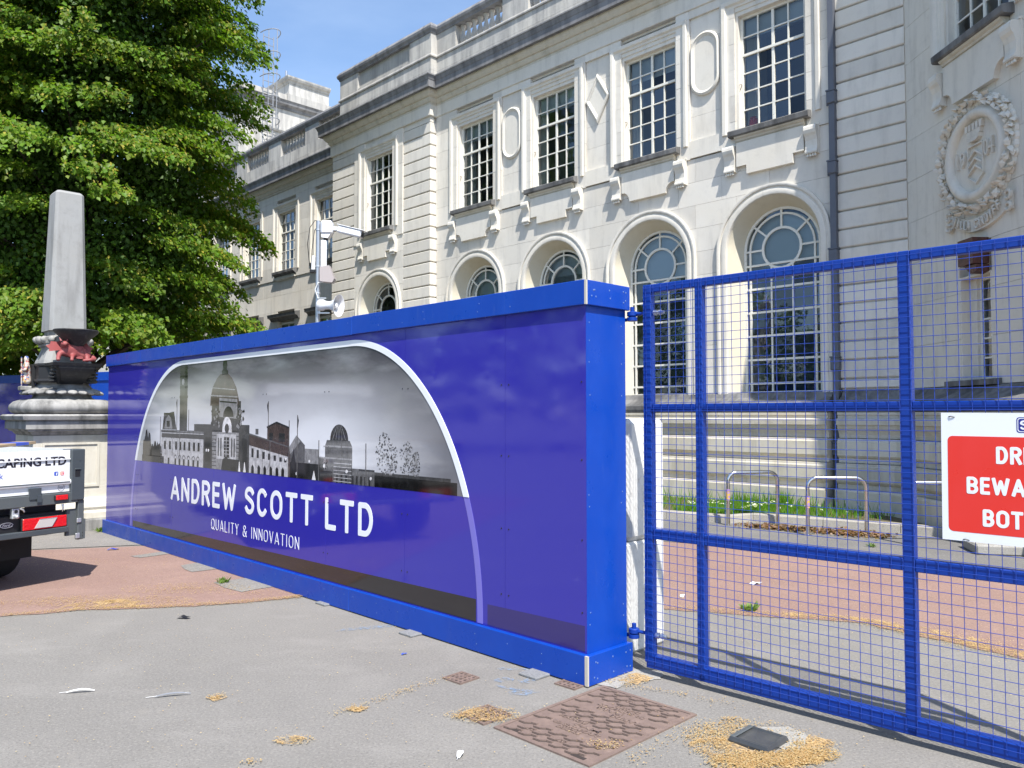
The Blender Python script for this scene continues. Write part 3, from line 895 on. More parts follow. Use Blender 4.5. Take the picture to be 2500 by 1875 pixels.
part('window_jamb', MB().box(1.27, 1.42, 0.12, 0.4, 2.03, 3.44).box(1.72, 1.87, 0.12, 0.4, 2.03, 3.44), M_crest, FC)
room(FC, 1.57, 0.23, 0.3, 2.0, 3.5, 0.7)
part('sill', MB().sweep([(-0.2, 1.99), (0.10, 1.99), (0.10, 2.06), (0.0, 2.07), (-0.2, 2.07)], [(1.0, 0.0), (2.05, 0.0)]), M_sill, FC)
M_rust = Mat('brown_painted_metal', (0.075, 0.022, 0.015), 0.45)
M_rust.mix(M_rust.mul(M_rust.remap(M_rust.noise(12, 5), 0.5, 0.7), 0.6), (0.02, 0.012, 0.012))
M_rust = M_rust.done()
lp = part('lamp_box', MB().box(1.55, 1.86, -0.22, -0.001, 3.56, 3.90).prism([(1.62, 3.55), (1.86, 3.55), (1.86, 3.46), (1.74, 3.44)], -0.18, -0.001), M_rust, FC)

# crest
CR = (1.70, 5.03)
crest = MB().prism(arc(CR[0], CR[1], 0.60, 0, 354, 47), -0.02, 0.02)
crest_o = part('crest', crest, M_crest, FC)
prof = [(0.47, 0.0), (0.475, 0.045), (0.49, 0.085), (0.52, 0.105), (0.56, 0.11), (0.59, 0.095), (0.60, 0.07), (0.62, 0.06), (0.64, 0.0)]
mb = MB().quadstrip([[(CR[0] + r * math.cos(R(a)), -q, CR[1] + r * math.sin(R(a))) for r, q in prof] for a in range(0, 361, 6)], caps=False)
link_mesh('crest_ring', mb.mesh('crest_ring', M_crest, 60), crest_o, FC)
mb = MB()
for k in range(150):
    a = R(k * 360 / 150 + rng.uniform(-3, 3))
    rr = rng.uniform(0.655, 0.785)
    p = (CR[0] + rr * math.cos(a), -rng.uniform(0.06, 0.125), CR[1] + rr * math.sin(a))
    l, w = rng.uniform(0.05, 0.085), rng.uniform(0.02, 0.035)
    t = a + math.pi / 2 + rng.uniform(-0.9, 0.9)
    b0 = len(mb.v)
    e = Vector((math.cos(t), 0, math.sin(t))); n2 = Vector((-math.sin(t), 0, math.cos(t)))
    q = Vector(p)
    tip = rng.uniform(0.03, 0.06)
    for v_ in (q - e * l * .8, q + n2 * w + Vector((0, 0.02, 0)), q + e * l + Vector((0, 0.02, 0)), q - n2 * w + Vector((0, 0.02, 0)), q + Vector((0, -tip, 0)), q + Vector((0, 0.06, 0))):
        mb.v.append(tuple(v_))
    for f in ((0, 1, 4), (1, 2, 4), (2, 3, 4), (3, 0, 4), (1, 0, 5), (2, 1, 5), (3, 2, 5), (0, 3, 5)):
        mb.f.append(tuple(b0 + i for i in f))
for a in range(0, 360, 8):
    rr = 0.70
    mb.sphere((CR[0] + rr * math.cos(R(a)), -0.005, CR[1] + rr * math.sin(R(a))), 0.085, 7, 5, (1, 0.55, 1))
wr = link_mesh('wreath', mb.mesh('wreath', M_crest), crest_o, FC)
def relief(me, x, z, ca=0.0, y=-0.021):
    m = FC @ Matrix.Translation((x, y, z)) @ Matrix.Rotation(ca, 4, 'Y')
    return link_mesh('relief_letter', me, crest_o, m)
relief(text_mesh('19', M_crest, height=0.22, width=0.18, depth=0.04), 1.31, 4.93)
relief(text_mesh('04', M_crest, height=0.22, width=0.18, depth=0.04), 1.88, 4.95)
sh = MB()
for zz in (4.80, 4.90, 5.00):
    for s in (-1, 1):
        sh.prism([(1.70, zz + 0.10), (1.70, zz + 0.075), (1.70 + s * 0.135, zz - 0.015), (1.70 + s * 0.135, zz + 0.01)], -0.062, -0.019)
for s in (-1, 1):
    sh.box(1.70 + s * 0.15 - 0.008, 1.70 + s * 0.15 + 0.008, -0.055, -0.019, 4.76, 5.16)
sh.box(1.55, 1.85, -0.055, -0.019, 5.155, 5.17)
sh.prism([(1.55, 4.765), (1.70, 4.66), (1.85, 4.765), (1.85, 4.745), (1.70, 4.64), (1.55, 4.745)], -0.055, -0.019)
link_mesh('shield', sh.mesh('shield', M_crest), crest_o, FC)
cw = MB().prism([(1.58, 5.24), (1.64, 5.21), (1.76, 5.21), (1.82, 5.24), (1.83, 5.29), (1.76, 5.265), (1.64, 5.265), (1.57, 5.29)], -0.085, -0.019)
cw.prism([(1.57, 5.30), (1.64, 5.275), (1.76, 5.275), (1.83, 5.30), (1.84, 5.36), (1.56, 5.36)], -0.07, -0.019)
for k in range(5):
    x = 1.555 + 0.29 * k / 4
    cw.prism([(x - 0.022, 5.362), (x + 0.022, 5.362), (x + 0.024, 5.45), (x - 0.024, 5.45)], -0.075, -0.019)
link_mesh('crown', cw.mesh('crown', M_crest), crest_o, FC)
# ribbon with the name, curving up at both ends
rb = MB()
pts = []
for k in range(17):
    t = k / 16 * 2 - 1
    pts.append((1.72 + t * 0.53, 4.10 + 0.16 * t * t, -0.045 - 0.02 * math.cos(t * 3)))
rb.quadstrip([[(x, y, z - 0.085), (x, y, z + 0.085), (x, 0.0, z + 0.09), (x, 0.0, z - 0.09)] for x, z, y in pts])
for s in (-1, 1):
    for zz, rr in ((0.06, 0.05), (-0.09, 0.045)):
        q = [(1.72 + s * (0.60 + 0.05 * math.cos(R(a)) * 1), -0.06, 4.27 + zz + rr * math.sin(R(a))) for a in range(-150, 170, 30)]
        rb.tube(q, 0.022, 6)
    rb.quadstrip([[(1.72 + s * 0.53, -0.04, 4.17), (1.72 + s * 0.53, -0.04, 4.34), (1.72 + s * 0.53, 0, 4.34), (1.72 + s * 0.53, 0, 4.17)], [(1.72 + s * 0.62, -0.06, 4.15), (1.72 + s * 0.62, -0.06, 4.38), (1.72 + s * 0.62, 0, 4.38), (1.72 + s * 0.62, 0, 4.15)]])
link_mesh('ribbon', rb.mesh('ribbon', M_crest), crest_o, FC)
word = 'VILLA CARDIFF'
for k, ch in enumerate(word):
    if ch == ' ': continue
    t = (k + 0.5) / len(word) * 2 - 1
    x = 1.72 + t * 0.49
    wdt = 0.018 if ch == 'I' else 0.05
    me = text_mesh(ch, M_crest, height=0.125, width=wdt, depth=0.032, bold=0.01)
    relief(me, x - wdt / 2, 4.10 + 0.16 * t * t - 0.062, -math.atan(0.30 * t) , -0.058)

# ---- left wing, set back
WV = -1.0
WC = [-22.78, -25.36, -27.97, -30.55, -33.12, -35.7]
wall_blocks(FB, -37.2, -20.3, 3.6, 6.40, WV, 0.56, 1.3, mat=M_stone, rects=[(c - 0.6, c + 0.6, 3.0, 4.88) for c in WC])
wall_blocks(FB, -37.2, -20.3, 6.40, 9.25, WV + 0.03, 0.475, 1.25, rects=[(c - 0.66, c + 0.66, 6.0, 9.0) for c in WC])
wc_ = MB()
xs = [-37.2] + [x for c in reversed(WC) for x in (c - 0.62, c + 0.62)] + [-20.3]
for a, b in zip(xs[::2], xs[1::2]):
    wc_.box(a, b, -WV + 0.10, -WV + 1.5, 0, 9.3)
wc_.box(-46.0, -37.19, -WV + 0.11, 9, 0, 10.1).box(-37.2, -20.3, -WV + 0.14, -WV + 1.5, 8.84, 9.3).box(-37.2, -20.3, -WV + 0.14, -WV + 1.5, 4.9, 6.6).box(-37.2, -20.3, -WV + 0.2, -WV + 1.5, 0, 3.55).box(-37.2, -20.3, -WV + 1.52, 9, 0, 10.1)
part('wall_core', wc_, M_stone)
for i, c in enumerate(WC):
    u_frame(FB, c, WV + 0.03, 0.615, 8.80, 6.66, ARCHI, 'window_surround', M_trim)
    sash_window(FB, c, WV + 0.03, curtain=0.3, blind=0.0, detail=(i < 3))
    part('sill', MB().sweep([(-0.16, 6.50), (0.05, 6.50), (0.12, 6.56), (0.165, 6.58), (0.172, 6.655), (0.16, 6.67), (-0.16, 6.71)], [(c - 0.75, WV), (c + 0.75, WV)]), M_sill)
    part('apron', MB().box(c - 0.62, c + 0.62, -WV - 0.05, -WV + 0.02, 6.36, 6.50).box(c - 0.70, c + 0.70, -WV - 0.08, -WV + 0.02, 6.40, 6.44), M_trim)
    part('window_hood', MB().sweep([(-0.1, 4.93), (0.06, 4.93), (0.08, 4.98), (0.12, 5.02), (0.19, 5.04), (0.20, 5.12), (0.22, 5.15), (-0.1, 5.20)], [(c - 0.98, WV), (c + 0.98, WV)]), M_sill)
    w2 = part('window', MB().box(c - 0.58, c + 0.58, -WV + 0.12, -WV + 0.18, 4.80, 4.88).box(c - 0.58, c - 0.53, -WV + 0.12, -WV + 0.18, 3.6, 4.8).box(c + 0.53, c + 0.58, -WV + 0.12, -WV + 0.18, 3.6, 4.8).box(c - 0.02, c + 0.02, -WV + 0.12, -WV + 0.18, 3.6, 4.8).box(c - 0.53, c + 0.53, -WV + 0.13, -WV + 0.17, 4.18, 4.22), M_frame)
    add_pane(w2, FB, c, -WV + 0.15, 4.2, 1.08, 1.2)
    room(FB, c, -WV + 0.19, 0.7, 3.5, 4.9)
path_w = [(-37.2, WV), (-20.3, WV)]
part('frieze', MB().sweep([(-0.1, 9.25), (0.012, 9.25), (0.022, 9.262), (0.022, 9.53), (-0.1, 9.53)], path_w), M_trim)
part('bed_moulding', MB().sweep([(-0.1, 9.53), (0.05, 9.53), (0.055, 9.58), (0.08, 9.60), (0.11, 9.66), (0.115, 9.70), (0.15, 9.71), (0.19, 9.76), (0.22, 9.86), (-0.1, 9.86)], path_w), M_plinth)
part('cornice', MB().sweep([(-0.1, 9.862), (0.29, 9.862), (0.32, 9.85), (0.325, 10.02), (0.345, 10.06), (0.385, 10.13), (0.385, 10.16), (0.1, 10.19), (-0.1, 10.19)], path_w), M_soot)
for zz in ((10.17, 10.52), (10.524, 10.86)):
    for a, b in split_path([(-37.2, WV - .03), (-20.3, WV - .03)], 1.2):
        part('parapet_stone', MB().sweep([(-0.35, zz[0]), (0, zz[0]), (0, zz[1]), (-0.35, zz[1])], [(a[0] + .002, a[1]), (b[0] - .002, b[1])]), M_parapet)
part('coping', MB().sweep([(-0.40, 11.47), (0.02, 11.47), (0.03, 11.51), (0.07, 11.56), (0.08, 11.62), (0.02, 11.72), (-0.40, 11.72)], [(-37.2, WV - .03), (-20.3, WV - .03)]), M_soot)
gw = [(c + 0.3 - 0.85, c + 0.3 + 0.85) for c in WC]
for (a, b) in gw[:4]:
    balusters(a, b, WV - 0.2, 8)
xs = [-37.2] + [x for a, b in reversed(gw) for x in (a, b)] + [-20.3]
for a, b in zip(xs[::2], xs[1::2]):
    part('parapet_pier', MB().box(a, b, -WV + 0.03, -WV + 0.36, 10.86, 11.47), M_parapet)
for a, b in gw[4:]:
    part('parapet_pier', MB().box(a, b, -WV + 0.1, -WV + 0.36, 10.86, 11.47), M_parapet)

# ---- roof block and chimney rising behind the wing
tw = MB().box(-42, -30.0, 1.35, 9.0, 9.5, 15.02)
part('roof_block', tw, M_parapet)
def block_band(prof, u1=-30.0, v1=-1.35):
    return MB().sweep(prof, [(-42, v1), (u1, v1), (u1, -9.0)])
part('roof_cornice', block_band([(-0.1, 14.35), (0.05, 14.35), (0.07, 14.45), (0.2, 14.52), (0.22, 14.62), (0.27, 14.68), (-0.1, 14.70)]), M_soot)
part('roof_band', block_band([(-0.1, 13.35), (0.06, 13.35), (0.10, 13.42), (0.10, 13.52), (-0.1, 13.55)]), M_parapet)
part('roof_band', block_band([(-0.1, 12.0), (0.06, 12.0), (0.08, 12.12), (-0.1, 12.15)]), M_parapet)
ch = part('chimney', MB().box(-32.2, -29.98, 3.55, 5.45, 14.9, 15.62), M_parapet)
link_mesh('chimney_cap', MB().sweep([(-0.3, 15.55), (0.03, 15.55), (0.05, 15.62), (0.12, 15.66), (0.16, 15.74), (0.17, 15.80), (-0.3, 15.84)], [(-32.2, -5.45), (-32.2, -3.55), (-29.98, -3.55), (-29.98, -5.45)][::1]).mesh('chimney_cap', M_parapet), ch, FB)
link_mesh('chimney_base', MB().box(-32.3, -29.93, 3.45, 5.55, 14.75, 15.06).mesh('chimney_base', M_parapet), ch, FB)
M_pot = Mat('terracotta', (0.26, 0.07, 0.05), 0.8).done()
M_galv = Mat('galvanised_steel', (0.42, 0.44, 0.47), 0.38, 0.5, 0.7).done()
for k in range(2):
    link_mesh('chimney_pot', MB().lathe([(0.13, 0), (0.12, 0.1), (0.10, 0.14), (0.02, 0.15)], 12).mesh('chimney_pot', M_pot, 40), ch, FB @ Matrix.Translation((-30.4, 4.75 + 0.38 * k, 15.83)))
link_mesh('flue', MB().lathe([(0.11, 0), (0.10, 0.10), (0.055, 0.14), (0.05, 0.62)], 10).mesh('flue', M_galv, 40), ch, FB @ Matrix.Translation((-30.9, 3.9, 15.83)))
lad = MB()
for s in (-0.22, 0.22):
    lad.tube([(-29.5, 2.35 + s, 11.6), (-29.5, 2.35 + s, 17.0)], 0.022, 6)
for k in range(18):
    lad.tube([(-29.5, 2.13, 11.8 + 0.3 * k), (-29.5, 2.57, 11.8 + 0.3 * k)], 0.014, 5)
ld = part('roof_ladder', lad, M_galv)
for z in (13.4, 14.3, 15.2, 16.1, 17.0):
    link_mesh('cage_hoop', MB().tube([(-29.5 + 0.72 * math.sin(R(a)), 2.35 - 0.36 * math.cos(R(a)), z) for a in range(0, 181, 15)], 0.02, 6).mesh('cage_hoop', M_galv), ld, FB)
link_mesh('cage_bar', MB().tube([(-28.78, 2.35, 13.4), (-28.78, 2.35, 17.0)], 0.016, 5).tube([(-29.0, 2.1, 13.4), (-29.0, 2.1, 17.0)], 0.016, 5).mesh('cage_bar', M_galv), ld, FB)

# ================================================================ SITE HOARDING
def gloss(name, c, rough=0.12, coat=0.0, spec=0.5, scuff=0.25):
    m = Mat(name, c, rough, spec)
    m.mix(m.mul(m.remap(m.noise(14, 7, 0.7), 0.60, 0.78), scuff), (c[0] * 0.7 + 0.08, c[1] * 0.7 + 0.08, c[2] * 0.8 + 0.06))
    m.rough(m.noise(5, 5), rough * 0.6, rough * 1.8)
    m.bump(m.noise(1.6, 2), 0.004, 0.06)
    return m.done()
M_vinyl = gloss('purple_blue_vinyl', (0.030, 0.026, 0.305), 0.06, spec=0.65, scuff=0.10)
M_vinyl_lo = gloss('lower_blue_vinyl', (0.030, 0.026, 0.305), 0.06, spec=0.65, scuff=0.10)
M_blue = gloss('blue_painted_board', (0.0015, 0.045, 0.33), 0.32, spec=0.35, scuff=0.10)
M_white_print = gloss('white_print', (0.74, 0.76, 0.80), 0.10, scuff=0.05)
M_faint_print = gloss('pale_violet_print', (0.16, 0.145, 0.50), 0.08, scuff=0.05)
M_dark_print = gloss('dark_print', (0.016, 0.013, 0.016), 0.07, spec=0.7, scuff=0.05)
M_dark_print2 = gloss('dark_violet_print', (0.026, 0.018, 0.13), 0.07, spec=0.7, scuff=0.05)
M_rawedge = Mat('bare_board_edge', (0.46, 0.43, 0.37), 0.9).done()
def board_mat():
    c = (0.0015, 0.045, 0.33)
    m = Mat('blue_painted_board', c, 0.32, 0.35)
    m.mix(m.mul(m.remap(m.noise(3.0, 6, 0.65, (1, 1, 0.5)), 0.48, 0.75), 0.5), (0.004, 0.062, 0.40))
    m.mix(m.mul(m.remap(m.noise(7, 7, 0.7, (3.0, 3.0, 0.35)), 0.60, 0.74), 0.30), (0.05, 0.10, 0.34))
    m.mix(m.mul(m.remap(m.noise(46, 5, 0.75), 0.68, 0.74), 0.7), (0.16, 0.22, 0.42))
    m.mix(m.mul(m.remap(m.noise(19, 7, 0.75), 0.66, 0.76), 0.5), (0.012, 0.022, 0.10))
    m.rough(m.noise(6, 5), 0.22, 0.50)
    m.bump(m.noise(1.4, 2), 0.010, 0.15)
    m.bump(m.noise(60, 3), 0.0008, 0.25)
    return m.done()
M_blue = board_mat()
M_screw = Mat('screw_head', (0.16, 0.24, 0.48), 0.4, 0.5, 0.4).done()
def grey_print(name, g, tint=(1, 1, 1)):
    c = (g * tint[0], g * tint[1], g * tint[2])
    m = Mat(name, c, 0.07, 0.7)
    m.mix(m.mul(m.remap(m.noise(16, 8, 0.75), 0.44, 0.62), 0.75), tuple(x * 0.42 for x in c))
    m.mix(m.mul(m.remap(m.noise(11, 8, 0.75, (1.6, 1, 0.7)), 0.52, 0.68), 0.6), tuple(min(0.8, x * 1.9 + 0.015) for x in c))
    m.mix(m.mul(m.remap(m.voronoi(34), 0.0, 0.25, 1, 0), 0.3), tuple(x * 0.4 for x in c))
    return m.done()

H0, H1 = -11.60, -3.085      # far and near end along the facade axis
HO = thing('site_hoarding', 'long purple-blue printed site hoarding with white lettering and a black-and-white town hall picture', 'hoarding', tuple(UR * -7.3 + NO * -3.7))
def hpart(name, mb, mat, parent=None, smooth=None):
    return mb.build(name, mat, parent or HO, FH, smooth)
seams = [-3.785, -4.88, -6.00, -7.12, -8.235, -9.35, -10.46]
edges = [H1] + seams + [H0]
for a, b in zip(edges[:-1], edges[1:]):
    p = hpart('panel', MB().box(b + 0.0012, a - 0.0012, -rng.uniform(0, 0.0006), 0.018, 0.10, 2.36), M_vinyl)
    s_ = MB()
    for x in (a - 0.035, b + 0.035):
        for z in (0.42, 0.85, 1.33, 1.80):
            s_.lathe([(0.006, 0), (0.005, 0.003), (0.0005, 0.004)], 7)
            for i in range(len(s_.v) - 21, len(s_.v)):
                q = s_.v[i]
                s_.v[i] = (x + q[0], -q[2] - 0.0005, z + q[1])
    s_.build('screws', M_dark_print, p, FH)['kind'] = 'stuff'
# return at the near end, running back from the road
hpart('return_panel', MB().box(H1 - 0.016, H1, 0.0005, 0.385, 0.10, 2.36), M_blue)
hpart('back_panel', MB().box(H0, H1 - 0.02, 0.36, 0.378, 0.05, 2.36), M_blue)
hpart('end_panel', MB().box(H0, H0 + 0.016, 0.02, 0.36, 0.05, 2.36), M_blue)
hpart('top_board', MB().box(H0, H1 - 0.02, 0.02, 0.36, 2.362, 2.378), M_blue)
# fascia boards top and bottom, in lengths
fe = [H1 + 0.028, -5.58, -8.02, -10.35, H0 - 0.03]
for (z0, z1, t) in ((2.262, 2.412, 0.028), (0.006, 0.182, 0.036)):
    for a, b in zip(fe[:-1], fe[1:]):
        dz = rng.uniform(-0.002, 0.002)
        f = hpart('fascia_board', MB().cbox(b + 0.001, a - (0.014 if a == fe[0] else 0.001), -t, -0.001, z0 + dz, z1 + dz, 0.003), M_blue)
        sm = MB()
        for k in range(9):
            x = b + 0.08 + (a - b - 0.16) * k / 8
            for z in ((z0 + z1) / 2 + rng.uniform(-.035, -.02), (z0 + z1) / 2 + rng.uniform(.02, .04)):
                if rng.random() < 0.4:
                    sm.sphere((x + rng.uniform(-.02, .02), -t, z), 0.0038, 6, 4, (1, 0.5, 1))
        sm.build('screws', M_screw, f, FH)['kind'] = 'stuff'
    f = hpart('fascia_board', MB().cbox(H1 + 0.001, H1 + t, -t + 0.012, 0.40, z0, z1, 0.003), M_blue)
    hpart('bare_edge', MB().box(H1 + 0.012, H1 + t - 0.001, -t - 0.001, -t + 0.0115, z0 + 0.002, z1 - 0.001), M_rawedge)
    sm = MB()
    for y in (0.03, 0.055, 0.20, 0.33, 0.36):
        for z in (z0 + 0.045, z1 - 0.05):
            sm.sphere((H1 + t, y + rng.uniform(-.012, .012), z + rng.uniform(-.015, .015)), 0.006, 6, 4, (0.5, 1, 1))
    sm.build('screws', M_screw, f, FH)['kind'] = 'stuff'
sm = MB()
for y in (0.03, 0.345):
    for z in (0.35, 0.42, 1.05, 1.12, 1.72, 1.92, 2.05, 2.16):
        sm.sphere((H1, y + rng.uniform(-.01, .01), z), 0.005, 6, 4, (0.5, 1, 1))
hpart('screws', sm, M_screw)['kind'] = 'stuff'

# printed picture, laid on the panels as very thin vinyl
UC = -7.34
def ell(r, n=22, zmin=0.30):
    """right half outline of the arch for an inset r: from foot to the flat top"""
    a, b = 1.63 - r, 2.02 - r * 0.9
    t0 = math.asin((zmin - 0.2) / b)
    return [(1.71 + a * math.cos(t0 + (math.pi / 2 - t0) * i / n), 0.2 + b * math.sin(t0 + (math.pi / 2 - t0) * i / n)) for i in range(n + 1)]
def arch_outline(r, zmin):
    e = ell(r, 22, zmin)
    return [(UC + x, z) for x, z in e] + [(UC - x, z) for x, z in reversed(e)]
def layer(name, polys, mat, d, parent):
    mb = MB()
    for p in polys:
        mb.prism(p, -d, -0.0003)
    o = mb.build(name, mat, parent, FH)
    if len(polys) > 1: o['kind'] = 'stuff'
    return o
ZP = 1.03
pic_sky = Mat('printed_sky', (0.42, 0.42, 0.44), 0.07, 0.7)
g_ = pic_sky.coord((1, 1, 1))
sx = pic_sky.n.new('ShaderNodeSeparateXYZ')
pic_sky.l.new(g_, sx.inputs[0])
nz1 = pic_sky.noise(0.55, 6, 0.55, (0.8, 1, 2.6))
pic_sky.mix(pic_sky.remap(sx.outputs['Z'], 1.50, 2.12), (0.050, 0.047, 0.058))
pic_sky.mix(pic_sky.mul(pic_sky.remap(sx.outputs['Z'], 1.95, 1.40), 0.85), (0.70, 0.70, 0.74))
pic_sky.mix(pic_sky.mul(pic_sky.remap(sx.outputs['X'], -5.9, -4.4), 0.85), (0.060, 0.058, 0.070))
pic_sky.mix(pic_sky.mul(pic_sky.remap(sx.outputs['X'], -9.6, -10.3), 0.6), (0.10, 0.12, 0.12))
pic_sky.mix(pic_sky.mul(pic_sky.remap(nz1, 0.45, 0.75), 0.45), (0.13, 0.125, 0.14))
pic_sky.mix(pic_sky.mul(pic_sky.remap(pic_sky.noise(1.2, 5, 0.6, (0.7, 1, 3)), 0.5, 0.75), 0.25), (0.55, 0.54, 0.57))
pic_sky = pic_sky.done()
PIC = layer('printed_picture', [arch_outline(0.055, ZP)], pic_sky, 0.0012, HO)
G = {k: grey_print('print_grey_%d' % k, v, (1.0, 0.97, 1.0)) for k, v in enumerate((0.008, 0.020, 0.045, 0.10, 0.24, 0.48, 0.70))}
BR = grey_print('print_brown', 0.045, (1.35, 0.9, 0.8))
def r_(x0, x1, z0, z1): return [(x0, z0), (x1, z0), (x1, z1), (x0, z1)]
def sub(polys, g, d, name='printed_building'):
    return layer(name, polys, G[g] if isinstance(g, int) else g, d, PIC)
# far trees and ground at both edges
def bush(x0, x1, z0, z1, n=16):
    pts = [(x0, z0)]
    for i in range(n + 1):
        t = i / n
        pts.append((x0 + (x1 - x0) * t, z0 + (z1 - z0) * (0.55 + 0.45 * rng.random()) * (0.45 + 0.55 * math.sin(math.pi * min(1, max(0, t))))))
    return pts + [(x1, z0)]
sub([r_(-10.30, -9.60, ZP, 1.11), bush(-10.28, -9.98, 1.1, 1.48), bush(-10.05, -9.66, 1.1, 1.32)], 1, 0.0016, 'printed_trees')
sub([r_(-5.35, -4.27, ZP, 1.12)], 0, 0.0017, 'printed_ground')
sub([r_(-5.30, -4.34, 1.12, 1.145)], 2, 0.0016, 'printed_ground')
tw_ = []
for cx_, zt, w in ((-5.16, 1.47, .13), (-5.05, 1.38, .10), (-4.86, 1.40, .11), (-4.75, 1.33, .07), (-6.02, 1.22, .05), (-6.32, 1.24, .07)):
    for k in range(120):
        a = rng.uniform(0, 6.28); rr = rng.random() ** 0.6
        h = zt - 1.13
        x, z = cx_ + w * rr * math.cos(a) * 0.8, 1.13 + h * 0.5 + h * 0.5 * rr * math.sin(a)
        q = 0.004 + 0.008 * rng.random()
        tw_.append([(x - q, z), (x, z - q * .8), (x + q, z), (x, z + q * .9)])
sub(tw_, 2, 0.0021, 'printed_trees')
sub([q for q in tw_[::3]], 4, 0.0025, 'printed_trees')
# left wing
sub([r_(-9.70, -8.50, ZP, 1.42)], 5, 0.0016)
sub([r_(-9.68, -8.50, 1.335, 1.385), r_(-9.70, -8.50, 1.415, 1.425)], 2, 0.0021)
sub([r_(-9.70, -9.24, 1.40, 1.425), r_(-9.67, -8.5, 1.395, 1.412)], 3, 0.0024)
wl_ = [r_(x, x + 0.052, 1.20, 1.295) for x in (-9.60, -9.45, -9.27, -9.15, -9.03, -8.90, -8.77, -8.65)]
wl_ += [r_(x, x + 0.045, ZP, 1.10) + [] for x in (-9.48, -9.28, -9.16, -9.04, -8.91, -8.78, -8.66)]
sub(wl_, 1, 0.0021)
sub([[(x, z) for x, z in arc(cx_ + 0.022, 1.10, 0.045, 0, 180, 8)] + list(reversed(arc(cx_ + 0.022, 1.10, 0.034, 0, 180, 8))) for cx_ in (-9.28, -9.16, -9.04, -8.91, -8.78, -8.66)], 3, 0.0024)
sub([r_(x, x + 0.012, 1.13, 1.34) for x in (-9.55, -9.36, -9.20)], 4, 0.0021)
# left pavilion roof
sub([[(-9.66, 1.43), (-9.24, 1.43), (-9.32, 1.64), (-9.62, 1.61)]], 2, 0.0017)
sub([[(-9.60, 1.44), (-9.36, 1.44), (-9.40, 1.56), (-9.48, 1.60), (-9.56, 1.55)]], 4, 0.0021)
sub([r_(-9.62, -9.32, 1.605, 1.625), r_(-9.53, -9.44, 1.46, 1.53)], 1, 0.0025)
# clock tower
sub([r_(-9.155, -8.945, 1.42, 2.15)], 2, 0.0015)
sub([r_(-9.165, -8.935, 1.79, 1.82), r_(-9.16, -8.94, 1.90, 1.93), r_(-9.16, -8.94, 2.02, 2.05), r_(-9.06, -9.045, 1.60, 1.66), r_(-9.02, -8.95, 1.83, 2.15)], 0, 0.0019)
sub([arc(-9.07, 1.975, 0.035, 0, 340, 15)], 4, 0.0022)
# centre block, drum and dome
sub([r_(-8.50, -7.43, ZP, 1.50), r_(-8.75, -8.5, 1.42, 1.50)], 2, 0.0018)
sub([r_(-8.30, -7.62, 1.42, 1.74)], 2, 0.0022)
sub([[(-8.34, 1.70), (-8.33, 1.80), (-8.28, 1.90), (-8.18, 1.99), (-8.10, 2.03), (-7.92, 2.03), (-7.83, 1.98), (-7.73, 1.88), (-7.67, 1.76), (-7.66, 1.70)]], BR, 0.0026)
sub([[(-8.06, 2.02), (-8.07, 2.06), (-8.035, 2.08), (-8.05, 2.13), (-8.03, 2.165), (-7.95, 2.165), (-7.94, 2.12), (-7.955, 2.08), (-7.92, 2.05), (-7.92, 2.02)]], 1, 0.0026)
sub([[(-8.33, 1.80), (-8.32, 1.815), (-7.69, 1.79), (-7.69, 1.775)], [(-8.29, 1.885), (-8.28, 1.893), (-7.75, 1.862), (-7.76, 1.853)]], 4, 0.0030)
sub([[(-8.12, 1.58), (-7.70, 1.56), (-7.70, 1.76), (-8.12, 1.78)]], 4, 0.0030)
sub([[(-8.11, 1.75), (-7.71, 1.73), (-7.71, 1.715), (-8.11, 1.735)], [(-8.02, 1.58)] + [(-7.90 - 0.12 * math.cos(R(a)), 1.58 + 0.11 * math.sin(R(a))) for a in range(0, 181, 20)]], 1, 0.0034)
deco = []
for k in range(60):
    x = rng.choice((-8.24, -8.14, -7.66, -7.60)) + rng.uniform(-.06, .06); z = rng.uniform(1.47, 1.66); q = rng.uniform(.01, .025)
    deco.append([(x - q, z), (x, z - q), (x + q, z), (x, z + q)])
sub(deco, 1, 0.0034); sub(deco[::2], 4, 0.0037)
sub([r_(-8.28, -7.66, ZP, 1.44)], 4, 0.0022)
sub([[(-8.17, 1.14), (-7.72, 1.14), (-7.72, 1.40), (-8.17, 1.40)]], 5, 0.0026)
sub([[(-8.04, 1.42)] + [(-7.93 - 0.105 * math.cos(R(a)), 1.46 + 0.12 * math.sin(R(a))) for a in range(0, 181, 15)] + [(-7.82, 1.42)]], 6, 0.0032)
sub([arc(-7.93, 1.46, 0.05, 0, 345, 15), r_(-7.99, -7.87, 1.16, 1.37)], 1, 0.0036)
sub([r_(-7.99, -7.87, 1.16 + 0.034 * k, 1.165 + 0.034 * k) for k in range(1, 6)] + [r_(-7.945, -7.935, 1.16, 1.37)], 5, 0.0039)
sub([r_(x, x + 0.03, 1.17, 1.36) for x in (-8.14, -8.08, -7.83, -7.77)], 3, 0.0032)
sub([r_(-8.28, -8.18, 1.06 + 0.04 * k, 1.068 + 0.04 * k) for k in range(9)] + [r_(-7.71, -7.66, 1.06 + 0.04 * k, 1.068 + 0.04 * k) for k in range(9)], 2, 0.0026)
sub([[(-8.05, ZP), (-8.04, 1.08), (-8.02, 1.14), (-7.97, 1.155), (-7.94, 1.17), (-7.90, 1.15), (-7.66, 1.145), (-7.64, ZP)]], 1, 0.0040)
sub([r_(-7.83, -7.72, ZP, 1.07)], 0, 0.0044)
sub([r_(-8.46, -8.32, 1.10, 1.36), r_(-7.58, -7.48, 1.12, 1.36)], 1, 0.0023)
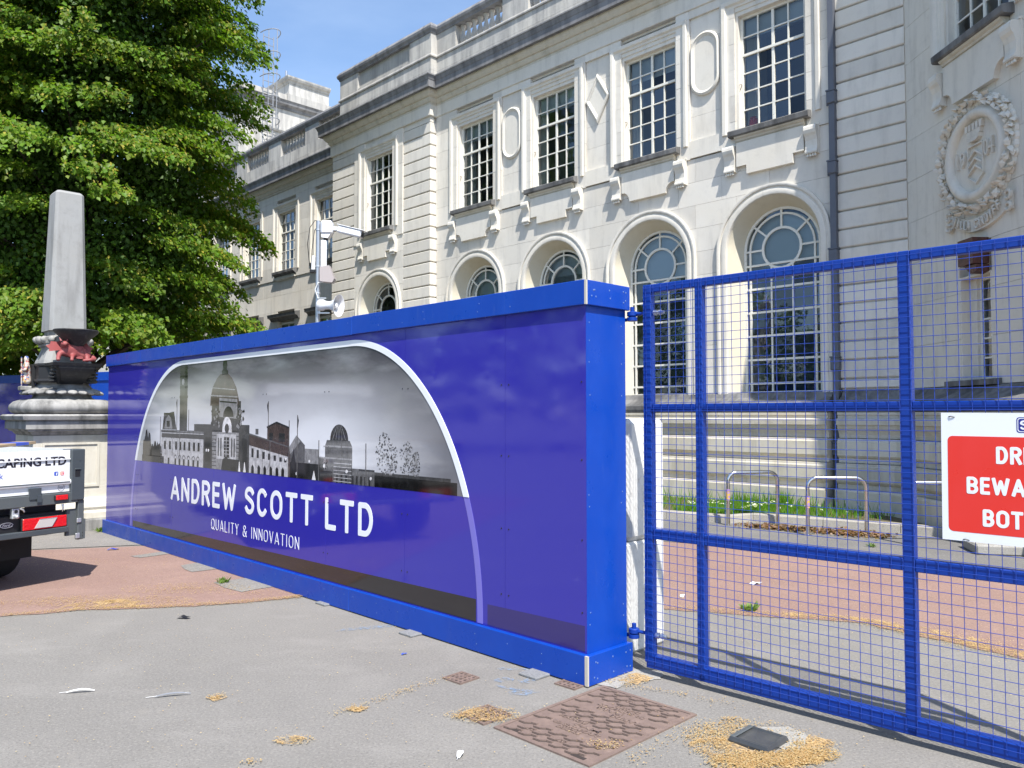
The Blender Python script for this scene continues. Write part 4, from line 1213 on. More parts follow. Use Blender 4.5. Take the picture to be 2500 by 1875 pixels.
# right wing and tower
sub([[(-7.43, ZP), (-6.62, ZP), (-6.62, 1.29), (-7.43, 1.42)]], BR, 0.0018)
sub([[(-7.43, ZP), (-6.66, ZP), (-6.66, 1.215), (-7.43, 1.30)]], 5, 0.0021)
sub([[(x, 1.185 - 0.07 * (x + 7.4) * .5), (x + 0.045, 1.185 - 0.07 * (x + 7.4) * .5), (x + 0.045, 1.275 - 0.12 * (x + 7.4)), (x, 1.275 - 0.12 * (x + 7.4))] for x in (-7.38, -7.27, -7.15, -7.04, -6.93, -6.82, -6.73)] + [[(x, ZP), (x + 0.055, ZP), (x + 0.055, 1.09), (x + 0.027, 1.115), (x, 1.09)] for x in (-7.38, -7.25, -7.13, -7.01, -6.89, -6.78)], 1, 0.0025)
sub([[(-7.43, 1.405), (-6.64, 1.30), (-6.64, 1.31), (-7.43, 1.42)], [(-7.30, 1.41), (-7.24, 1.41), (-7.24, 1.465), (-7.30, 1.465)]], 3, 0.0025)
sub([[(-7.06, 1.30), (-6.65, 1.27), (-6.65, 1.485), (-6.88, 1.53), (-7.06, 1.48)]], BR, 0.0024)
sub([[(-7.07, 1.475), (-6.88, 1.52), (-6.64, 1.475), (-6.64, 1.49), (-6.88, 1.538), (-7.07, 1.49)], r_(-7.02, -6.95, 1.36, 1.43), r_(-6.83, -6.72, 1.35, 1.43)], 1, 0.0028)
# houses, flagpoles, museum with the small dome
sub([[(-6.62, ZP), (-6.62, 1.31), (-6.50, 1.41), (-6.36, 1.33), (-6.36, ZP)]], 3, 0.0019)
sub([[(-6.62, 1.24), (-6.64, 1.305), (-6.51, 1.415), (-6.44, 1.36)], r_(-6.36, -6.12, ZP, 1.30)], 4, 0.0022)
sub([r_(-6.62, -6.04, ZP, 1.17), [(-6.60, 1.17), (-6.56, 1.30), (-6.52, 1.17)]], 1, 0.0026)
sub([r_(-6.12, -5.60, ZP, 1.235), r_(-6.02, -5.60, 1.235, 1.335), r_(-5.62, -5.28, ZP, 1.16), [(-6.02, 1.335), (-5.99, 1.385), (-5.64, 1.385), (-5.60, 1.335)]], 3, 0.0021)
sub([[(-5.945, 1.385)] + [(-5.80 - 0.14 * math.cos(R(a)), 1.385 + 0.135 * math.sin(R(a))) for a in range(0, 181, 12)] + [(-5.655, 1.385)]], 2, 0.0024)
sub([[(-5.80 + t - 0.003, 1.39), (-5.80 + t + 0.003, 1.39), (-5.80 + t * .3 + .002, 1.515), (-5.80 + t * .3 - .002, 1.515)] for t in (-.1, -.05, 0, .05, .1)] + [r_(-6.02, -5.60, 1.325, 1.34), r_(-6.12, -5.60, 1.225, 1.238)], 4, 0.0028)
sub([r_(-6.12, -5.90, ZP, 1.12), r_(-5.5, -5.28, 1.145, 1.16)] + [r_(x, x + 0.025, ZP, 1.10) for x in (-5.84, -5.77, -5.70, -5.60, -5.54, -5.48, -5.42, -5.36)], 1, 0.0025)
sub([r_(-5.88, -5.61, 1.04 + .03 * k, 1.045 + .03 * k) for k in range(6)], 5, 0.0028)
fl = [(-9.72, 1.18, 1.58), (-9.23, 1.42, 1.78), (-8.90, 1.42, 1.66), (-9.14, 1.1, 1.5), (-7.04, 1.48, 1.73), (-6.64, 1.03, 1.55), (-6.49, 1.03, 1.60), (-6.12, 1.03, 1.38), (-5.76, 1.25, 1.46), (-5.40, 1.03, 1.37), (-7.15, ZP, 1.25), (-7.0, ZP, 1.35)]
sub([r_(x - 0.004, x + 0.004, a, b) for x, a, b in fl], 3, 0.0047, 'printed_flagpoles')
sub([[(-6.488, 1.47), (-6.47, 1.55), (-6.487, 1.59)], [(-7.045, 1.62), (-7.065, 1.69), (-7.043, 1.73)], [(-9.235, 1.68), (-9.25, 1.74), (-9.233, 1.78)]], 1, 0.0050, 'printed_flags')
sub([arc(x, z, q, 0, 320, 9) for x, z, q in ((-6.28, 1.19, .014), (-6.03, 1.16, .016), (-5.68, 1.13, .016), (-5.33, 1.09, .013), (-8.42, 1.22, .016), (-8.37, 1.22, .016), (-6.50, 1.07, .014), (-6.70, 1.19, .012))] + [[(-7.66, ZP), (-7.62, ZP), (-7.64, 1.13)], [(-7.55, ZP), (-7.50, ZP), (-7.525, 1.13)], [(-6.23, ZP), (-6.17, ZP), (-6.2, 1.11)]], 6, 0.0044, 'printed_lights')
# white arch band, lower faint continuation, foot strips
def band_poly(zmin, zmax, side):
    o = [p for p in ell(0.0, 60, 0.185) if zmin - 1e-6 <= p[1] <= zmax + 1e-6]
    i = [p for p in ell(0.055, 60, 0.185) if zmin - 1e-6 <= p[1] <= zmax + 1e-6]
    def at(r, z):
        a, b = 1.63 - r, 2.02 - r * 0.9
        return (1.71 + a * math.sqrt(max(0, 1 - ((z - 0.2) / b) ** 2)), z)
    o = [at(0, zmin)] + o + ([at(0, zmax)] if zmax < 2 else [])
    i = [at(0.055, zmin)] + i + ([at(0.055, zmax)] if zmax < 2 else [])
    return [(UC + side * x, z) for x, z in o + i[::-1]]
BANDP = layer('printed_arch', [band_poly(ZP, 3, 1), band_poly(ZP, 3, -1), r_(UC - 1.712, UC + 1.712, 2.17, 2.22)], M_white_print, 0.0052, HO)
layer('printed_arch_foot', [band_poly(0.19, ZP - 0.002, 1), band_poly(0.19, ZP - 0.002, -1)], M_faint_print, 0.0022, HO)
layer('printed_strip', [[(-10.58, 0.19), (-4.07, 0.19), (-4.07, 0.345), (-10.58, 0.265)]], M_dark_print, 0.0010, HO)
layer('printed_strip', [[(-3.955, 0.19), (-3.10, 0.19), (-3.10, 0.345), (-3.955, 0.33)]], M_dark_print2, 0.0010, HO)
# lettering: rounded strokes
def letter_mesh(ch, w, h, t):
    """rounded single-stroke capital: polyline strokes with round ends, width w, height h, stroke t"""
    a = t / 2
    x0, x1, y0, y1 = a, w - a, a, h - a
    xm, ym = w / 2, h / 2
    def el(cx_, cy, rx, ry, d0, d1, n=14):
        return [(cx_ + rx * math.cos(R(d0 + (d1 - d0) * i / n)), cy + ry * math.sin(R(d0 + (d1 - d0) * i / n))) for i in range(n + 1)]
    rx = (x1 - x0) / 2
    S = {
     'A': [[(x0, y0), (xm, y1), (x1, y0)], [(x0 + rx * .32, y0 + h * .24), (x1 - rx * .32, y0 + h * .24)]],
     'N': [[(x0, y0), (x0, y1), (x1, y0), (x1, y1)]],
     'D': [[(x0, y0), (x0, y1), (xm - rx * .1, y1)] + el(xm - rx * .1, ym, rx * 1.1, ym - a, 90, -90) + [(x0, y0)]],
     'R': [[(x0, y0), (x0, y1), (xm, y1)] + el(xm, (y1 + ym) / 2, rx, (y1 - ym) / 2, 90, -90, 10) + [(x0, ym)], [(xm, ym), (x1, y0)]],
     'E': [[(x1, y1), (x0, y1), (x0, y0), (x1, y0)], [(x0, ym + .02 * h), (x1 - rx * .2, ym + .02 * h)]],
     'W': [[(x0, y1), (x0 + rx * .48, y0), (xm, y1 - h * .12), (x1 - rx * .48, y0), (x1, y1)]],
     'S': [el(xm, (y1 + ym) / 2, rx, (y1 - ym) / 2, 25, 200, 12) + el(xm, (ym + y0) / 2, rx, (ym - y0) / 2, 60, -155, 14)],
     'C': [el(xm, y1 - rx, rx, rx, 35, 180, 10) + el(xm, y0 + rx, rx, rx, 180, 325, 10)],
     'O': [el(xm, y1 - rx, rx, rx, 0, 180, 12) + el(xm, y0 + rx, rx, rx, 180, 360, 12) + [(x1, y1 - rx)]],
     'T': [[(x0, y1), (x1, y1)], [(xm, y1), (xm, y0)]],
     'L': [[(x0, y1), (x0, y0), (x1, y0)]],
     'Q': [el(xm, y1 - rx, rx, rx, 0, 180, 12) + el(xm, y0 + rx, rx, rx, 180, 360, 12) + [(x1, y1 - rx)], [(xm + rx * .2, y0 + rx * .6), (x1 + t * .4, y0 - t * .4)]],
     'U': [[(x0, y1)] + el(xm, y0 + rx, rx, rx, 180, 360, 12) + [(x1, y1)]],
     'I': [[(xm, y0), (xm, y1)]],
     'Y': [[(x0, y1), (xm, ym), (x1, y1)], [(xm, ym), (xm, y0)]],
     'H': [[(x0, y0), (x0, y1)], [(x1, y0), (x1, y1)], [(x0, ym), (x1, ym)]],
     'V': [[(x0, y1), (xm, y0), (x1, y1)]],
     'B': [[(x0, ym), (x0, y1), (xm, y1)] + el(xm, (y1 + ym) / 2, rx * .9, (y1 - ym) / 2, 90, -90, 8) + [(x0, ym), (x0, y0), (xm, y0)] + el(xm, (y0 + ym) / 2, rx, (ym - y0) / 2, -90, 90, 8)],
     '&': [[(x1, y0), (x0 + rx * .25, y1 - h * .22)] + el(xm - rx * .15, y1 - h * .17, rx * .6, h * .17, 195, -20, 9) + [(x0 + rx * .05, ym - h * .1)] + el(xm - rx * .1, y0 + h * .2, rx * .9, h * .2, 150, 330, 9) + [(x1, ym)]],
    }[ch]
    mb = MB()
    return mb, S
def stroke_text(body, u0, u1, z0, h, t, widths, gap, space, mat, parent, name, d0=0.0053, M=FH):
    tot = sum((widths.get(c, 0.62) if c != ' ' else space) for c in body) + gap * (len(body) - 1)
    k = (u1 - u0) / tot
    x = u0
    for ch in body:
        w = (widths.get(ch, 0.62) if ch != ' ' else space) * k
        if ch != ' ':
            mb, S = letter_mesh(ch, w, h, t)
            lev = 0
            for st in S:
                n = len(st)
                L, Rr = [], []
                pts = [Vector(p) for p in st]
                for i, p in enumerate(pts):
                    ds = []
                    if i: ds.append((p - pts[i - 1]).normalized() if (p - pts[i - 1]).length > 1e-7 else None)
                    if i < n - 1: ds.append((pts[i + 1] - p).normalized() if (pts[i + 1] - p).length > 1e-7 else None)
                    ds = [q for q in ds if q is not None]
                    nn = [Vector((-q.y, q.x)) for q in ds]
                    if len(nn) == 2 and ds[0].dot(ds[1]) > 0.75:
                        m = (nn[0] + nn[1]).normalized(); m = m / max(.5, m.dot(nn[0]))
                        L.append(p + m * t / 2); Rr.append(p - m * t / 2)
                    elif len(nn) == 2:
                        L.append(p + nn[0] * t / 2); Rr.append(p - nn[0] * t / 2)
                        # close this run, round the corner, start a new run
                        mb.quadstrip([[(a.x, -d0 - lev, a.y), (b.x, -d0 - lev, b.y), (b.x, -0.0003, b.y), (a.x, -0.0003, a.y)] for a, b in zip(L, Rr)])
                        lev += 0.00004
                        L, Rr = [p + nn[1] * t / 2], [p - nn[1] * t / 2]
                    else:
                        L.append(p + nn[0] * t / 2); Rr.append(p - nn[0] * t / 2)
                    if len(nn) == 1:
                        e_ = (-ds[0] if i == 0 else ds[0]) * (t / 2)
                        q_ = nn[0] * (t / 2)
                        pg = [p - q_ - e_ * .2, p - q_ + e_ * .62, p - q_ * .88 + e_ * .88, p - q_ * .6 + e_, p + q_ * .6 + e_, p + q_ * .88 + e_ * .88, p + q_ + e_ * .62, p + q_ - e_ * .2]
                        mb.prism([(w_.x, w_.y) for w_ in pg], -d0 - lev, -0.0003)
                        lev += 0.00004
                    elif len(nn) == 2 and ds[0].dot(ds[1]) <= 0.75:
                        mb.prism([(p.x + t / 2 * math.cos(2 * math.pi * q / 14), p.y + t / 2 * math.sin(2 * math.pi * q / 14)) for q in range(14)], -d0 - lev, -0.0003)
                        lev += 0.00004
                mb.quadstrip([[(a.x, -d0 - lev, a.y), (b.x, -d0 - lev, b.y), (b.x, -0.0003, b.y), (a.x, -0.0003, a.y)] for a, b in zip(L, Rr)])
                lev += 0.00004
            link_mesh(name, mb.mesh(name, mat), parent, M @ Matrix.Translation((x, 0, z0)))
        x += w + gap * k
WD = {'A': .70, 'N': .64, 'D': .62, 'R': .60, 'E': .52, 'W': .92, 'S': .58, 'C': .60, 'O': .68, 'T': .62, 'L': .50, 'Q': .68, 'U': .62, 'I': .16, 'Y': .60, 'V': .64, '&': .70, 'H': .64, 'B': .62}
stroke_text('ANDREW SCOTT LTD', -9.37, -5.30, 0.622, 0.272, 0.046, WD, 0.20, 0.22, M_white_print, HO, 'letter', 0.0024)
stroke_text('QUALITY & INNOVATION', -8.275, -6.445, 0.392, 0.112, 0.0078, WD, 0.28, 0.30, M_white_print, HO, 'letter', 0.0022)

# ================================================================ MESH GATE
GR = Vector((0.72897, -0.68455, 0))
GN = Vector((-0.68455, -0.72897, 0))
FG = frame(GR, GN, GN * -4.165)
M_gate = gloss('blue_gate_paint', (0.002, 0.034, 0.26), 0.38, spec=0.35, scuff=0.16)
M_wire = gloss('blue_wire', (0.012, 0.045, 0.30), 0.40, scuff=0.10)
GA = thing('mesh_gate', 'blue welded mesh gate hung from the end of the hoarding', 'gate', tuple(GN * -4.165 + GR * -1.4))
def gpart(name, mb, mat=None, parent=None, smooth=None):
    return mb.build(name, mat or M_gate, parent or GA, FG, smooth)
ZB, ZT = 0.080, 2.412
UPR = [(-2.792, -2.733), (-2.427, -2.378), (-1.285, -1.231), (-0.10, -0.045)]
for i, (a, b) in enumerate(UPR):
    gpart('upright', MB().cbox(a, b, 0.004, 0.056, ZB, ZT, 0.004))
rows = [(2.363, 2.412), (1.620, 1.667), (0.837, 0.899), (0.048, 0.128)]
for (z0, z1) in rows:
    for (a, b) in zip(UPR[:-1], UPR[1:]):
        lo, hi = a[1] + 0.0005, b[0] - 0.0005
        if z1 - z0 < 0.07:
            gpart('rail', MB().cbox(lo, hi, 0.005, 0.055, z0, z1, 0.004))
        else:
            gpart('bottom_rail', MB().cbox(lo - 0.05, hi + 0.05, 0.0045 + 0.0005, 0.0535, z0, z1, 0.004))
    if abs(z0 - 1.62) < 1e-3:
        for (a, b) in zip(UPR[:-1], UPR[1:]):
            gpart('rail_lip', MB().box(a[1], b[0], -0.002, 0.004, 1.636, 1.641))
wv = MB().tube([(0, 0, ZB - 0.01), (0, 0, ZT - 0.004)], 0.00165, 6, True).mesh('wire', M_wire, 60)
wh = MB().tube([(-2.787, 0, 0), (-0.05, 0, 0)], 0.00165, 6, True).mesh('wire', M_wire, 60)
u = -2.342 - 0.0529 * 8
while u < -0.06:
    link_mesh('wire', wv, GA, FG @ Matrix.Translation((u + rng.uniform(-.001, .001), -0.0005, 0)) @ Matrix.Rotation(rng.uniform(-.0006, .0006), 4, 'Y'))
    u += 0.0529
z = 2.388
while z > ZB + 0.01:
    link_mesh('wire', wh, GA, FG @ Matrix.Translation((0, -0.0052, z + rng.uniform(-.001, .001))))
    z -= 0.0509
M_zinc = Mat('worn_zinc', (0.45, 0.48, 0.52), 0.35, 0.5, 0.8)
M_zinc.mix(M_zinc.mul(M_zinc.remap(M_zinc.noise(40, 4), 0.45, 0.6), 0.6), (0.02, 0.08, 0.35))
M_zinc = M_zinc.done()
for z in (2.225, 0.236):
    hg = gpart('hinge', MB().lathe([(0.032, -0.03), (0.034, -0.028), (0.034, -0.006), (0.02, -0.004), (0.028, 0.0), (0.034, 0.004), (0.034, 0.026), (0.03, 0.03), (0.014, 0.031), (0.014, 0.06), (0.001, 0.062)], 14, (-2.881, 0.02, z)).tube([(-2.86, 0.02, z + 0.014), (-2.79, 0.03, z + 0.014)], 0.011, 8).box(-2.94, -2.881, 0.012, 0.028, z - 0.028, z - 0.008), None, None, 40)
    link_mesh('hinge_bolt', MB().tube([(-2.733, 0.03, z + 0.012), (-2.66, 0.045, z + 0.012)], 0.010, 8).tube([(-2.725, 0.03, z + 0.012), (-2.705, 0.035, z + 0.012)], 0.019, 6).tube([(-2.695, 0.037, z + 0.012), (-2.675, 0.042, z + 0.012)], 0.017, 6).mesh('hinge_bolt', M_zinc, 40), hg, FG)

# warning sign tied to the gate
M_sign_w = gloss('white_sign_board', (0.72, 0.74, 0.78), 0.35, scuff=0.12)
M_sign_r = gloss('red_sign_print', (0.66, 0.030, 0.022), 0.3, scuff=0.08)
M_sign_n = gloss('navy_sign_print', (0.02, 0.025, 0.22), 0.3, scuff=0.05)
FS = FG @ Matrix.Translation((-1.101, -0.012, 1.014)) @ Matrix.Rotation(R(0.4), 4, 'Y')
SG = thing('warning_sign', 'white and red warning board tied to the blue mesh gate', 'sign', tuple((FS @ Matrix.Translation((0.5, 0, 0))).translation))
def rrect(x0, x1, z0, z1, r, n=5):
    out = []
    for cx_, cz_, a0 in ((x1 - r, z1 - r, 0), (x0 + r, z1 - r, 90), (x0 + r, z0 + r, 180), (x1 - r, z0 + r, 270)):
        out += [(cx_ + r * math.cos(R(a0 + 90 * k / n)), cz_ + r * math.sin(R(a0 + 90 * k / n))) for k in range(n + 1)]
    return out
MB().box(0, 0.78, -0.004, 0.0, 0, 0.597).build('board', M_sign_w, SG, FS)
MB().prism(rrect(0.027, 0.753, 0.042, 0.488, 0.022), -0.0046, -0.0035).build('red_panel', M_sign_r, SG, FS)
MB().prism(rrect(0.308, 0.475, 0.508, 0.578, 0.012), -0.0046, -0.0035).build('navy_panel', M_sign_n, SG, FS)
MB().prism(rrect(0.312, 0.471, 0.512, 0.574, 0.010) + rrect(0.315, 0.468, 0.515, 0.571, 0.009)[::-1], -0.0049, -0.0040).build('navy_panel_line', M_sign_w, SG, FS)
for body, x0, z0, w_ in (('DRIVERS', 0.226, 0.365, 0.33), ('BEWARE', 0.105, 0.222, 0.335), ('BOTH', 0.169, 0.076, 0.215), ('S', 0.322, 0.522, 0.030)):
    hh = 0.079 if body != 'S' else 0.042
    stroke_text(body, x0, x0 + w_, z0, hh, 0.0150 if body != 'S' else 0.008, WD, 0.10, 0.3, M_sign_w, SG, 'lettering', 0.0052, FS)
for x, z in ((0.045, 0.578), (0.10, 0.008)):
    MB().tube([(x - 0.012, -0.005, z), (x, -0.009, z + 0.002), (x + 0.014, -0.005, z - 0.002)], 0.0022, 5).build('cable_tie', M_obelisk_black, SG, FS)

# white-painted concrete pillar behind the gate hinge
M_wconc = Mat('white_painted_concrete', (0.68, 0.67, 0.63), 0.85, 0.3)
M_wconc.mix(M_wconc.mul(M_wconc.remap(M_wconc.noise(16, 7, 0.7), 0.52, 0.72), 0.6), (0.36, 0.34, 0.30))
M_wconc.bump(M_wconc.noise(40, 6, 0.7), 0.004, 0.5)
M_wconc = M_wconc.done()
FP = frame(UR, NO, UR * -3.27 + NO * -4.30)
PI_ = thing('concrete_pillar', 'white concrete pillar of two stacked blocks behind the gate hinge', 'pillar', tuple(UR * -3.4 + NO * -4.5))
MB().cbox(-0.26, 0.0, 0.0, 0.42, 0.0, 0.742, 0.02).build('lower_block', M_wconc, PI_, FP)
MB().cbox(-0.255, 0.004, 0.004, 0.43, 0.746, 1.575, 0.035).build('upper_block', M_wconc, PI_, FP)

# ================================================================ OBELISK
OU, OW = -12.57, -3.345
FO = frame(UR, NO, UR * OU + NO * OW)
OB = thing('stone_obelisk', 'grey stone obelisk on a moulded pedestal at the far end of the hoarding', 'obelisk', tuple(UR * OU + NO * OW))
def square(prof, cut=0.0):
    """stack of square (or corner-cut) rings: (half width, z)"""
    rings = []
    for h, z in prof:
        c = h * cut
        if cut:
            rings.append([(-h + c, -h, z), (h - c, -h, z), (h, -h + c, z), (h, h - c, z), (h - c, h, z), (-h + c, h, z), (-h, h - c, z), (-h, -h + c, z)])
        else:
            rings.append([(-h, -h, z), (h, -h, z), (h, h, z), (-h, h, z)])
    return MB().quadstrip(rings)
def opart(name, mb, mat, smooth=None, parent=None):
    return mb.build(name, mat, parent or OB, FO, smooth)
opart('plinth_step', square([(0.68, 0.0), (0.675, 0.15), (0.66, 0.17)]), M_pedestal)
opart('base_moulding', square([(0.63, 0.172), (0.625, 0.25), (0.585, 0.28), (0.60, 0.32), (0.585, 0.36), (0.54, 0.37), (0.52, 0.42), (0.50, 0.44), (0.49, 0.46)]), M_render)
opart('die', square([(0.465, 0.462), (0.465, 1.32)]), M_render)
dp = MB()
for (x0, x1, z0, z1) in ((-0.36, 0.36, 1.19, 1.22), (-0.36, 0.36, 0.60, 0.63), (-0.36, -0.33, 0.63, 1.19), (0.33, 0.36, 0.63, 1.19)):
    dp.box(0.4655, 0.482, x0, x1, z0, z1)
    dp.box(x0, x1, -0.482, -0.4655, z0, z1)
opart('die_panel_moulding', dp, M_render)
opart('pedestal_cornice', square([(0.47, 1.325), (0.49, 1.345), (0.505, 1.37), (0.545, 1.38), (0.55, 1.40), (0.58, 1.41), (0.58, 1.50), (0.57, 1.52), (0.62, 1.535), (0.635, 1.585), (0.60, 1.61)]), M_pedestal)
opart('torus', MB().quadstrip([[((h) * s0, (h) * s1, z) for s0, s1 in ((-1, -.8), (-.8, -1), (.8, -1), (1, -.8), (1, .8), (.8, 1), (-.8, 1), (-1, .8))] for h, z in ((0.50, 1.612), (0.55, 1.64), (0.575, 1.69), (0.565, 1.74), (0.52, 1.79), (0.45, 1.815))]), M_pedestal, 50)
g = MB().lathe([(0.43, 1.816), (0.38, 1.84), (0.36, 1.88), (0.39, 1.90), (0.46, 1.91)], 20)
opart('neck', g, M_pedestal, 50)
for k in range(22):
    a = 2 * math.pi * k / 22
    m2 = MB().sphere((0, 0, 0), 1, 8, 6)
    m2.v = [((0.43 + 0.10 * x) * math.cos(a + 0.165 * y), (0.43 + 0.10 * x) * math.sin(a + 0.165 * y), 1.93 - 0.035 * x + 0.036 * z_) for x, y, z_ in m2.v]
    opart('gadroon', m2, M_pedestal, 60)
opart('collar_seat', MB().lathe([(0.40, 1.95), (0.37, 1.99), (0.33, 2.03), (0.33, 2.05)], 20), M_pedestal, 50)
opart('iron_band', square([(0.37, 2.05), (0.385, 2.07), (0.38, 2.09), (0.365, 2.10), (0.365, 2.26), (0.38, 2.28), (0.38, 2.31), (0.30, 2.315)], 0.35), M_obelisk_black)
opart('shaft_foot', square([(0.31, 2.316), (0.30, 2.36), (0.27, 2.44), (0.245, 2.51), (0.24, 2.55), (0.27, 2.565), (0.27, 2.60)], 0.25), M_obelisk)
for k in range(18):
    a = 2 * math.pi * k / 18
    m2 = MB().sphere((0, 0, 0), 1, 8, 6)
    m2.v = [((0.315 + 0.07 * x) * math.cos(a + 0.16 * y) , (0.315 + 0.07 * x) * math.sin(a + 0.16 * y), 2.645 + 0.055 * z_ + 0.012 * x) for x, y, z_ in m2.v]
    opart('leaf_moulding', m2, M_pedestal, 60)
opart('shaft_seat', square([(0.28, 2.60), (0.285, 2.68), (0.25, 2.70), (0.21, 2.715), (0.21, 2.78)], 0.25), M_pedestal)
sh_ = square([(0.240, 2.782), (0.182, 4.75), (0.157, 4.785), (0.0, 4.815)], 0.20)
opart('shaft', sh_, M_obelisk)
# iron bowl and console on the face towards the road
M_iron = Mat('weathered_black_iron', (0.022, 0.022, 0.022), 0.6)
M_iron.mix(M_iron.mul(M_iron.remap(M_iron.noise(20, 5), 0.5, 0.75), 0.6), (0.08, 0.078, 0.072))
M_iron = M_iron.done()
bowl = MB().lathe([(0.05, 2.50), (0.07, 2.53), (0.10, 2.57), (0.16, 2.63), (0.22, 2.69), (0.27, 2.735), (0.285, 2.765), (0.28, 2.775), (0.25, 2.765), (0.02, 2.72)], 24, (0.50, 0.02, 0))
opart('iron_hood', bowl, M_iron, 40)
opart('hood_stem', MB().box(0.20, 0.52, -0.04, 0.06, 2.46, 2.54), M_iron)
con = MB()
for k in range(9):
    t = k / 8
    con.v += [(0.36 + 0.30 * math.sin(t * math.pi / 2), y, 2.03 + 0.24 * t) for y in (-0.12 - 0.12 * t, 0.12 + 0.12 * t)]
b0 = 0
for k in range(8):
    con.f.append((2 * k, 2 * k + 1, 2 * k + 3, 2 * k + 2))
con.quadstrip([[(0.30, -0.30, 2.27), (0.67, -0.30, 2.27), (0.67, 0.30, 2.27), (0.30, 0.30, 2.27)], [(0.30, -0.31, 2.31), (0.69, -0.31, 2.31), (0.69, 0.31, 2.31), (0.30, 0.31, 2.31)]])
con.quadstrip([[(0.30, -0.15, 2.03), (0.37, -0.15, 2.03), (0.37, 0.15, 2.03), (0.30, 0.15, 2.03)], [(0.30, -0.28, 2.268), (0.65, -0.28, 2.268), (0.65, 0.28, 2.268), (0.30, 0.28, 2.268)]])
opart('console', con, M_iron)
for s in (-1, 1):
    for k in range(5):
        opart('console_leaf', MB().tube([(0.40, s * (0.21 - .01 * k), 2.06 + 0.045 * k), (0.46 + .03 * k, s * (0.30 - .005 * k), 2.075 + 0.045 * k), (0.52 + .03 * k, s * (0.25 - .004 * k), 2.07 + 0.045 * k)], [0.006, 0.018, 0.006], 6), M_iron, 50)

def skin_mesh(name, nodes, edges, mat, sub=1, root=0):
    me = bpy.data.meshes.new(name)
    me.from_pydata([n[:3] for n in nodes], edges, [])
    ob = bpy.data.objects.new(name, me)
    col.objects.link(ob)
    md = ob.modifiers.new('skin', 'SKIN')
    md.use_smooth_shade = True
    for i, n in enumerate(nodes):
        r = n[3]
        me.skin_vertices[0].data[i].radius = (r, r) if not isinstance(r, tuple) else r
    me.skin_vertices[0].data[root].use_root = True
    ss = ob.modifiers.new('sub', 'SUBSURF')
    ss.levels = ss.render_levels = sub
    bpy.context.view_layer.update()
    dg = bpy.context.evaluated_depsgraph_get()
    out = bpy.data.meshes.new_from_object(ob.evaluated_get(dg))
    bpy.data.objects.remove(ob)
    out.materials.clear()
    out.materials.append(mat)
    out.shade_smooth()
    return out
# red dragon sculpture sitting on the console
M_drag = Mat('faded_red_paint', (0.25, 0.055, 0.055), 0.6)
M_drag.mix(M_drag.mul(M_drag.remap(M_drag.noise(14, 5), 0.5, 0.72), 0.6), (0.36, 0.15, 0.12))
M_drag.mix(M_drag.mul(M_drag.remap(M_drag.noise(30, 4), 0.58, 0.7), 0.5), (0.13, 0.02, 0.02))
M_drag = M_drag.done()
FD = FO @ Matrix.Translation((0.50, -0.03, 2.312)) @ Matrix.Scale(1.25, 4)
DR = thing('dragon_figure', 'small faded red dragon figure crouching on the black iron console of the obelisk', 'sculpture', tuple(FD.translation))
nodes = [(0.0, 0.03, 0.10, 0.075), (0.0, 0.12, 0.12, 0.06), (0.02, -0.03, 0.13, 0.07), (0.06, -0.08, 0.17, 0.05), (0.09, -0.10, 0.21, 0.042), (0.15, -0.11, 0.20, 0.026), (0.0, 0.19, 0.08, 0.04), (0.06, 0.22, 0.05, 0.026), (0.12, 0.16, 0.04, 0.02), (0.10, 0.08, 0.03, 0.014),
         (0.07, -0.14, 0.10, 0.03), (0.13, -0.17, 0.04, 0.02), (0.15, -0.17, 0.015, 0.022), (0.07, -0.01, 0.08, 0.03), (0.13, -0.03, 0.06, 0.018), (0.15, -0.04, 0.015, 0.02), (0.06, 0.14, 0.07, 0.035), (0.10, 0.13, 0.02, 0.022)]
ed = [(0, 1), (0, 2), (2, 3), (3, 4), (4, 5), (1, 6), (6, 7), (7, 8), (8, 9), (2, 10), (10, 11), (11, 12), (2, 13), (13, 14), (14, 15), (1, 16), (16, 17)]
link_mesh('body', skin_mesh('body', nodes, ed, M_drag, 2), DR, FD)
for s, y in ((-1, -0.06), (1, 0.02)):
    w = MB()
    base = [(-0.02, y, 0.15), (-0.05, y - 0.02, 0.16)]
    tips = [(-0.06, y + 0.02 + s * 0.05, 0.25), (-0.03, y + s * 0.14, 0.235), (0.01, y + s * 0.20, 0.18), (0.03, y + s * 0.17, 0.12)]
    for a, b in zip(tips[:-1], tips[1:]):
        mid = tuple((p + q) / 2 * 0.9 + r * 0.1 for p, q, r in zip(a, b, base[0]))
        w.quadstrip([[base[0], a, mid], [base[1], (a[0] - .012, a[1], a[2]), (mid[0] - .012, mid[1], mid[2])]])
        w.quadstrip([[base[0], mid, b], [base[1], (mid[0] - .012, mid[1], mid[2]), (b[0] - .012, b[1], b[2])]])
    link_mesh('wing', w.mesh('wing', M_drag), DR, FD)
for s in (-1, 1):
    link_mesh('ear', MB().tube([(0.08, -0.10 + s * 0.028, 0.235), (0.065, -0.10 + s * 0.045, 0.275)], [0.012, 0.002], 6).mesh('ear', M_drag), DR, FD)
    link_mesh('eye', MB().sphere((0.122, -0.105 + s * 0.022, 0.222), 0.007, 6, 4).mesh('eye', M_obelisk_black), DR, FD)
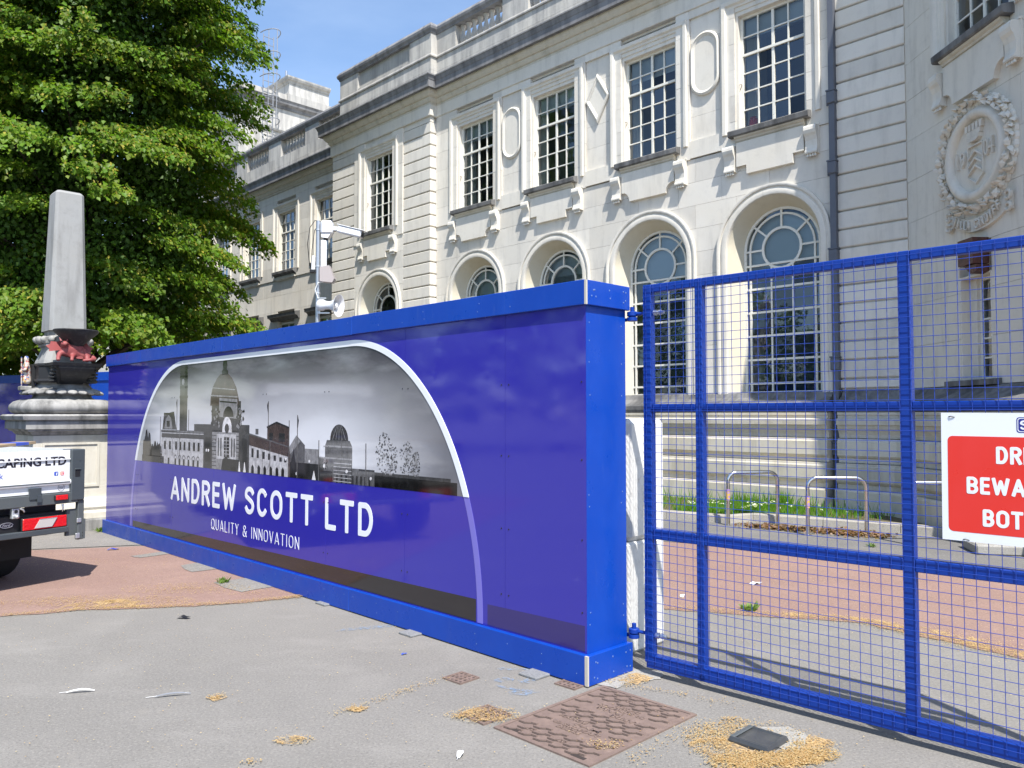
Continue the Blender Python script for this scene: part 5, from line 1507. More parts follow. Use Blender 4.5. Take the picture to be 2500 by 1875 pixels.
# painted statuette on the left face of the band
M_pt = Mat('painted_figure', (0.52, 0.47, 0.42), 0.6)
M_pt.mix(M_pt.remap(M_pt.noise(26, 3), 0.50, 0.56), (0.30, 0.05, 0.05))
M_pt.mix(M_pt.remap(M_pt.noise(21, 3, 0.5, (1.4, 1.1, 1)), 0.54, 0.58), (0.04, 0.09, 0.28))
M_pt.mix(M_pt.remap(M_pt.noise(33, 3, 0.5, (1, 1.3, .7)), 0.56, 0.60), (0.50, 0.32, 0.08))
M_pt = M_pt.done()
FSn = FO @ Matrix.Translation((-0.05, -0.445, 2.00))
ST = thing('statuette', 'small painted figure in white, red and blue robes on the obelisk band', 'statue', tuple(FSn.translation))
nodes = [(0, 0, 0.20, 0.058), (0, 0.0, 0.10, 0.066), (0, 0, 0.02, 0.075), (0, 0, 0.28, 0.056), (0, 0, 0.335, 0.028), (0, -0.008, 0.375, 0.036), (0, 0, 0.425, 0.030), (-0.065, -0.01, 0.295, 0.024), (-0.082, -0.035, 0.22, 0.022), (-0.03, -0.075, 0.20, 0.018), (0.065, -0.01, 0.295, 0.024), (0.085, -0.03, 0.22, 0.022), (0.04, -0.075, 0.23, 0.018)]
ed = [(0, 1), (1, 2), (0, 3), (3, 4), (4, 5), (5, 6), (3, 7), (7, 8), (8, 9), (3, 10), (10, 11), (11, 12)]
link_mesh('body', skin_mesh('body', nodes, ed, M_pt, 2), ST, FSn)
link_mesh('staff', MB().tube([(0.075, -0.075, 0.0), (0.07, -0.08, 0.40)], 0.008, 6).mesh('staff', M_pt), ST, FSn)
link_mesh('plinth', MB().cbox(-0.085, 0.085, -0.085, 0.06, -0.06, 0.0, 0.01).mesh('plinth', M_pedestal), ST, FSn)
link_mesh('niche', MB().box(-0.10, 0.10, 0.045, 0.09, -0.06, 0.30).mesh('niche', M_obelisk_black), ST, FSn)

# ================================================================ SECOND HOARDING behind the obelisk
WA, WB = Vector((-19.0, 22.6, 0)), Vector((-8.2, 17.1, 0))
wd = (WB - WA).normalized()
wnv = Vector((wd.y, -wd.x, 0))
FW = frame(wd, wnv, WA)
W2 = thing('site_hoarding', 'plain blue hoarding in the shade of the tree behind the obelisk', 'hoarding', tuple((WA + WB) / 2))
L = (WB - WA).length
n = 10
for k in range(n):
    MB().box(L * k / n + 0.002, L * (k + 1) / n - 0.002, -0.001 * (k % 2), 0.018, 0.05, 2.48).build('panel', M_vinyl if k < 8 else M_blue, W2, FW)
    MB().cbox(L * k / n + 0.001, L * (k + 1) / n - 0.001, -0.03, -0.002, 2.36, 2.55, 0.003).build('fascia_board', M_blue, W2, FW)
    MB().cbox(L * k / n + 0.001, L * (k + 1) / n - 0.001, -0.03, -0.002, 0.0, 0.18, 0.003).build('fascia_board', M_blue, W2, FW)

# ================================================================ TIPPER TRUCK
FTk = frame(Vector((0.477, 0.879, 0)), Vector((0.879, -0.477, 0)), Vector((-4.139, 7.694, 0)))
TK = thing('tipper_truck', 'white and dark grey tipper truck parked beside the obelisk, seen from behind', 'truck', tuple(FTk @ Vector((-1.0, 1.4, 0))))
M_twhite = gloss('white_truck_panel', (0.70, 0.71, 0.72), 0.25, scuff=0.12)
M_tgrey = paint('dark_grey_truck_frame', (0.050, 0.060, 0.068), 0.45, 0.35)
M_tmid = paint('grey_steel_beam', (0.075, 0.085, 0.09), 0.5, 0.4)
M_tblack = Mat('black_plastic', (0.012, 0.012, 0.013), 0.5).done()
M_rubber = Mat('tyre_rubber', (0.018, 0.018, 0.018), 0.85).done()
M_tlight = Mat('red_lens', (0.55, 0.010, 0.010), 0.15, 0.6)
M_tlight.bump(M_tlight.voronoi(60), 0.004, 0.5)
M_tlight = M_tlight.done()
M_clear = Mat('clear_lens', (0.45, 0.42, 0.40), 0.2, 0.6).done()
M_alu = Mat('aluminium', (0.55, 0.56, 0.57), 0.4, 0.5, 0.7).done()
M_txt = Mat('dark_lettering', (0.018, 0.016, 0.03), 0.5).done()
M_txtb = Mat('blue_lettering', (0.05, 0.09, 0.42), 0.5).done()
def tpart(name, mb, mat, parent=None, smooth=None):
    return mb.build(name, mat, parent or TK, FTk, smooth)
TW = -1.98       # left edge of the body
tg = tpart('tailgate', MB().box(TW + 0.13, -0.135, 0.012, 0.04, 0.875, 1.268).prism([(0.010, 0.94), (-0.012, 0.95), (-0.016, 0.965), (-0.012, 0.985), (0.010, 0.992)], TW + 0.13, -0.135, 0).box(TW + 0.13, -0.135, -0.002, 0.012, 1.178, 1.186), M_twhite)
tpart('tailgate_groove', MB().prism([(0.0095, 0.955), (-0.0165, 0.962), (-0.0165, 0.972), (0.0095, 0.985)], TW + 0.14, -0.145, 0), M_tmid, tg)
for (a, b) in ((-0.135, 0.0), (TW, TW + 0.13)):
    po = tpart('corner_post', MB().cbox(a, b, -0.02, 0.14, 0.785, 1.272, 0.008), M_tgrey)
    tpart('latch_recess', MB().box(a + 0.035, a + 0.085, -0.0215, -0.018, 1.01, 1.08), M_tblack, po)
    tpart('latch_handle', MB().cbox(a + 0.03, a + 0.09, -0.030, -0.02, 1.078, 1.09, 0.003).box(a + 0.075, a + 0.09, -0.0225, -0.018, 1.16, 1.18), M_tgrey, po)
def ttext(body, mat, x0, z0, w, h, bold=0.012, d=0.002, y=0.0118, shear=0.0):
    link_mesh('lettering', text_mesh(body, mat, width=w, height=h, depth=d, bold=bold, shear=shear), tg, FTk @ Matrix.Translation((x0, y, z0)))
ttext('SCAPING LTD', M_txt, -0.862, 1.128, 0.690, 0.082, 0.028)
ttext('k', M_txtb, -0.775, 1.032, 0.030, 0.05, 0.0)
lg = tpart('logo_square', MB().prism(rrect(-0.285, -0.247, 1.03, 1.068, 0.008), 0.0098, 0.0119), M_txtb, tg)
link_mesh('logo_letter', text_mesh('f', M_twhite, width=0.014, height=0.028, depth=0.001, bold=0.03), tg, FTk @ Matrix.Translation((-0.268, 0.0097, 1.031)))
M_insta = Mat('pink_orange_logo', (0.62, 0.10, 0.13), 0.5)
M_insta.mix(M_insta.remap(M_insta.noise(18, 1), 0.4, 0.6), (0.75, 0.24, 0.06))
M_insta = M_insta.done()
tpart('logo_square', MB().prism(rrect(-0.226, -0.190, 1.03, 1.066, 0.009), 0.0098, 0.0119), M_insta, tg)
tpart('logo_ring', MB().prism(rrect(-0.221, -0.195, 1.035, 1.061, 0.007) + rrect(-0.2185, -0.1975, 1.0375, 1.0585, 0.006)[::-1], 0.0092, 0.0099).prism(band(-0.208, 1.048, 0.0048, 0.0068, 0, 350, 14), 0.0092, 0.0099), M_twhite, tg)
tpart('badge', MB().prism(band(-0.215, 0.915, 0.030, 0.0325, 0, 358, 24), 0.0100, 0.0119), M_txt, tg)
ttext('Global', M_txt, -0.239, 0.913, 0.048, 0.016, 0.0, 0.001, 0.0118, 0.3)
ttext('1,200', M_txt, -0.231, 0.899, 0.032, 0.009, 0.0, 0.001)
tpart('rear_beam', MB().cbox(TW, -0.06, -0.012, 0.10, 0.765, 0.868, 0.006), M_tmid)
for x in (-0.47, TW + 0.4):
    hb = tpart('hinge_bracket', MB().box(x - 0.055, x + 0.05, -0.022, 0.0, 0.83, 0.93).box(x + 0.01, x + 0.05, -0.03, -0.022, 0.80, 0.86), M_tgrey)
    tpart('hinge_bolt', MB().lathe([(0.010, -0.033), (0.010, -0.028), (0.001, -0.028)], 8, (x + 0.03, -0.0, 0.87)), M_alu, hb)
mk = tpart('marker_lamp', MB().cbox(-0.30, -0.168, -0.035, -0.012, 0.802, 0.853, 0.006), M_tblack)
tpart('lens', MB().cbox(-0.29, -0.178, -0.044, -0.03, 0.805, 0.850, 0.004), M_tlight, mk)
# lower rear: chassis bar with lamp unit, plate, tow eye
tpart('rear_bar', MB().cbox(TW + 0.1, -0.145, 0.05, 0.13, 0.535, 0.695, 0.008), M_tblack)
tpart('bumper_bar', MB().cbox(TW + 0.1, -0.14, 0.0, 0.12, 0.492, 0.545, 0.006), M_tgrey)
tpart('number_plate_back', MB().box(-0.46, -0.17, 0.16, 0.17, 0.66, 0.76), M_tblack)
for x0, x1 in ((-0.57, -0.152), (TW + 0.15, TW + 0.57)):
    lu = tpart('tail_lamp', MB().cbox(x0, x1, 0.012, 0.06, 0.545, 0.662, 0.006), M_tblack)
    tpart('lens', MB().cbox(x0 + 0.006, x1 - 0.006, 0.002, 0.03, 0.551, 0.656, 0.005), M_tlight, lu)
    xm_ = (x0 + x1) / 2
    tpart('clear_lens', MB().prism([(xm_ - 0.10, 0.567), (xm_ + 0.055, 0.567), (xm_ + 0.10, 0.640), (xm_ - 0.055, 0.640)], -0.004, 0.01), M_clear, lu)
    tpart('clear_lens_rim', MB().prism([(xm_ - 0.107, 0.563), (xm_ + 0.058, 0.563), (xm_ + 0.107, 0.644), (xm_ - 0.058, 0.644)] + [(xm_ - 0.055, 0.640), (xm_ + 0.10, 0.640), (xm_ + 0.055, 0.567), (xm_ - 0.10, 0.567)], -0.0055, 0.0), M_alu, lu)
ov = tpart('maker_badge', MB().prism([(-0.688 + 0.058 * math.cos(R(a)), 0.615 + 0.024 * math.sin(R(a))) for a in range(0, 360, 15)], 0.043, 0.05), M_txt)
tpart('badge_rim', MB().prism([(-0.688 + 0.058 * math.cos(R(a)), 0.615 + 0.024 * math.sin(R(a))) for a in range(0, 356, 15)] + [(-0.688 + 0.053 * math.cos(R(a)), 0.615 + 0.020 * math.sin(R(a))) for a in range(345, -1, -15)], 0.040, 0.044), M_alu, ov)
link_mesh('badge_script', text_mesh('Ford', M_alu, width=0.07, height=0.022, depth=0.001, shear=0.35), ov, FTk @ Matrix.Translation((-0.724, 0.0425, 0.604)))
te = tpart('tow_plate', MB().cbox(-0.665, -0.60, 0.0, 0.04, 0.67, 0.765, 0.005), M_alu)
tpart('tow_hole', MB().lathe([(0.016, 0), (0.016, 0.002), (0.001, 0.002)], 12, (0, 0, 0)), M_tblack, te)
te.children[0].matrix_basis = WM[te].inverted() @ FTk @ Matrix.Translation((-0.632, -0.0005, 0.735)) @ Matrix.Rotation(R(90), 4, 'X')
tpart('tow_ball', MB().sphere((-0.632, -0.015, 0.69), 0.020, 10, 7), M_alu, te, 60)
tpart('cable', MB().tube([(-0.60, 0.0, 0.76), (-0.575, -0.01, 0.745), (-0.56, 0.0, 0.725)], 0.008, 6), M_alu, te, 60)
tpart('lamp_plug', MB().tube([(-0.205, 0.0, 0.76), (-0.207, -0.01, 0.72), (-0.205, 0.0, 0.69)], [0.011, 0.009, 0.003], 7), M_alu, None, 60)
# body sides, floor, chassis, mudguard and wheels
tpart('bed_floor', MB().box(TW, 0.0, 0.10, 3.2, 0.86, 0.92), M_tgrey)
tpart('side_board', MB().box(-0.03, 0.0, 0.14, 3.2, 0.88, 1.27), M_twhite)
tpart('side_board', MB().box(TW, TW + 0.03, 0.14, 3.2, 0.88, 1.27), M_twhite)
tpart('head_board', MB().box(TW, 0.0, 3.2, 3.24, 0.88, 1.9), M_tgrey)
tpart('chassis', MB().box(-1.40, -1.28, 0.13, 5.0, 0.60, 0.76).box(-0.70, -0.58, 0.13, 5.0, 0.60, 0.76).box(-1.28, -0.70, 0.3, 0.42, 0.62, 0.74).box(-1.28, -0.70, 2.6, 2.72, 0.62, 0.74), M_tblack)
fl_ = tpart('side_guard', MB().cbox(-0.05, 0.012, 0.0, 0.05, 0.405, 0.785, 0.006).box(-0.145, -0.02, 0.03, 0.06, 0.45, 0.70).box(0.0, 0.02, -0.008, 0.03, 0.41, 0.60), M_tmid)
tpart('guard_clip', MB().cbox(-0.065, -0.02, -0.01, 0.0, 0.57, 0.61, 0.003).cbox(-0.075, -0.035, -0.012, 0.0, 0.42, 0.47, 0.003), M_alu, fl_)
tpart('guard_hole', MB().sphere((0.002, -0.001, 0.44), 0.008, 8, 5, (1, .4, 1)).sphere((0.002, -0.001, 0.47), 0.008, 8, 5, (1, .4, 1)), M_tblack, fl_)
tpart('underbody', MB().box(TW + 0.06, -0.06, 1.5, 3.0, 0.40, 0.855), M_tblack)
tpart('mud_flap', MB().box(-0.62, -0.18, 0.52, 0.535, 0.22, 0.70), M_rubber)
tpart('exhaust', MB().tube([(-0.74, 0.10, 0.40), (-0.80, 0.5, 0.41), (-0.85, 1.2, 0.45)], 0.034, 12), M_alu, None, 50)
for (x, y) in ((-0.30, 0.95), (TW + 0.30, 0.95), (-0.16, 4.2), (TW + 0.16, 4.2)):
    wd_ = 0.34 if y < 2 else 0.2
    cxw = x - (0.06 if x > -1 else -0.06)
    t_ = MB()
    prof = [(0.20, -wd_ / 2), (0.30, -wd_ / 2), (0.335, -wd_ / 2 + 0.02), (0.345, -wd_ / 2 + 0.05), (0.345, wd_ / 2 - 0.05), (0.335, wd_ / 2 - 0.02), (0.30, wd_ / 2), (0.20, wd_ / 2)]
    t_.quadstrip([[(cxw + h, y + r * math.cos(2 * math.pi * k / 28), 0.345 + r * math.sin(2 * math.pi * k / 28)) for k in range(28)] for r, h in prof])
    w_ = tpart('wheel', t_, M_rubber, None, 40)
    r_m = MB().quadstrip([[(cxw + h, y + r * math.cos(2 * math.pi * k / 20), 0.345 + r * math.sin(2 * math.pi * k / 20)) for k in range(20)] for r, h in ((0.20, -wd_ / 2 + .01), (0.17, -wd_ / 2 + .05), (0.05, -wd_ / 2 + .05), (0.05, wd_ / 2 - .05), (0.17, wd_ / 2 - .05), (0.20, wd_ / 2 - .01))])
    tpart('rim', r_m, M_alu, w_, 40)
cab = tpart('cab', MB().quadstrip([[(TW + .04, 3.4, 0.45), (-0.04, 3.4, 0.45), (-0.04, 5.3, 0.45), (TW + .04, 5.3, 0.45)], [(TW + .04, 3.4, 1.25), (-0.04, 3.4, 1.25), (-0.04, 5.35, 1.15), (TW + .04, 5.35, 1.15)], [(TW + .14, 3.45, 2.1), (-0.14, 3.45, 2.1), (-0.14, 4.5, 2.1), (TW + .14, 4.5, 2.1)]]), M_twhite)
tpart('rear_window', MB().box(TW + 0.35, -0.35, 3.395, 3.43, 1.45, 1.95), M_tblack, cab)
# plank across the body
M_wood = Mat('weathered_plank', (0.32, 0.24, 0.15), 0.8)
M_wood.mix(M_wood.remap(M_wood.noise(8, 5, 0.6, (1, 12, 12)), 0.45, 0.7), (0.20, 0.15, 0.10))
M_wood = M_wood.done()
PK = thing('plank', 'weathered wooden plank with a blue end lying across the truck body', 'plank', tuple(FTk @ Vector((-0.6, 0.05, 1.28))))
pm = FTk @ Matrix.Translation((-1.05, 0.20, 1.295)) @ Matrix.Rotation(R(-3.2), 4, 'Y') @ Matrix.Rotation(R(14), 4, 'Z')
link_mesh('board', MB().cbox(-0.95, 0.52, -0.11, 0.11, -0.012, 0.014, 0.002).mesh('board', M_wood), PK, pm)
link_mesh('blue_band', MB().box(0.52, 0.66, -0.109, 0.109, -0.0115, 0.0135).mesh('blue_band', M_txtb), PK, pm)
link_mesh('board_end', MB().cbox(0.66, 0.74, -0.11, 0.11, -0.012, 0.014, 0.002).mesh('board_end', M_wood), PK, pm)

# ================================================================ CCTV POST
PC = Vector((-2.955, 12.0, 0))
FCc = Matrix.Translation(PC)
CT = thing('camera_post', 'galvanised post carrying a white security camera and horn speaker above the hoarding', 'post', tuple(PC))
M_wplas = gloss('white_plastic', (0.70, 0.71, 0.72), 0.35, scuff=0.08)
M_pgrey = Mat('pinkish_grey_plastic', (0.36, 0.32, 0.31), 0.6).done()
def cpart(name, mb, mat, parent=None, smooth=None, rot=0):
    return mb.build(name, mat, parent or CT, FCc @ Matrix.Rotation(rot, 4, 'Z'), smooth)
cpart('pole', MB().tube([(0, 0, 0), (0, 0, 4.56)], 0.034, 14), M_galv, None, 50)
for z in (4.42, 3.86, 3.45):
    cpart('clamp', MB().lathe([(0.037, -0.012), (0.042, -0.01), (0.042, 0.01), (0.037, 0.012)], 14, (0, 0, z)), M_alu, None, 50)
h_ = cpart('camera_housing', MB().cbox(0.05, 0.23, -0.10, 0.08, 4.34, 4.55, 0.03).prism([(0.06, 4.34), (0.20, 4.34), (0.16, 4.28), (0.07, 4.29)], -0.08, 0.06), M_wplas)
cpart('dome', MB().sphere((0.12, -0.03, 4.27), 0.035, 10, 7), M_obelisk_black, h_, 60)
cpart('arm', MB().cbox(0.22, 0.37, -0.05, 0.01, 4.40, 4.46, 0.01), M_wplas, h_)
cm = FCc @ Matrix.Translation((0.33, -0.03, 4.47)) @ Matrix.Rotation(R(-18), 4, 'Z') @ Matrix.Rotation(R(16), 4, 'Y')
bc = link_mesh('camera_body', MB().cbox(0, 0.42, -0.065, 0.065, -0.10, 0.01, 0.02).cbox(-0.01, 0.45, -0.075, 0.075, 0.012, 0.022, 0.004).mesh('camera_body', M_wplas), CT, cm)
link_mesh('lens', MB().box(0.421, 0.424, -0.045, 0.045, -0.085, -0.005).mesh('lens', M_tgrey), bc, cm)
link_mesh('lens_glass', MB().cbox(0.424, 0.428, -0.022, 0.022, -0.07, -0.03, 0.002).mesh('lens_glass', M_obelisk_black), bc, cm)
cpart('radio_panel', MB().cbox(-0.10, -0.045, -0.03, 0.03, 3.80, 4.02, 0.01), M_wplas)
cpart('radio_panel', MB().cbox(0.05, 0.14, -0.06, -0.02, 3.84, 4.26, 0.012), M_wplas)
cpart('control_box', MB().prism([(0.05, 3.62), (0.24, 3.60), (0.27, 3.66), (0.19, 3.86), (0.05, 3.84)], -0.10, 0.04), M_pgrey)
cpart('cable_box', MB().cbox(-0.12, -0.04, -0.04, 0.03, 3.76, 3.81, 0.008), M_tblack)
cpart('cable', MB().tube([(0.0, 0, 4.56), (-0.05, -0.02, 4.56), (-0.12, -0.03, 4.45), (-0.155, -0.03, 4.2), (-0.13, -0.03, 3.95), (-0.10, -0.02, 3.78)], 0.006, 6), M_tblack, None, 60)
cpart('cable', MB().tube([(0.0, 0, 4.5), (-0.05, -0.03, 4.4), (-0.085, -0.04, 4.1), (-0.10, -0.02, 3.80)], 0.005, 6), M_tblack, None, 60)
cpart('cable', MB().tube([(0.10, -0.05, 3.62), (0.02, -0.06, 3.60), (-0.03, -0.05, 3.5), (0.02, -0.06, 3.36)], 0.009, 6), M_wplas, None, 60)
hm = FCc @ Matrix.Translation((0.03, -0.06, 3.26)) @ Matrix.Rotation(R(-28), 4, 'Z') @ Matrix.Rotation(R(95), 4, 'Y')
hn = link_mesh('horn', MB().lathe([(0.001, 0.0), (0.075, 0.0), (0.085, 0.01), (0.085, 0.09), (0.065, 0.13), (0.06, 0.22), (0.085, 0.30), (0.13, 0.36), (0.165, 0.385), (0.17, 0.395), (0.155, 0.392), (0.11, 0.35), (0.06, 0.27), (0.05, 0.22)], 20).mesh('horn', M_wplas, 50), CT, hm)
for i, v in enumerate(hn.data.vertices):
    v.co.y *= 0.75
link_mesh('horn_core', MB().lathe([(0.045, 0.22), (0.045, 0.34), (0.03, 0.36), (0.001, 0.36)], 14).mesh('horn_core', M_wplas, 50), hn, hm)
cpart('horn_bracket', MB().box(0.02, 0.20, -0.075, -0.045, 3.13, 3.15).box(0.03, 0.05, -0.07, -0.03, 3.13, 3.25).box(0.0, 0.14, -0.06, -0.03, 3.36, 3.375), M_alu)

# ================================================================ CYCLE STANDS
M_steel = Mat('polished_steel', (0.62, 0.60, 0.58), 0.18, 0.5, 1.0).done()
M_stick = Mat('sticker', (0.55, 0.35, 0.08), 0.5)
M_stick.mix(M_stick.remap(M_stick.noise(30, 2), 0.48, 0.54), (0.30, 0.18, 0.45))
M_stick = M_stick.done()
def hoop(h=0.76, w=0.77, r=0.028):
    c = 0.13
    pts = [(0, 0, 0)] + [(0, 0, h - c)] + [(c - c * math.cos(R(a)), 0, h - c + c * math.sin(R(a))) for a in (20, 40, 60, 80, 90)] + [(w - c + c * math.sin(R(a)), 0, h - c + c * math.cos(R(a))) for a in (0, 10, 30, 50, 70)] + [(w, 0, h - c), (w, 0, 0)]
    return MB().tube(pts, r, 12).mesh('hoop', M_steel, 60)
hoop_me = hoop()
flange_me = MB().lathe([(0.05, 0), (0.05, 0.008), (0.03, 0.01)], 14).mesh('foot_flange', M_steel, 50)
stick_me = MB().lathe([(0.0292, 0.36), (0.0292, 0.52)], 12).mesh('sticker', M_stick, 60)
stands = [((3.13, 11.55), (3.93, 11.68), 'steel cycle stand nearest the gate hinge, with a sticker on one leg', True), ((3.93, 10.60), (4.69, 10.57), 'steel cycle stand in front of the leaf litter, with an orange sticker', True), ((4.88, 9.86), (5.65, 9.82), 'steel cycle stand partly behind the warning sign', False)]
for (a, b, lab, st) in stands:
    a, b = Vector((*a, 0.004)), Vector((*b, 0.004))
    r = thing('cycle_stand', lab, 'cycle stand', tuple(a), 'cycle stands along the verge')
    d = (b - a).normalized()
    m = Matrix.Translation(a) @ Matrix.Rotation(math.atan2(d.y, d.x), 4, 'Z')
    link_mesh('hoop', hoop_me, r, m)
    link_mesh('foot_flange', flange_me, r, m)
    link_mesh('foot_flange', flange_me, r, m @ Matrix.Translation((0.77, 0, 0)))
    if st: link_mesh('sticker', stick_me, r, m)
SB = thing('concrete_slab', 'low pale concrete slab lying beside the path below the warning sign', 'slab', (5.9, 9.1, 0))
MB().cbox(0, 1.6, 0, 0.55, 0, 0.12, 0.02).build('slab', M_conc, SB, Matrix.Translation((5.30, 9.12, 0)) @ Matrix.Rotation(R(-14), 4, 'Z'))

M_ladder = paint('grey_ladder_paint', (0.24, 0.25, 0.27), 0.5, 0.3)
ld.data.materials[0] = M_ladder
for o_ in ld.children: o_.data.materials[0] = M_ladder

# ================================================================ TREES
def leaf_material(name, base, warm):
    m = bpy.data.materials.new(name)
    m.use_nodes = True
    n, l = m.node_tree.nodes, m.node_tree.links
    b = n['Principled BSDF']
    at = n.new('ShaderNodeVertexColor')
    at.layer_name = 'leaf'
    l.new(at.outputs['Color'], b.inputs['Base Color'])
    b.inputs['Roughness'].default_value = 0.5
    b.inputs['Specular IOR Level'].default_value = 0.28
    tr = n.new('ShaderNodeBsdfTranslucent')
    sc = n.new('ShaderNodeVectorMath')
    sc.operation = 'MULTIPLY'
    sc.inputs[1].default_value = (1.5, 1.7, 0.6)
    l.new(at.outputs['Color'], sc.inputs[0])
    l.new(sc.outputs[0], tr.inputs['Color'])
    mx = n.new('ShaderNodeMixShader')
    mx.inputs['Fac'].default_value = 0.36
    l.new(b.outputs['BSDF'], mx.inputs[1])
    l.new(tr.outputs['BSDF'], mx.inputs[2])
    l.new(mx.outputs[0], n['Material Output'].inputs['Surface'])
    return m
M_leaf = leaf_material('lime_leaf', None, None)
M_bark = Mat('bark', (0.075, 0.06, 0.045), 0.95)
M_bark.mix(M_bark.remap(M_bark.noise(8, 6, 0.7, (3, 3, 0.6)), 0.45, 0.7), (0.03, 0.025, 0.02))
M_bark.bump(M_bark.noise(10, 6, 0.7, (3, 3, 0.5)), 0.03, 0.8)
M_bark = M_bark.done()

def leaves_mesh(name, P, D, Nn, Lh, Wd, C):
    """kite leaves: base P, direction D, normal Nn, length Lh, half width Wd, colour C (arrays)"""
    n = len(P)
    S = np.cross(D, Nn)
    S /= np.linalg.norm(S, axis=1, keepdims=True) + 1e-9
    mid = P + D * (Lh * 0.42)[:, None]
    v = np.empty((n, 4, 3))
    v[:, 0] = P
    v[:, 1] = mid + S * Wd[:, None] + Nn * (Wd * 0.35)[:, None]
    v[:, 2] = P + D * Lh[:, None]
    v[:, 3] = mid - S * Wd[:, None] + Nn * (Wd * 0.35)[:, None]
    idx = np.arange(n * 4).reshape(n, 4)
    tri = np.empty((n, 2, 3), dtype=np.int32)
    tri[:, 0] = idx[:, [0, 1, 2]]
    tri[:, 1] = idx[:, [0, 2, 3]]
    me = bpy.data.meshes.new(name)
    me.vertices.add(n * 4)
    me.vertices.foreach_set('co', v.reshape(-1))
    me.loops.add(n * 6)
    me.loops.foreach_set('vertex_index', tri.reshape(-1))
    me.polygons.add(n * 2)
    me.polygons.foreach_set('loop_start', np.arange(0, n * 6, 3, dtype=np.int32))
    me.polygons.foreach_set('loop_total', np.full(n * 2, 3, dtype=np.int32))
    at = me.color_attributes.new('leaf', 'FLOAT_COLOR', 'POINT')
    cc = np.ones((n * 4, 4), dtype=np.float32)
    cc[:, :3] = np.repeat(C, 4, axis=0)
    at.data.foreach_set('color', cc.reshape(-1))
    me.materials.append(M_leaf)
    me.update()
    me.validate()
    return me
def unit(a):
    return a / (np.linalg.norm(a, axis=1, keepdims=True) + 1e-9)
def crown(rad_of_z, z0, z1, sprays, per, seed, leaf=(0.075, 0.13), inner=0.25, spray_r=(0.5, 1.05), colr=None):
    """drooping sprays of leaves spread through the crown's volume; local coordinates, trunk at the origin"""
    rs = np.random.RandomState(seed)
    P, D, Nn, L, W, C = [], [], [], [], [], []
    tips = []
    k = 0
    while k < sprays:
        z = rs.uniform(z0, z1)
        rm = np.interp(z, *rad_of_z)
        if rs.rand() > rm / max(rad_of_z[1]): continue
        a = rs.uniform(0, 2 * math.pi)
        lump = 1 + 0.13 * math.sin(3 * a + z * 0.9 + seed) + 0.10 * math.sin(5 * a - z * 1.7 + seed)
        fr = 1 - inner * 1.2 * rs.rand() ** 1.6 if rs.rand() < 0.8 else rs.uniform(0.3, 0.75)
        r = rm * lump * fr
        c = np.array([r * math.cos(a), r * math.sin(a), z])
        out = np.array([math.cos(a), math.sin(a), 0])
        tips.append(c)
        R_ = rs.uniform(*spray_r)
        n = int(per * (R_ / spray_r[1]) ** 1.6)
        # points on a drooping, ragged fan
        q = np.sqrt(rs.rand(n)) * R_
        th = rs.uniform(-math.pi, math.pi, n)
        side = np.array([-out[1], out[0], 0])
        x = q * np.cos(th) * 1.05
        y = q * np.sin(th) * rs.uniform(0.55, 0.9)
        zz = -0.46 * np.clip(x, 0, None) ** 1.5 - 0.22 * np.abs(y) + 0.16 * np.clip(-x, 0, None) + rs.normal(0, 0.06, n) - np.abs(rs.normal(0, 0.10, n))
        # little twigs: pull the points towards a few ribs
        ribs = rs.uniform(-1, 1, 9) * R_ * 0.8
        near_ = ribs[np.argmin(np.abs(y[:, None] - ribs[None, :]), axis=1)]
        y = y + (near_ - y) * 0.45
        pts = c + x[:, None] * out + y[:, None] * side
        pts[:, 2] += zz
        d = out * 0.55 + np.array([0, 0, -0.75]) + rs.normal(0, 0.42, (n, 3))
        nn = np.array([0, 0, 0.75]) + out * 0.55 + rs.normal(0, 0.38, (n, 3))
        d = unit(d)
        nn = unit(nn - d * (nn * d).sum(1, keepdims=True))
        ll = rs.uniform(*leaf, n)
        ww = ll * rs.uniform(0.36, 0.48, n)
        g = rs.uniform(0.75, 1.25, (n, 1))
        tone = rs.uniform(0.85, 1.15)
        base = np.array([0.098, 0.170, 0.013]) if colr is None else np.array(colr)
        cc = base * g * tone
        cc[:, 0] *= rs.uniform(0.8, 1.25, n)
        br = rs.rand(n) < (0.22 if rs.rand() < 0.5 else 0.07)
        cc[br] = np.array([0.29, 0.26, 0.04]) * rs.uniform(0.8, 1.2, (br.sum(), 1))
        ll[br] *= 0.8; ww[br] *= 0.5
        P.append(pts); D.append(d); Nn.append(nn); L.append(ll); W.append(ww); C.append(cc)
        k += 1
    return [np.concatenate(q) for q in (P, D, Nn, L, W, C)], tips
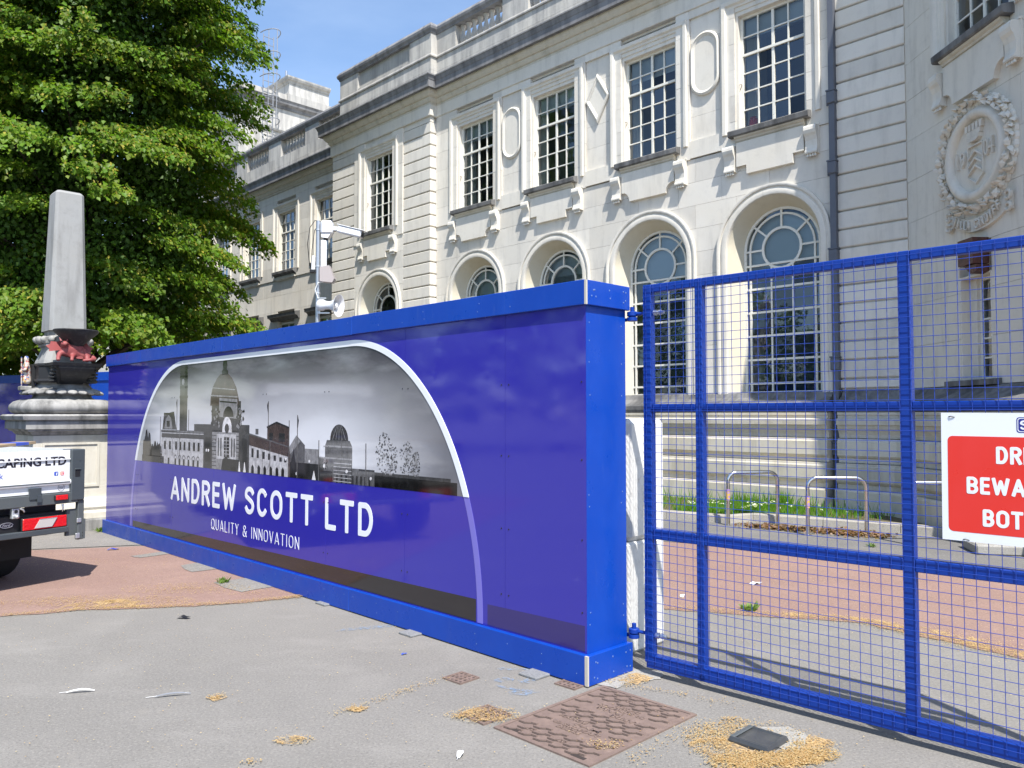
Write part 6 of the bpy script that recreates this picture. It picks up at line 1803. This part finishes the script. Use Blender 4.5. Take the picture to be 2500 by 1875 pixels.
def tree(name, label, pos, rz, z0, z1, sprays, per, seed, trunk_r=0.32, group=None, fill=0, **kw):
    root = thing(name, label, 'tree', pos, group)
    M = Matrix.Translation(pos)
    arrs, tips = crown(rz, z0, z1, sprays, per, seed, **kw)
    if fill:      # the leaves of the inner crown
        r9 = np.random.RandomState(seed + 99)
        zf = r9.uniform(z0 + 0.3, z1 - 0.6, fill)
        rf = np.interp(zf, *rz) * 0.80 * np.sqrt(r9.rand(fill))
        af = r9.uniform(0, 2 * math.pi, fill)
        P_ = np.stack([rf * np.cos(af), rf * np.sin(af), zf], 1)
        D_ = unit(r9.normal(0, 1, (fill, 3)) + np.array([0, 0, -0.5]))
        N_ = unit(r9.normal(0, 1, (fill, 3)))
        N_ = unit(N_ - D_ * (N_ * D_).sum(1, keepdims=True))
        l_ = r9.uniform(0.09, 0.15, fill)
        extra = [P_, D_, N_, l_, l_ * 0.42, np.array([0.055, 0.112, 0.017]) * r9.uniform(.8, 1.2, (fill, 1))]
        arrs = [np.concatenate([a_, b_]) for a_, b_ in zip(arrs, extra)]
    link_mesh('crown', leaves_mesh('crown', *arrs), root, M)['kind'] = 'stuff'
    H = z1
    tk = MB().tube([(0, 0, -0.1), (0.02, 0, 0.3), (0.05, 0.03, z0 * 0.7), (0.0, 0.08, H * 0.5), (0.05, 0.0, H * 0.8), (0, 0, H * 0.97)], [trunk_r * 1.5, trunk_r * 1.05, trunk_r * 0.85, trunk_r * 0.5, trunk_r * 0.2, 0.02], 12)
    link_mesh('trunk', tk.mesh('trunk', M_bark, 60), root, M)
    rs = random.Random(seed)
    pick = rs.sample(range(len(tips)), min(46, len(tips)))
    for i in pick:
        t = Vector(tips[i])
        zb = max(z0 * 0.75, t.z * 0.72 - 0.3)
        b = Vector((0.03, 0.03, zb))
        mid = b.lerp(t, 0.5) + Vector((rs.uniform(-.2, .2), rs.uniform(-.2, .2), 0.35))
        r0 = trunk_r * 0.28 * (1 - zb / H * 0.6)
        link_mesh('branch', MB().tube([b, b.lerp(mid, .5) + Vector((0, 0, .08)), mid, mid.lerp(t, .5) + Vector((0, 0, .1)), t], [r0, r0 * .8, r0 * .55, r0 * .35, 0.012], 6).mesh('branch', M_bark, 60), root, M)
    return root
RZ1 = ([2.9, 3.6, 5.0, 7.0, 9.0, 10.5, 12.0, 13.5, 14.8, 15.6], [2.6, 3.4, 3.75, 3.55, 3.55, 3.65, 3.6, 3.2, 2.0, 0.5])
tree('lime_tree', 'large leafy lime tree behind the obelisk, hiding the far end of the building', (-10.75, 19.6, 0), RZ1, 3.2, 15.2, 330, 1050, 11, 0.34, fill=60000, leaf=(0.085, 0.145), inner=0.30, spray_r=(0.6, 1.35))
RZ2 = ([2.8, 4.0, 6.0, 9.0, 12.0, 14.5, 15.5], [2.4, 3.8, 4.6, 4.7, 4.0, 2.0, 0.3])
tree('lime_tree', 'second lime tree at the edge of the view, standing further back behind the blue hoarding', (-17.2, 23.0, 0), RZ2, 2.9, 15.2, 200, 700, 5, 0.30, leaf=(0.10, 0.16), fill=36000, spray_r=(0.7, 1.4))

# trees along the far side of the street, seen only as reflections in the glossy boards
arrs = None
allA = []
for i, (x, y, h) in enumerate(((-33, -16, 9), (-31, -8, 9.5), (-33, 0, 9), (-31, 8, 9.5), (-34, 15, 9), (-33, -24, 8), (-28, -32, 8), (-36, 22, 9), (-37, 29, 9.5), (-32, 33, 9))):
    a_, _ = crown(([1.6, 4, 8, h - 1.5, h], [2.2, 4.2, 4.6, 2.6, 0.3]), 1.7, h, 60, 90, 40 + i, leaf=(0.28, 0.5), spray_r=(0.9, 1.8))
    a_[0] = a_[0] + np.array([x, y, 0])
    allA.append(a_)
arrs = [np.concatenate([q[k] for q in allA]) for k in range(6)]
tag(link_mesh('far_trees', leaves_mesh('far_trees', *arrs)), 'belt of green trees across the street', 'trees', None, 'stuff')

# ================================================================ GRASS, DAISIES, LITTER
def flakes(name, pts, size, colors, label, cat, up=0.0, tilt=0.35, aspect=0.45, seed=1):
    rs = np.random.RandomState(seed)
    n = len(pts)
    P = np.array(pts, dtype=float)
    a = rs.uniform(0, 2 * math.pi, n)
    D = np.stack([np.cos(a), np.sin(a), rs.normal(0, tilt * 0.5, n) + up], 1)
    D = unit(D)
    Nn = np.stack([rs.normal(0, tilt, n), rs.normal(0, tilt, n), np.ones(n)], 1)
    Nn = unit(Nn - D * (Nn * D).sum(1, keepdims=True))
    L = rs.uniform(size[0], size[1], n)
    C = np.array(colors)[rs.randint(0, len(colors), n)] * rs.uniform(0.88, 1.12, (n, 1))
    me = leaves_mesh(name, P, D, Nn, L, L * aspect, C)
    return tag(link_mesh(name, me), label, cat, None, 'stuff')
rs = np.random.RandomState(21)
# grass blades over the verge between kerb and wall
seg = [(Vector(a), Vector(b)) for a, b in zip(verge_out[1:-1], verge_out[2:])]
pts, D_, N_, L_, W_, C_ = [], [], [], [], [], []
fl_pts = []
for i in range(30000):
    a, b = seg[rs.choice(len(seg), p=None)]
    p = a.lerp(b, rs.rand())
    uu = Vector((p.x, p.y, 0)).dot(UR)
    if uu < -12 or uu > -4.1: continue
    w = UR * uu + NO * (0.43 - 12.75)
    s_ = rs.rand()
    q = Vector((p.x, p.y, 0)).lerp(w, 0.02 + 0.98 * s_)
    edge_ = 1.0 if uu < -5.6 else max(0.0, (-4.3 - uu) / 1.3)
    if rs.rand() > edge_ * (0.9 if uu < -5.6 else 0.5): continue
    pts.append((q.x, q.y, 0.095))
    tall = 1.0 + (1.5 if (s_ > 0.8 and rs.rand() < 0.25) else 0)
    L_.append(rs.uniform(0.05, 0.13) * tall)
    if rs.rand() < 0.009 and 0.05 < s_ < 0.8: fl_pts.append((q.x, q.y, 0.095 + 0.10 + rs.uniform(0, .04)))
n = len(pts)
D_ = unit(np.stack([rs.normal(0, .3, n), rs.normal(0, .3, n), np.ones(n)], 1))
N_ = unit(np.stack([rs.normal(0, 1, n), rs.normal(0, 1, n), np.zeros(n) + .1], 1))
N_ = unit(N_ - D_ * (N_ * D_).sum(1, keepdims=True))
L_ = np.array(L_)
C_ = np.array([0.110, 0.240, 0.022]) * rs.uniform(0.7, 1.35, (n, 1))
C_[rs.rand(n) < 0.06] = (0.22, 0.19, 0.07)
tag(link_mesh('grass', leaves_mesh('grass', np.array(pts), D_, N_, L_, np.full(n, 0.0055), C_)), 'short green grass on the verge below the building', 'grass', None, 'stuff')
flakes('daisies', [p for p in fl_pts for _ in range(4)], (0.018, 0.030), [(0.75, 0.75, 0.72)], 'white daisies scattered through the grass verge', 'daisies', aspect=0.5, tilt=0.5, seed=3)
# fallen seeds
sp = []
def pile(cx_, cy_, rx, ry, n, ang=0.0):
    for _ in range(n):
        a, r = rs.uniform(0, 2 * math.pi), rs.rand() ** 0.7
        x, y = rx * r * math.cos(a), ry * r * math.sin(a)
        c, s_ = math.cos(ang), math.sin(ang)
        sp.append((cx_ + x * c - y * s_, cy_ + x * s_ + y * c, 0.011 + 0.004 * rs.rand()))
def trail(p, q, w, n):
    for _ in range(n):
        t = rs.rand()
        sp.append((p[0] + (q[0] - p[0]) * t + rs.normal(0, w), p[1] + (q[1] - p[1]) * t + rs.normal(0, w), 0.011 + 0.004 * rs.rand()))
for p, q in zip(near[1:6], near[2:7]): trail((p[0], p[1] + 0.03), (q[0], q[1] + 0.03), 0.035, 500)
for p, q in zip(near[8:13], near[9:14]): trail((p[0], p[1] + 0.06), (q[0], q[1] + 0.06), 0.06, 800)
pile(-3.45, 6.85, 0.75, 0.22, 1900); pile(-3.0, 7.35, 0.6, 0.25, 900); pile(-2.3, 7.2, 0.35, 0.15, 160); pile(-4.3, 6.8, 0.6, 0.25, 300); pile(-5.2, 8.6, 0.9, 0.3, 320)
trail((3.0, 5.9), (4.3, 4.2), 0.12, 1900)
for k in range(3600):
    a, r = rs.uniform(0, 2 * math.pi), rs.uniform(0.15, 0.34)
    if 0.15 < a < 1.5 and rs.rand() < 0.8: continue
    sp.append((1.20 + r * math.cos(a) * 1.05 + rs.normal(0, .02), 3.92 + r * math.sin(a) * 0.85 + rs.normal(0, .02), 0.011))
pile(1.10, 3.72, 0.22, 0.09, 1600, 0.2); pile(1.35, 3.76, 0.20, 0.08, 1200, 0.2)
pile(-0.13, 4.28, 0.18, 0.13, 480); pile(-0.27, 4.27, 0.10, 0.06, 120)
pile(0.45, 3.90, 0.10, 0.06, 120)
trail((-0.95, 4.28), (-0.42, 4.86), 0.025, 200); pile(-0.84, 4.36, 0.06, 0.04, 90)
pile(-1.67, 4.55, 0.06, 0.05, 90); pile(-1.07, 3.95, 0.11, 0.06, 150); pile(-1.2, 3.7, .05, .04, 40)
trail((0.55, 4.82), (1.2, 4.45), 0.02, 160); pile(0.72, 4.86, 0.12, 0.12, 160); trail((0.55, 3.7), (0.98, 4.2), 0.03, 130)
pile(1.15, 4.22, 0.06, 0.03, 70)
for _ in range(2600):
    sp.append((rs.uniform(-6, 4), rs.uniform(3.0, 9.5), 0.011))
for _ in range(2200):
    sp.append((rs.uniform(-6, 4.5), rs.uniform(6.6, 10.2), 0.011))
flakes('fallen_seeds', sp, (0.006, 0.0115), [(0.50, 0.33, 0.16), (0.55, 0.39, 0.20), (0.42, 0.27, 0.12), (0.56, 0.44, 0.26)], 'tan fallen seed husks in drifts over the tarmac', 'seed husks', seed=5, tilt=0.06)
M_drift = Mat('seed_drift', (0.50, 0.35, 0.18), 0.95)
M_drift.mix(M_drift.remap(M_drift.noise(120, 3, 0.7), 0.45, 0.62), (0.36, 0.24, 0.11))
M_drift.bump(M_drift.noise(130, 3), 0.006, 0.8)
d_tr = M_drift.n.new('ShaderNodeBsdfTransparent')
d_mx = M_drift.n.new('ShaderNodeMixShader')
M_drift.l.new(M_drift.mul(M_drift.remap(M_drift.noise(60, 4, 0.8), 0.38, 0.52), M_drift.remap(M_drift.noise(5.5, 6, 0.65), 0.44, 0.56)), d_mx.inputs['Fac'])
M_drift.l.new(d_tr.outputs[0], d_mx.inputs[1])
M_drift.l.new(M_drift.b.outputs[0], d_mx.inputs[2])
M_drift.l.new(d_mx.outputs[0], M_drift.n['Material Output'].inputs['Surface'])
M_drift = M_drift.done()
def drift(pts, z=0.0062):
    tag(sheet('seed_drift', smooth_line(pts + [pts[0]], 5, 0.012)[:-1], z, M_drift, 'stuff'), 'thin drift of tan seed husks lying on the ground', 'seed husks')
drift([(0.86, 3.90), (0.94, 3.74), (1.10, 3.62), (1.30, 3.66), (1.48, 3.74), (1.56, 3.92), (1.50, 4.06), (1.42, 3.90), (1.36, 3.82), (1.18, 3.80), (1.07, 3.93), (1.12, 4.07), (0.98, 4.06)])
drift([(-0.34, 4.26), (-0.22, 4.18), (-0.05, 4.20), (0.04, 4.30), (-0.08, 4.40), (-0.22, 4.36)], 0.0108)
drift([(-3.75, 6.55), (-3.4, 6.60), (-3.0, 6.68), (-3.1, 6.85), (-3.4, 6.95), (-3.7, 6.80)], 0.0065)
drift([(2.0, 6.42), (2.66, 6.24), (2.94, 5.88), (3.35, 5.30), (4.3, 4.2), (4.45, 4.35), (3.5, 5.5), (3.0, 6.15), (2.4, 6.5)], 0.0065)
drift([(-1.18, 3.95), (-1.06, 3.90), (-0.96, 3.96), (-1.08, 4.01)]); drift([(-0.92, 4.34), (-0.80, 4.33), (-0.78, 4.40), (-0.88, 4.40)]); drift([(-1.73, 4.54), (-1.66, 4.49), (-1.60, 4.55), (-1.66, 4.60)])
drift([(0.62, 4.86), (0.74, 4.76), (0.86, 4.88), (0.76, 4.98)])
# leaf litter under the cycle stands
ll_ = []
for _ in range(900):
    t = rs.rand()
    ll_.append((3.35 + 1.5 * t + rs.normal(0, .10), 11.55 - 1.02 * t + rs.normal(0, .09) - 0.22 * rs.rand(), 0.012 + 0.03 * rs.rand()))
flakes('leaf_litter', ll_, (0.03, 0.07), [(0.16, 0.085, 0.04), (0.25, 0.15, 0.09), (0.10, 0.06, 0.035), (0.30, 0.20, 0.13)], 'brown leaf litter gathered against the kerb', 'leaf litter', seed=6, tilt=0.6)

# ---- covers and plates in the ground
M_iron2 = Mat('rusty_cast_iron', (0.165, 0.118, 0.098), 0.75, 0.4)
M_iron2.mix(M_iron2.mul(M_iron2.remap(M_iron2.noise(12, 6, 0.7), 0.45, 0.72), 0.7), (0.25, 0.18, 0.145))
M_iron2.mix(M_iron2.mul(M_iron2.remap(M_iron2.noise(35, 4, 0.7), 0.55, 0.75), 0.5), (0.07, 0.05, 0.042))
M_iron2.bump(M_iron2.noise(90, 4), 0.003, 0.5)
M_iron2 = M_iron2.done()
e1 = Vector((0.712, 0.702, 0)).normalized()
e2 = Vector((e1.y, -e1.x, 0))
FMh = Matrix.Identity(4)
for i in range(3):
    FMh[i][0] = e2[i]; FMh[i][1] = e1[i]; FMh[i][2] = (0, 0, 1)[i]
FMh[0][3], FMh[1][3], FMh[2][3] = -0.095, 4.115, 0.0
MW, MLn = 0.635, 0.888
MH = thing('manhole_cover', 'large rusty iron manhole cover with raised zigzag ribs and lettering', 'manhole cover', (0.45, 4.2, 0))
fr = MB()
for x0, x1, y0, y1 in ((0, MW, 0, 0.022), (0, MW, MLn - 0.022, MLn), (0, 0.022, 0.022, MLn - 0.022), (MW - 0.022, MW, 0.022, MLn - 0.022)):
    fr.box(x0, x1, y0, y1, -0.02, 0.009)
fr.build('frame', M_iron2, MH, FMh)
MB().box(0.025, MW - 0.025, 0.025, MLn - 0.025, -0.02, 0.0065).build('plate', M_iron2, MH, FMh)
M_slot_shade = Mat('dark_recess_and_rib_shade', (0.035, 0.026, 0.022), 0.9).done()  # dark slots and recesses, also the shade painted beside the manhole ribs
rib_me = None
zz = MB()
# one rib: a bar with a sloping middle and a pointed tail
poly = [(0.0, 0.0), (0.045, 0.003), (0.066, 0.026), (0.100, 0.029), (0.106, 0.037), (0.062, 0.036), (0.040, 0.013), (0.0, 0.010)]
rib_me = MB().prism(poly, 0.0066, 0.0125, 2).mesh('rib', M_iron2)
rib_shade_me = MB().prism([(0.004, -0.007), (0.046, -0.006), (0.072, 0.017), (0.104, 0.021), (0.104, 0.027), (0.067, 0.024), (0.044, 0.001), (0.004, -0.001)], 0.0066, 0.0070, 2).mesh('rib_shade', M_slot_shade)  # flat dark stroke along each rib, its shadow painted on the plate
for r in range(15):
    for c in range(6):
        x = 0.032 + c * 0.104 + (0.045 if r % 2 else 0)
        y = 0.040 + r * 0.0555
        if x + 0.108 > MW - 0.028 or y + 0.04 > MLn - 0.03: continue
        tx = [(0.11, 0.53, 0.215, 0.365), (0.11, 0.53, 0.555, 0.705)]
        if any(a_ < x + 0.055 < b_ and d_ < y + 0.018 < e_ for a_, b_, d_, e_ in tx): continue
        link_mesh('rib', rib_me, MH, FMh @ Matrix.Translation((x, y, 0)))
        link_mesh('rib_shade', rib_shade_me, MH, FMh @ Matrix.Translation((x, y, 0)))
def flat_text(body, x, y, w, h, rot, parent, M, mat, z=0.0067, depth=0.004):
    me = text_mesh(body, mat, width=w, height=h, depth=depth, bold=0.01)
    link_mesh('lettering', me, parent, M @ Matrix.Translation((x, y, z)) @ Matrix.Rotation(rot, 4, 'Z') @ Matrix.Rotation(R(-90), 4, 'X') @ Matrix.Scale(-1, 4, (0, 0, 1)) if False else M @ Matrix.Translation((x, y, z)) @ Matrix.Rotation(rot, 4, 'Z') @ Matrix.Rotation(R(-90), 4, 'X'))
for (lines, rot, ox, oy, sg) in (((('RAPIDE', 0.13, 0.115, 0.18), ('PAM', 0.27, 0.075, 0.16), ('80 SLIDEOUT', 0.16, 0.030, 0.30), ('DUCTILE', 0.22, -0.01, 0.15)), 0.0, 0.0, 0.24, 1), ((('RAPIDE', 0.13, 0.115, 0.18), ('PAM', 0.27, 0.075, 0.16), ('80 SLIDEOUT', 0.16, 0.030, 0.30), ('DUCTILE', 0.22, -0.01, 0.15)), math.pi, MW, 0.68, -1)):
    for body, x, y, w in lines:
        flat_text(body, ox + sg * x, oy + sg * y, w, 0.028, rot, MH, FMh, M_slot_shade if False else M_iron2)
for body, x, y, w, rot in (('EN 124', 0.10, 0.10, 0.11, 0), ('B125', 0.30, 0.10, 0.08, 0), ('EN 124', MW - 0.10, MLn - 0.10, 0.11, math.pi), ('B125', MW - 0.30, MLn - 0.10, 0.08, math.pi)):
    flat_text(body, x, y, w, 0.022, rot, MH, FMh, M_iron2)
for x, y in ((0.06, 0.06), (MW - 0.14, 0.05)):
    MB().box(x, x + 0.08, y - 0.02, y + 0.005, 0.0066, 0.0075).build('key_slot', M_slot_shade, MH, FMh)
def small_cover(label, cx_, cy_, w, ang, seedy=False):
    m = Matrix.Translation((cx_, cy_, 0)) @ Matrix.Rotation(R(ang), 4, 'Z')
    t = thing('stopcock_cover', label, 'cover', (cx_, cy_, 0), 'small iron covers by the hoarding')
    h = w / 2
    MB().box(-h, h, -h, h, -0.02, 0.006).build('plate', M_iron2, t, m)
    f = MB()
    for x0, x1, y0, y1 in ((-h, h, -h, -h + .010), (-h, h, h - .010, h), (-h, -h + .010, -h + .010, h - .010), (h - .010, h, -h + .010, h - .010)):
        f.box(x0, x1, y0, y1, 0.0061, 0.010)
    f.build('rim', M_iron2, t, m)
    b = MB().box(-0.006, 0.006, -h + .01, h - .01, 0.0061, 0.0095).box(-h + .01, -0.006, -0.006, 0.006, 0.0061, 0.0095).box(0.006, h - .01, -0.006, 0.006, 0.0061, 0.0095)
    b.build('cross_rib', M_iron2, t, m)
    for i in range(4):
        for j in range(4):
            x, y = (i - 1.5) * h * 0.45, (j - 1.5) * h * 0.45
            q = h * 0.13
            MB().prism([(x - q, y), (x, y - q), (x + q, y), (x, y + q)], 0.0061, 0.0065, 2).build('recess', M_slot_shade, t, m)
small_cover('small square iron stopcock cover on open tarmac', -0.31, 4.88, 0.16, 46)
small_cover('small iron cover half under the corner of the hoarding', 0.36, 4.78, 0.155, 46)
small_cover('small iron cover clogged with tan seed husks beside the big manhole', -0.14, 4.29, 0.20, 42)
M_bplas = Mat('black_plastic_cover', (0.045, 0.048, 0.052), 0.28)
M_bplas.mix(M_bplas.mul(M_bplas.remap(M_bplas.noise(12, 5), 0.45, 0.7), 0.5), (0.09, 0.09, 0.085))
M_bplas = M_bplas.done()
PCv = thing('plastic_cover', 'raised black plastic cover surrounded by seed husks', 'cover', (1.205, 3.945, 0))
mcv = Matrix.Translation((1.205, 3.945, 0)) @ Matrix.Rotation(R(45), 4, 'Z')
MB().quadstrip([[(-.105 * a, -.105 * a, z), (.105 * a, -.105 * a, z), (.105 * a, .105 * a, z), (-.105 * a, .105 * a, z)] for a, z in ((1.0, 0), (1.0, 0.014), (0.93, 0.03), (0.84, 0.032), (0.80, 0.022))]).build('lid', M_bplas, PCv, mcv)
MB().cbox(-0.095, 0.095, 0.075, 0.100, 0.024, 0.034, 0.004).build('hinge_edge', M_tmid, PCv, mcv)
sheet('patch', smooth_line([(1.15, 4.12), (1.42, 4.12), (1.52, 3.95), (1.45, 3.80), (1.30, 3.86), (1.15, 4.12)], 5, 0.012)[:-1], 0.0045, M_conc)
sheet('patch', smooth_line([(0.46, 4.80), (0.76, 5.06), (0.95, 5.0), (0.90, 4.86), (0.72, 4.83), (0.60, 4.70), (0.46, 4.80)], 5, 0.015)[:-1], 0.0045, M_conc)
M_plate = noise_ground('grey_plate', (0.20, 0.205, 0.21), (0.32, 0.32, 0.32))
for i, (cx_, cy_, lab) in enumerate(((0.17, 4.97, 'grey base plate under the near corner of the hoarding'), (-0.70, 5.89, 'grey base plate under the hoarding, second from the near corner'), (-1.54, 6.82, 'grey base plate at the edge of the red tarmac'), (-2.38, 7.80, 'grey base plate on the nearest grey patch in the red tarmac'), (-3.05, 8.55, 'grey base plate on the middle grey patch in the red tarmac'))):
    b = thing('base_plate', lab, 'plate', (cx_, cy_, 0), 'grey plates along the foot of the hoarding')
    MB().cbox(-0.11, 0.11, -0.075, 0.075, 0.0, 0.016, 0.004).build('plate', M_plate, b, Matrix.Translation((cx_, cy_, 0.0)) @ Matrix.Rotation(R(-46 + 90), 4, 'Z'))
M_spray = Mat('blue_spray_paint', (0.20, 0.33, 0.50), 0.9)
M_spray = M_spray.done()
def spray_mat():
    m = Mat('faded_blue_spray', (0.21, 0.30, 0.43), 0.9)
    tr = m.n.new('ShaderNodeBsdfTransparent')
    mx = m.n.new('ShaderNodeMixShader')
    f = m.remap(m.noise(30, 6, 0.75), 0.45, 0.72)
    m.l.new(f, mx.inputs['Fac'])
    m.l.new(tr.outputs[0], mx.inputs[1])
    m.l.new(m.b.outputs[0], mx.inputs[2])
    m.l.new(mx.outputs[0], m.n['Material Output'].inputs['Surface'])
    return m.done()
M_spray = spray_mat()
sprays = [[(-0.12, 5.05), (-0.06, 5.08), (0.10, 5.06), (0.12, 5.03), (-0.05, 5.03)], [(-0.12, 4.84), (-0.05, 4.90), (0.02, 4.86), (0.0, 4.82), (-0.06, 4.80)], [(0.03, 4.84), (0.10, 4.88), (0.16, 4.84), (0.13, 4.80), (0.06, 4.79)], [(-0.02, 4.66), (0.10, 4.70), (0.16, 4.64), (0.08, 4.58), (-0.01, 4.60)], [(-0.10, 4.75), (-0.09, 4.77), (0.04, 4.68), (0.02, 4.66)]]
for i, p in enumerate(sprays):
    tag(sheet('paint_mark', smooth_line(p + [p[0]], 4, 0.008)[:-1], 0.0046, M_spray, None), None, None)['kind'] = 'structure'
sheet('paint_mark', smooth_line([(-1.30, 5.92), (-1.25, 6.0), (-0.9, 6.12), (-0.86, 6.06), (-1.30, 5.92)], 4, 0.01)[:-1], 0.0046, M_spray)

# ---- feathers, scraps and weeds
M_feather = Mat('white_feather', (0.66, 0.66, 0.65), 0.8).done()
M_feather2 = Mat('grey_feather', (0.20, 0.21, 0.23), 0.8).done()
def feather(label, x, y, ln, wd_, ang, mat):
    t = thing('feather', label, 'feather', (x, y, 0), 'feathers on the tarmac')
    m = Matrix.Translation((x, y, 0.006)) @ Matrix.Rotation(R(ang), 4, 'Z')
    pts = [(ln * (k / 8), wd_ * math.sin(math.pi * min(1, 0.12 + 0.85 * k / 8)) * (1 + rng.uniform(-.15, .15))) for k in range(9)]
    low = [(a, -b * rng.uniform(.6, .9)) for a, b in pts[::-1]]
    mb = MB()
    mb.quadstrip([[(a, b, 0.004 + 0.012 * math.sin(a / ln * 3)), (a, -b * .8, 0.002 + 0.012 * math.sin(a / ln * 3)), (a, -b * .8, 0.0 + 0.012 * math.sin(a / ln * 3))] for a, b in pts])
    mb.build('vane', mat, t, m)
    MB().tube([(-ln * .25, 0, 0.002), (0, 0, 0.004), (ln * .95, 0, 0.010)], [0.0014, 0.0014, 0.0005], 5).build('quill', M_feather, t, m)
feather('small fluffy white feather in the foreground', -0.25, 3.75, 0.075, 0.017, 75, M_feather)
feather('long white feather lying furthest from the manhole', -2.56, 4.62, 0.15, 0.011, 12, M_feather)
feather('slim grey feather with a pale shaft', -2.02, 4.55, 0.19, 0.008, 16, M_feather2)
def scrap(name, label, x, y, s, mat, ang, cat):
    t = thing(name, label, cat, (x, y, 0))
    m = Matrix.Translation((x, y, 0.005)) @ Matrix.Rotation(R(ang), 4, 'Z')
    MB().quadstrip([[(-s, -s * .4, 0.0), (-s * .3, -s * .45, s * .35), (s * .4, -s * .38, s * .1), (s, -s * .42, s * .3)], [(-s, s * .4, s * .1), (-s * .3, s * .45, s * .4), (s * .4, s * .38, s * .2), (s, s * .42, s * .15)]], close_ring=False, caps=False).build('sheet', mat, t, m)
M_wrap = gloss('blue_wrapper', (0.02, 0.05, 0.36), 0.3)
M_paper = Mat('white_paper', (0.62, 0.62, 0.60), 0.8).done()
scrap('wrapper', 'crumpled blue wrapper near the far end of the hoarding', -4.72, 9.45, 0.06, M_wrap, 20, 'wrapper')
scrap('scrap', 'dark scrap of plastic on the tarmac edge', -2.58, 6.30, 0.05, M_tblack, -10, 'scrap')
scrap('scrap', 'tiny blue scrap near the base plates', -0.72, 5.36, 0.02, M_txtb, 40, 'scrap')
scrap('paper', 'white paper scrap on the red tarmac beyond the gate', 2.30, 7.55, 0.06, M_paper, 30, 'paper')
scrap('paper', 'pale paper scrap on the red tarmac close to the second gate upright', 1.50, 7.05, 0.04, M_paper, 70, 'paper')
def weed(label, x, y, s, n, seed):
    r2 = np.random.RandomState(seed)
    P = np.stack([r2.normal(x, s * .35, n), r2.normal(y, s * .35, n), np.full(n, 0.008)], 1)
    D = unit(np.stack([r2.normal(0, .7, n), r2.normal(0, .7, n), np.ones(n) * .8], 1))
    N2 = unit(np.stack([r2.normal(0, .4, n), r2.normal(0, .4, n), np.ones(n)], 1))
    N2 = unit(N2 - D * (N2 * D).sum(1, keepdims=True))
    C = np.array([0.12, 0.19, 0.04]) * r2.uniform(.7, 1.4, (n, 1))
    o = link_mesh('weed', leaves_mesh('weed', P, D, N2, r2.uniform(.4, 1, n) * s, r2.uniform(.10, .2, n) * s, C))
    tag(o, label, 'weed', 'weeds in the tarmac')
weed('green weed tuft on the nearest grey patch by the hoarding', -2.75, 7.60, 0.07, 50, 1)
weed('green weed growing along the edge of the red tarmac behind the gate', 1.95, 6.55, 0.08, 60, 2)
weed('small weed in the path in front of the cycle stands', 4.35, 9.65, 0.06, 36, 3)
weed('weed growing at the foot of the obelisk', -5.6, 10.9, 0.09, 50, 4)

# ---- small things on the window ledge and iron hooks on the window reveals
RB = thing('red_box', 'small red box standing inside the first-floor window next to the downpipe', 'box', tuple(FB @ Vector((-7.03, 0.24, 6.79))))
M_redbox = Mat('red_plastic', (0.50, 0.025, 0.03), 0.5).done()
MB().cbox(-7.11, -6.95, 0.24, 0.34, 6.80, 6.95, 0.015).cbox(-7.09, -6.97, 0.235, 0.345, 6.952, 6.98, 0.01).build('body', M_redbox, RB, FB)
hook_me = MB().tube([(0, 0, 0), (0.035, 0, 0.0), (0.045, 0, -0.02), (0.035, 0, -0.05), (0.012, 0, -0.10)], 0.006, 6).mesh('hook', M_rust, 60)
for c in BAYS + [PAV_C]:
    v0 = PAV_V if c == PAV_C else 0.0
    link_mesh('window_hook', hook_me, CITY, FB @ Matrix.Translation((c - 0.614, -v0 + 0.05, 7.55)))
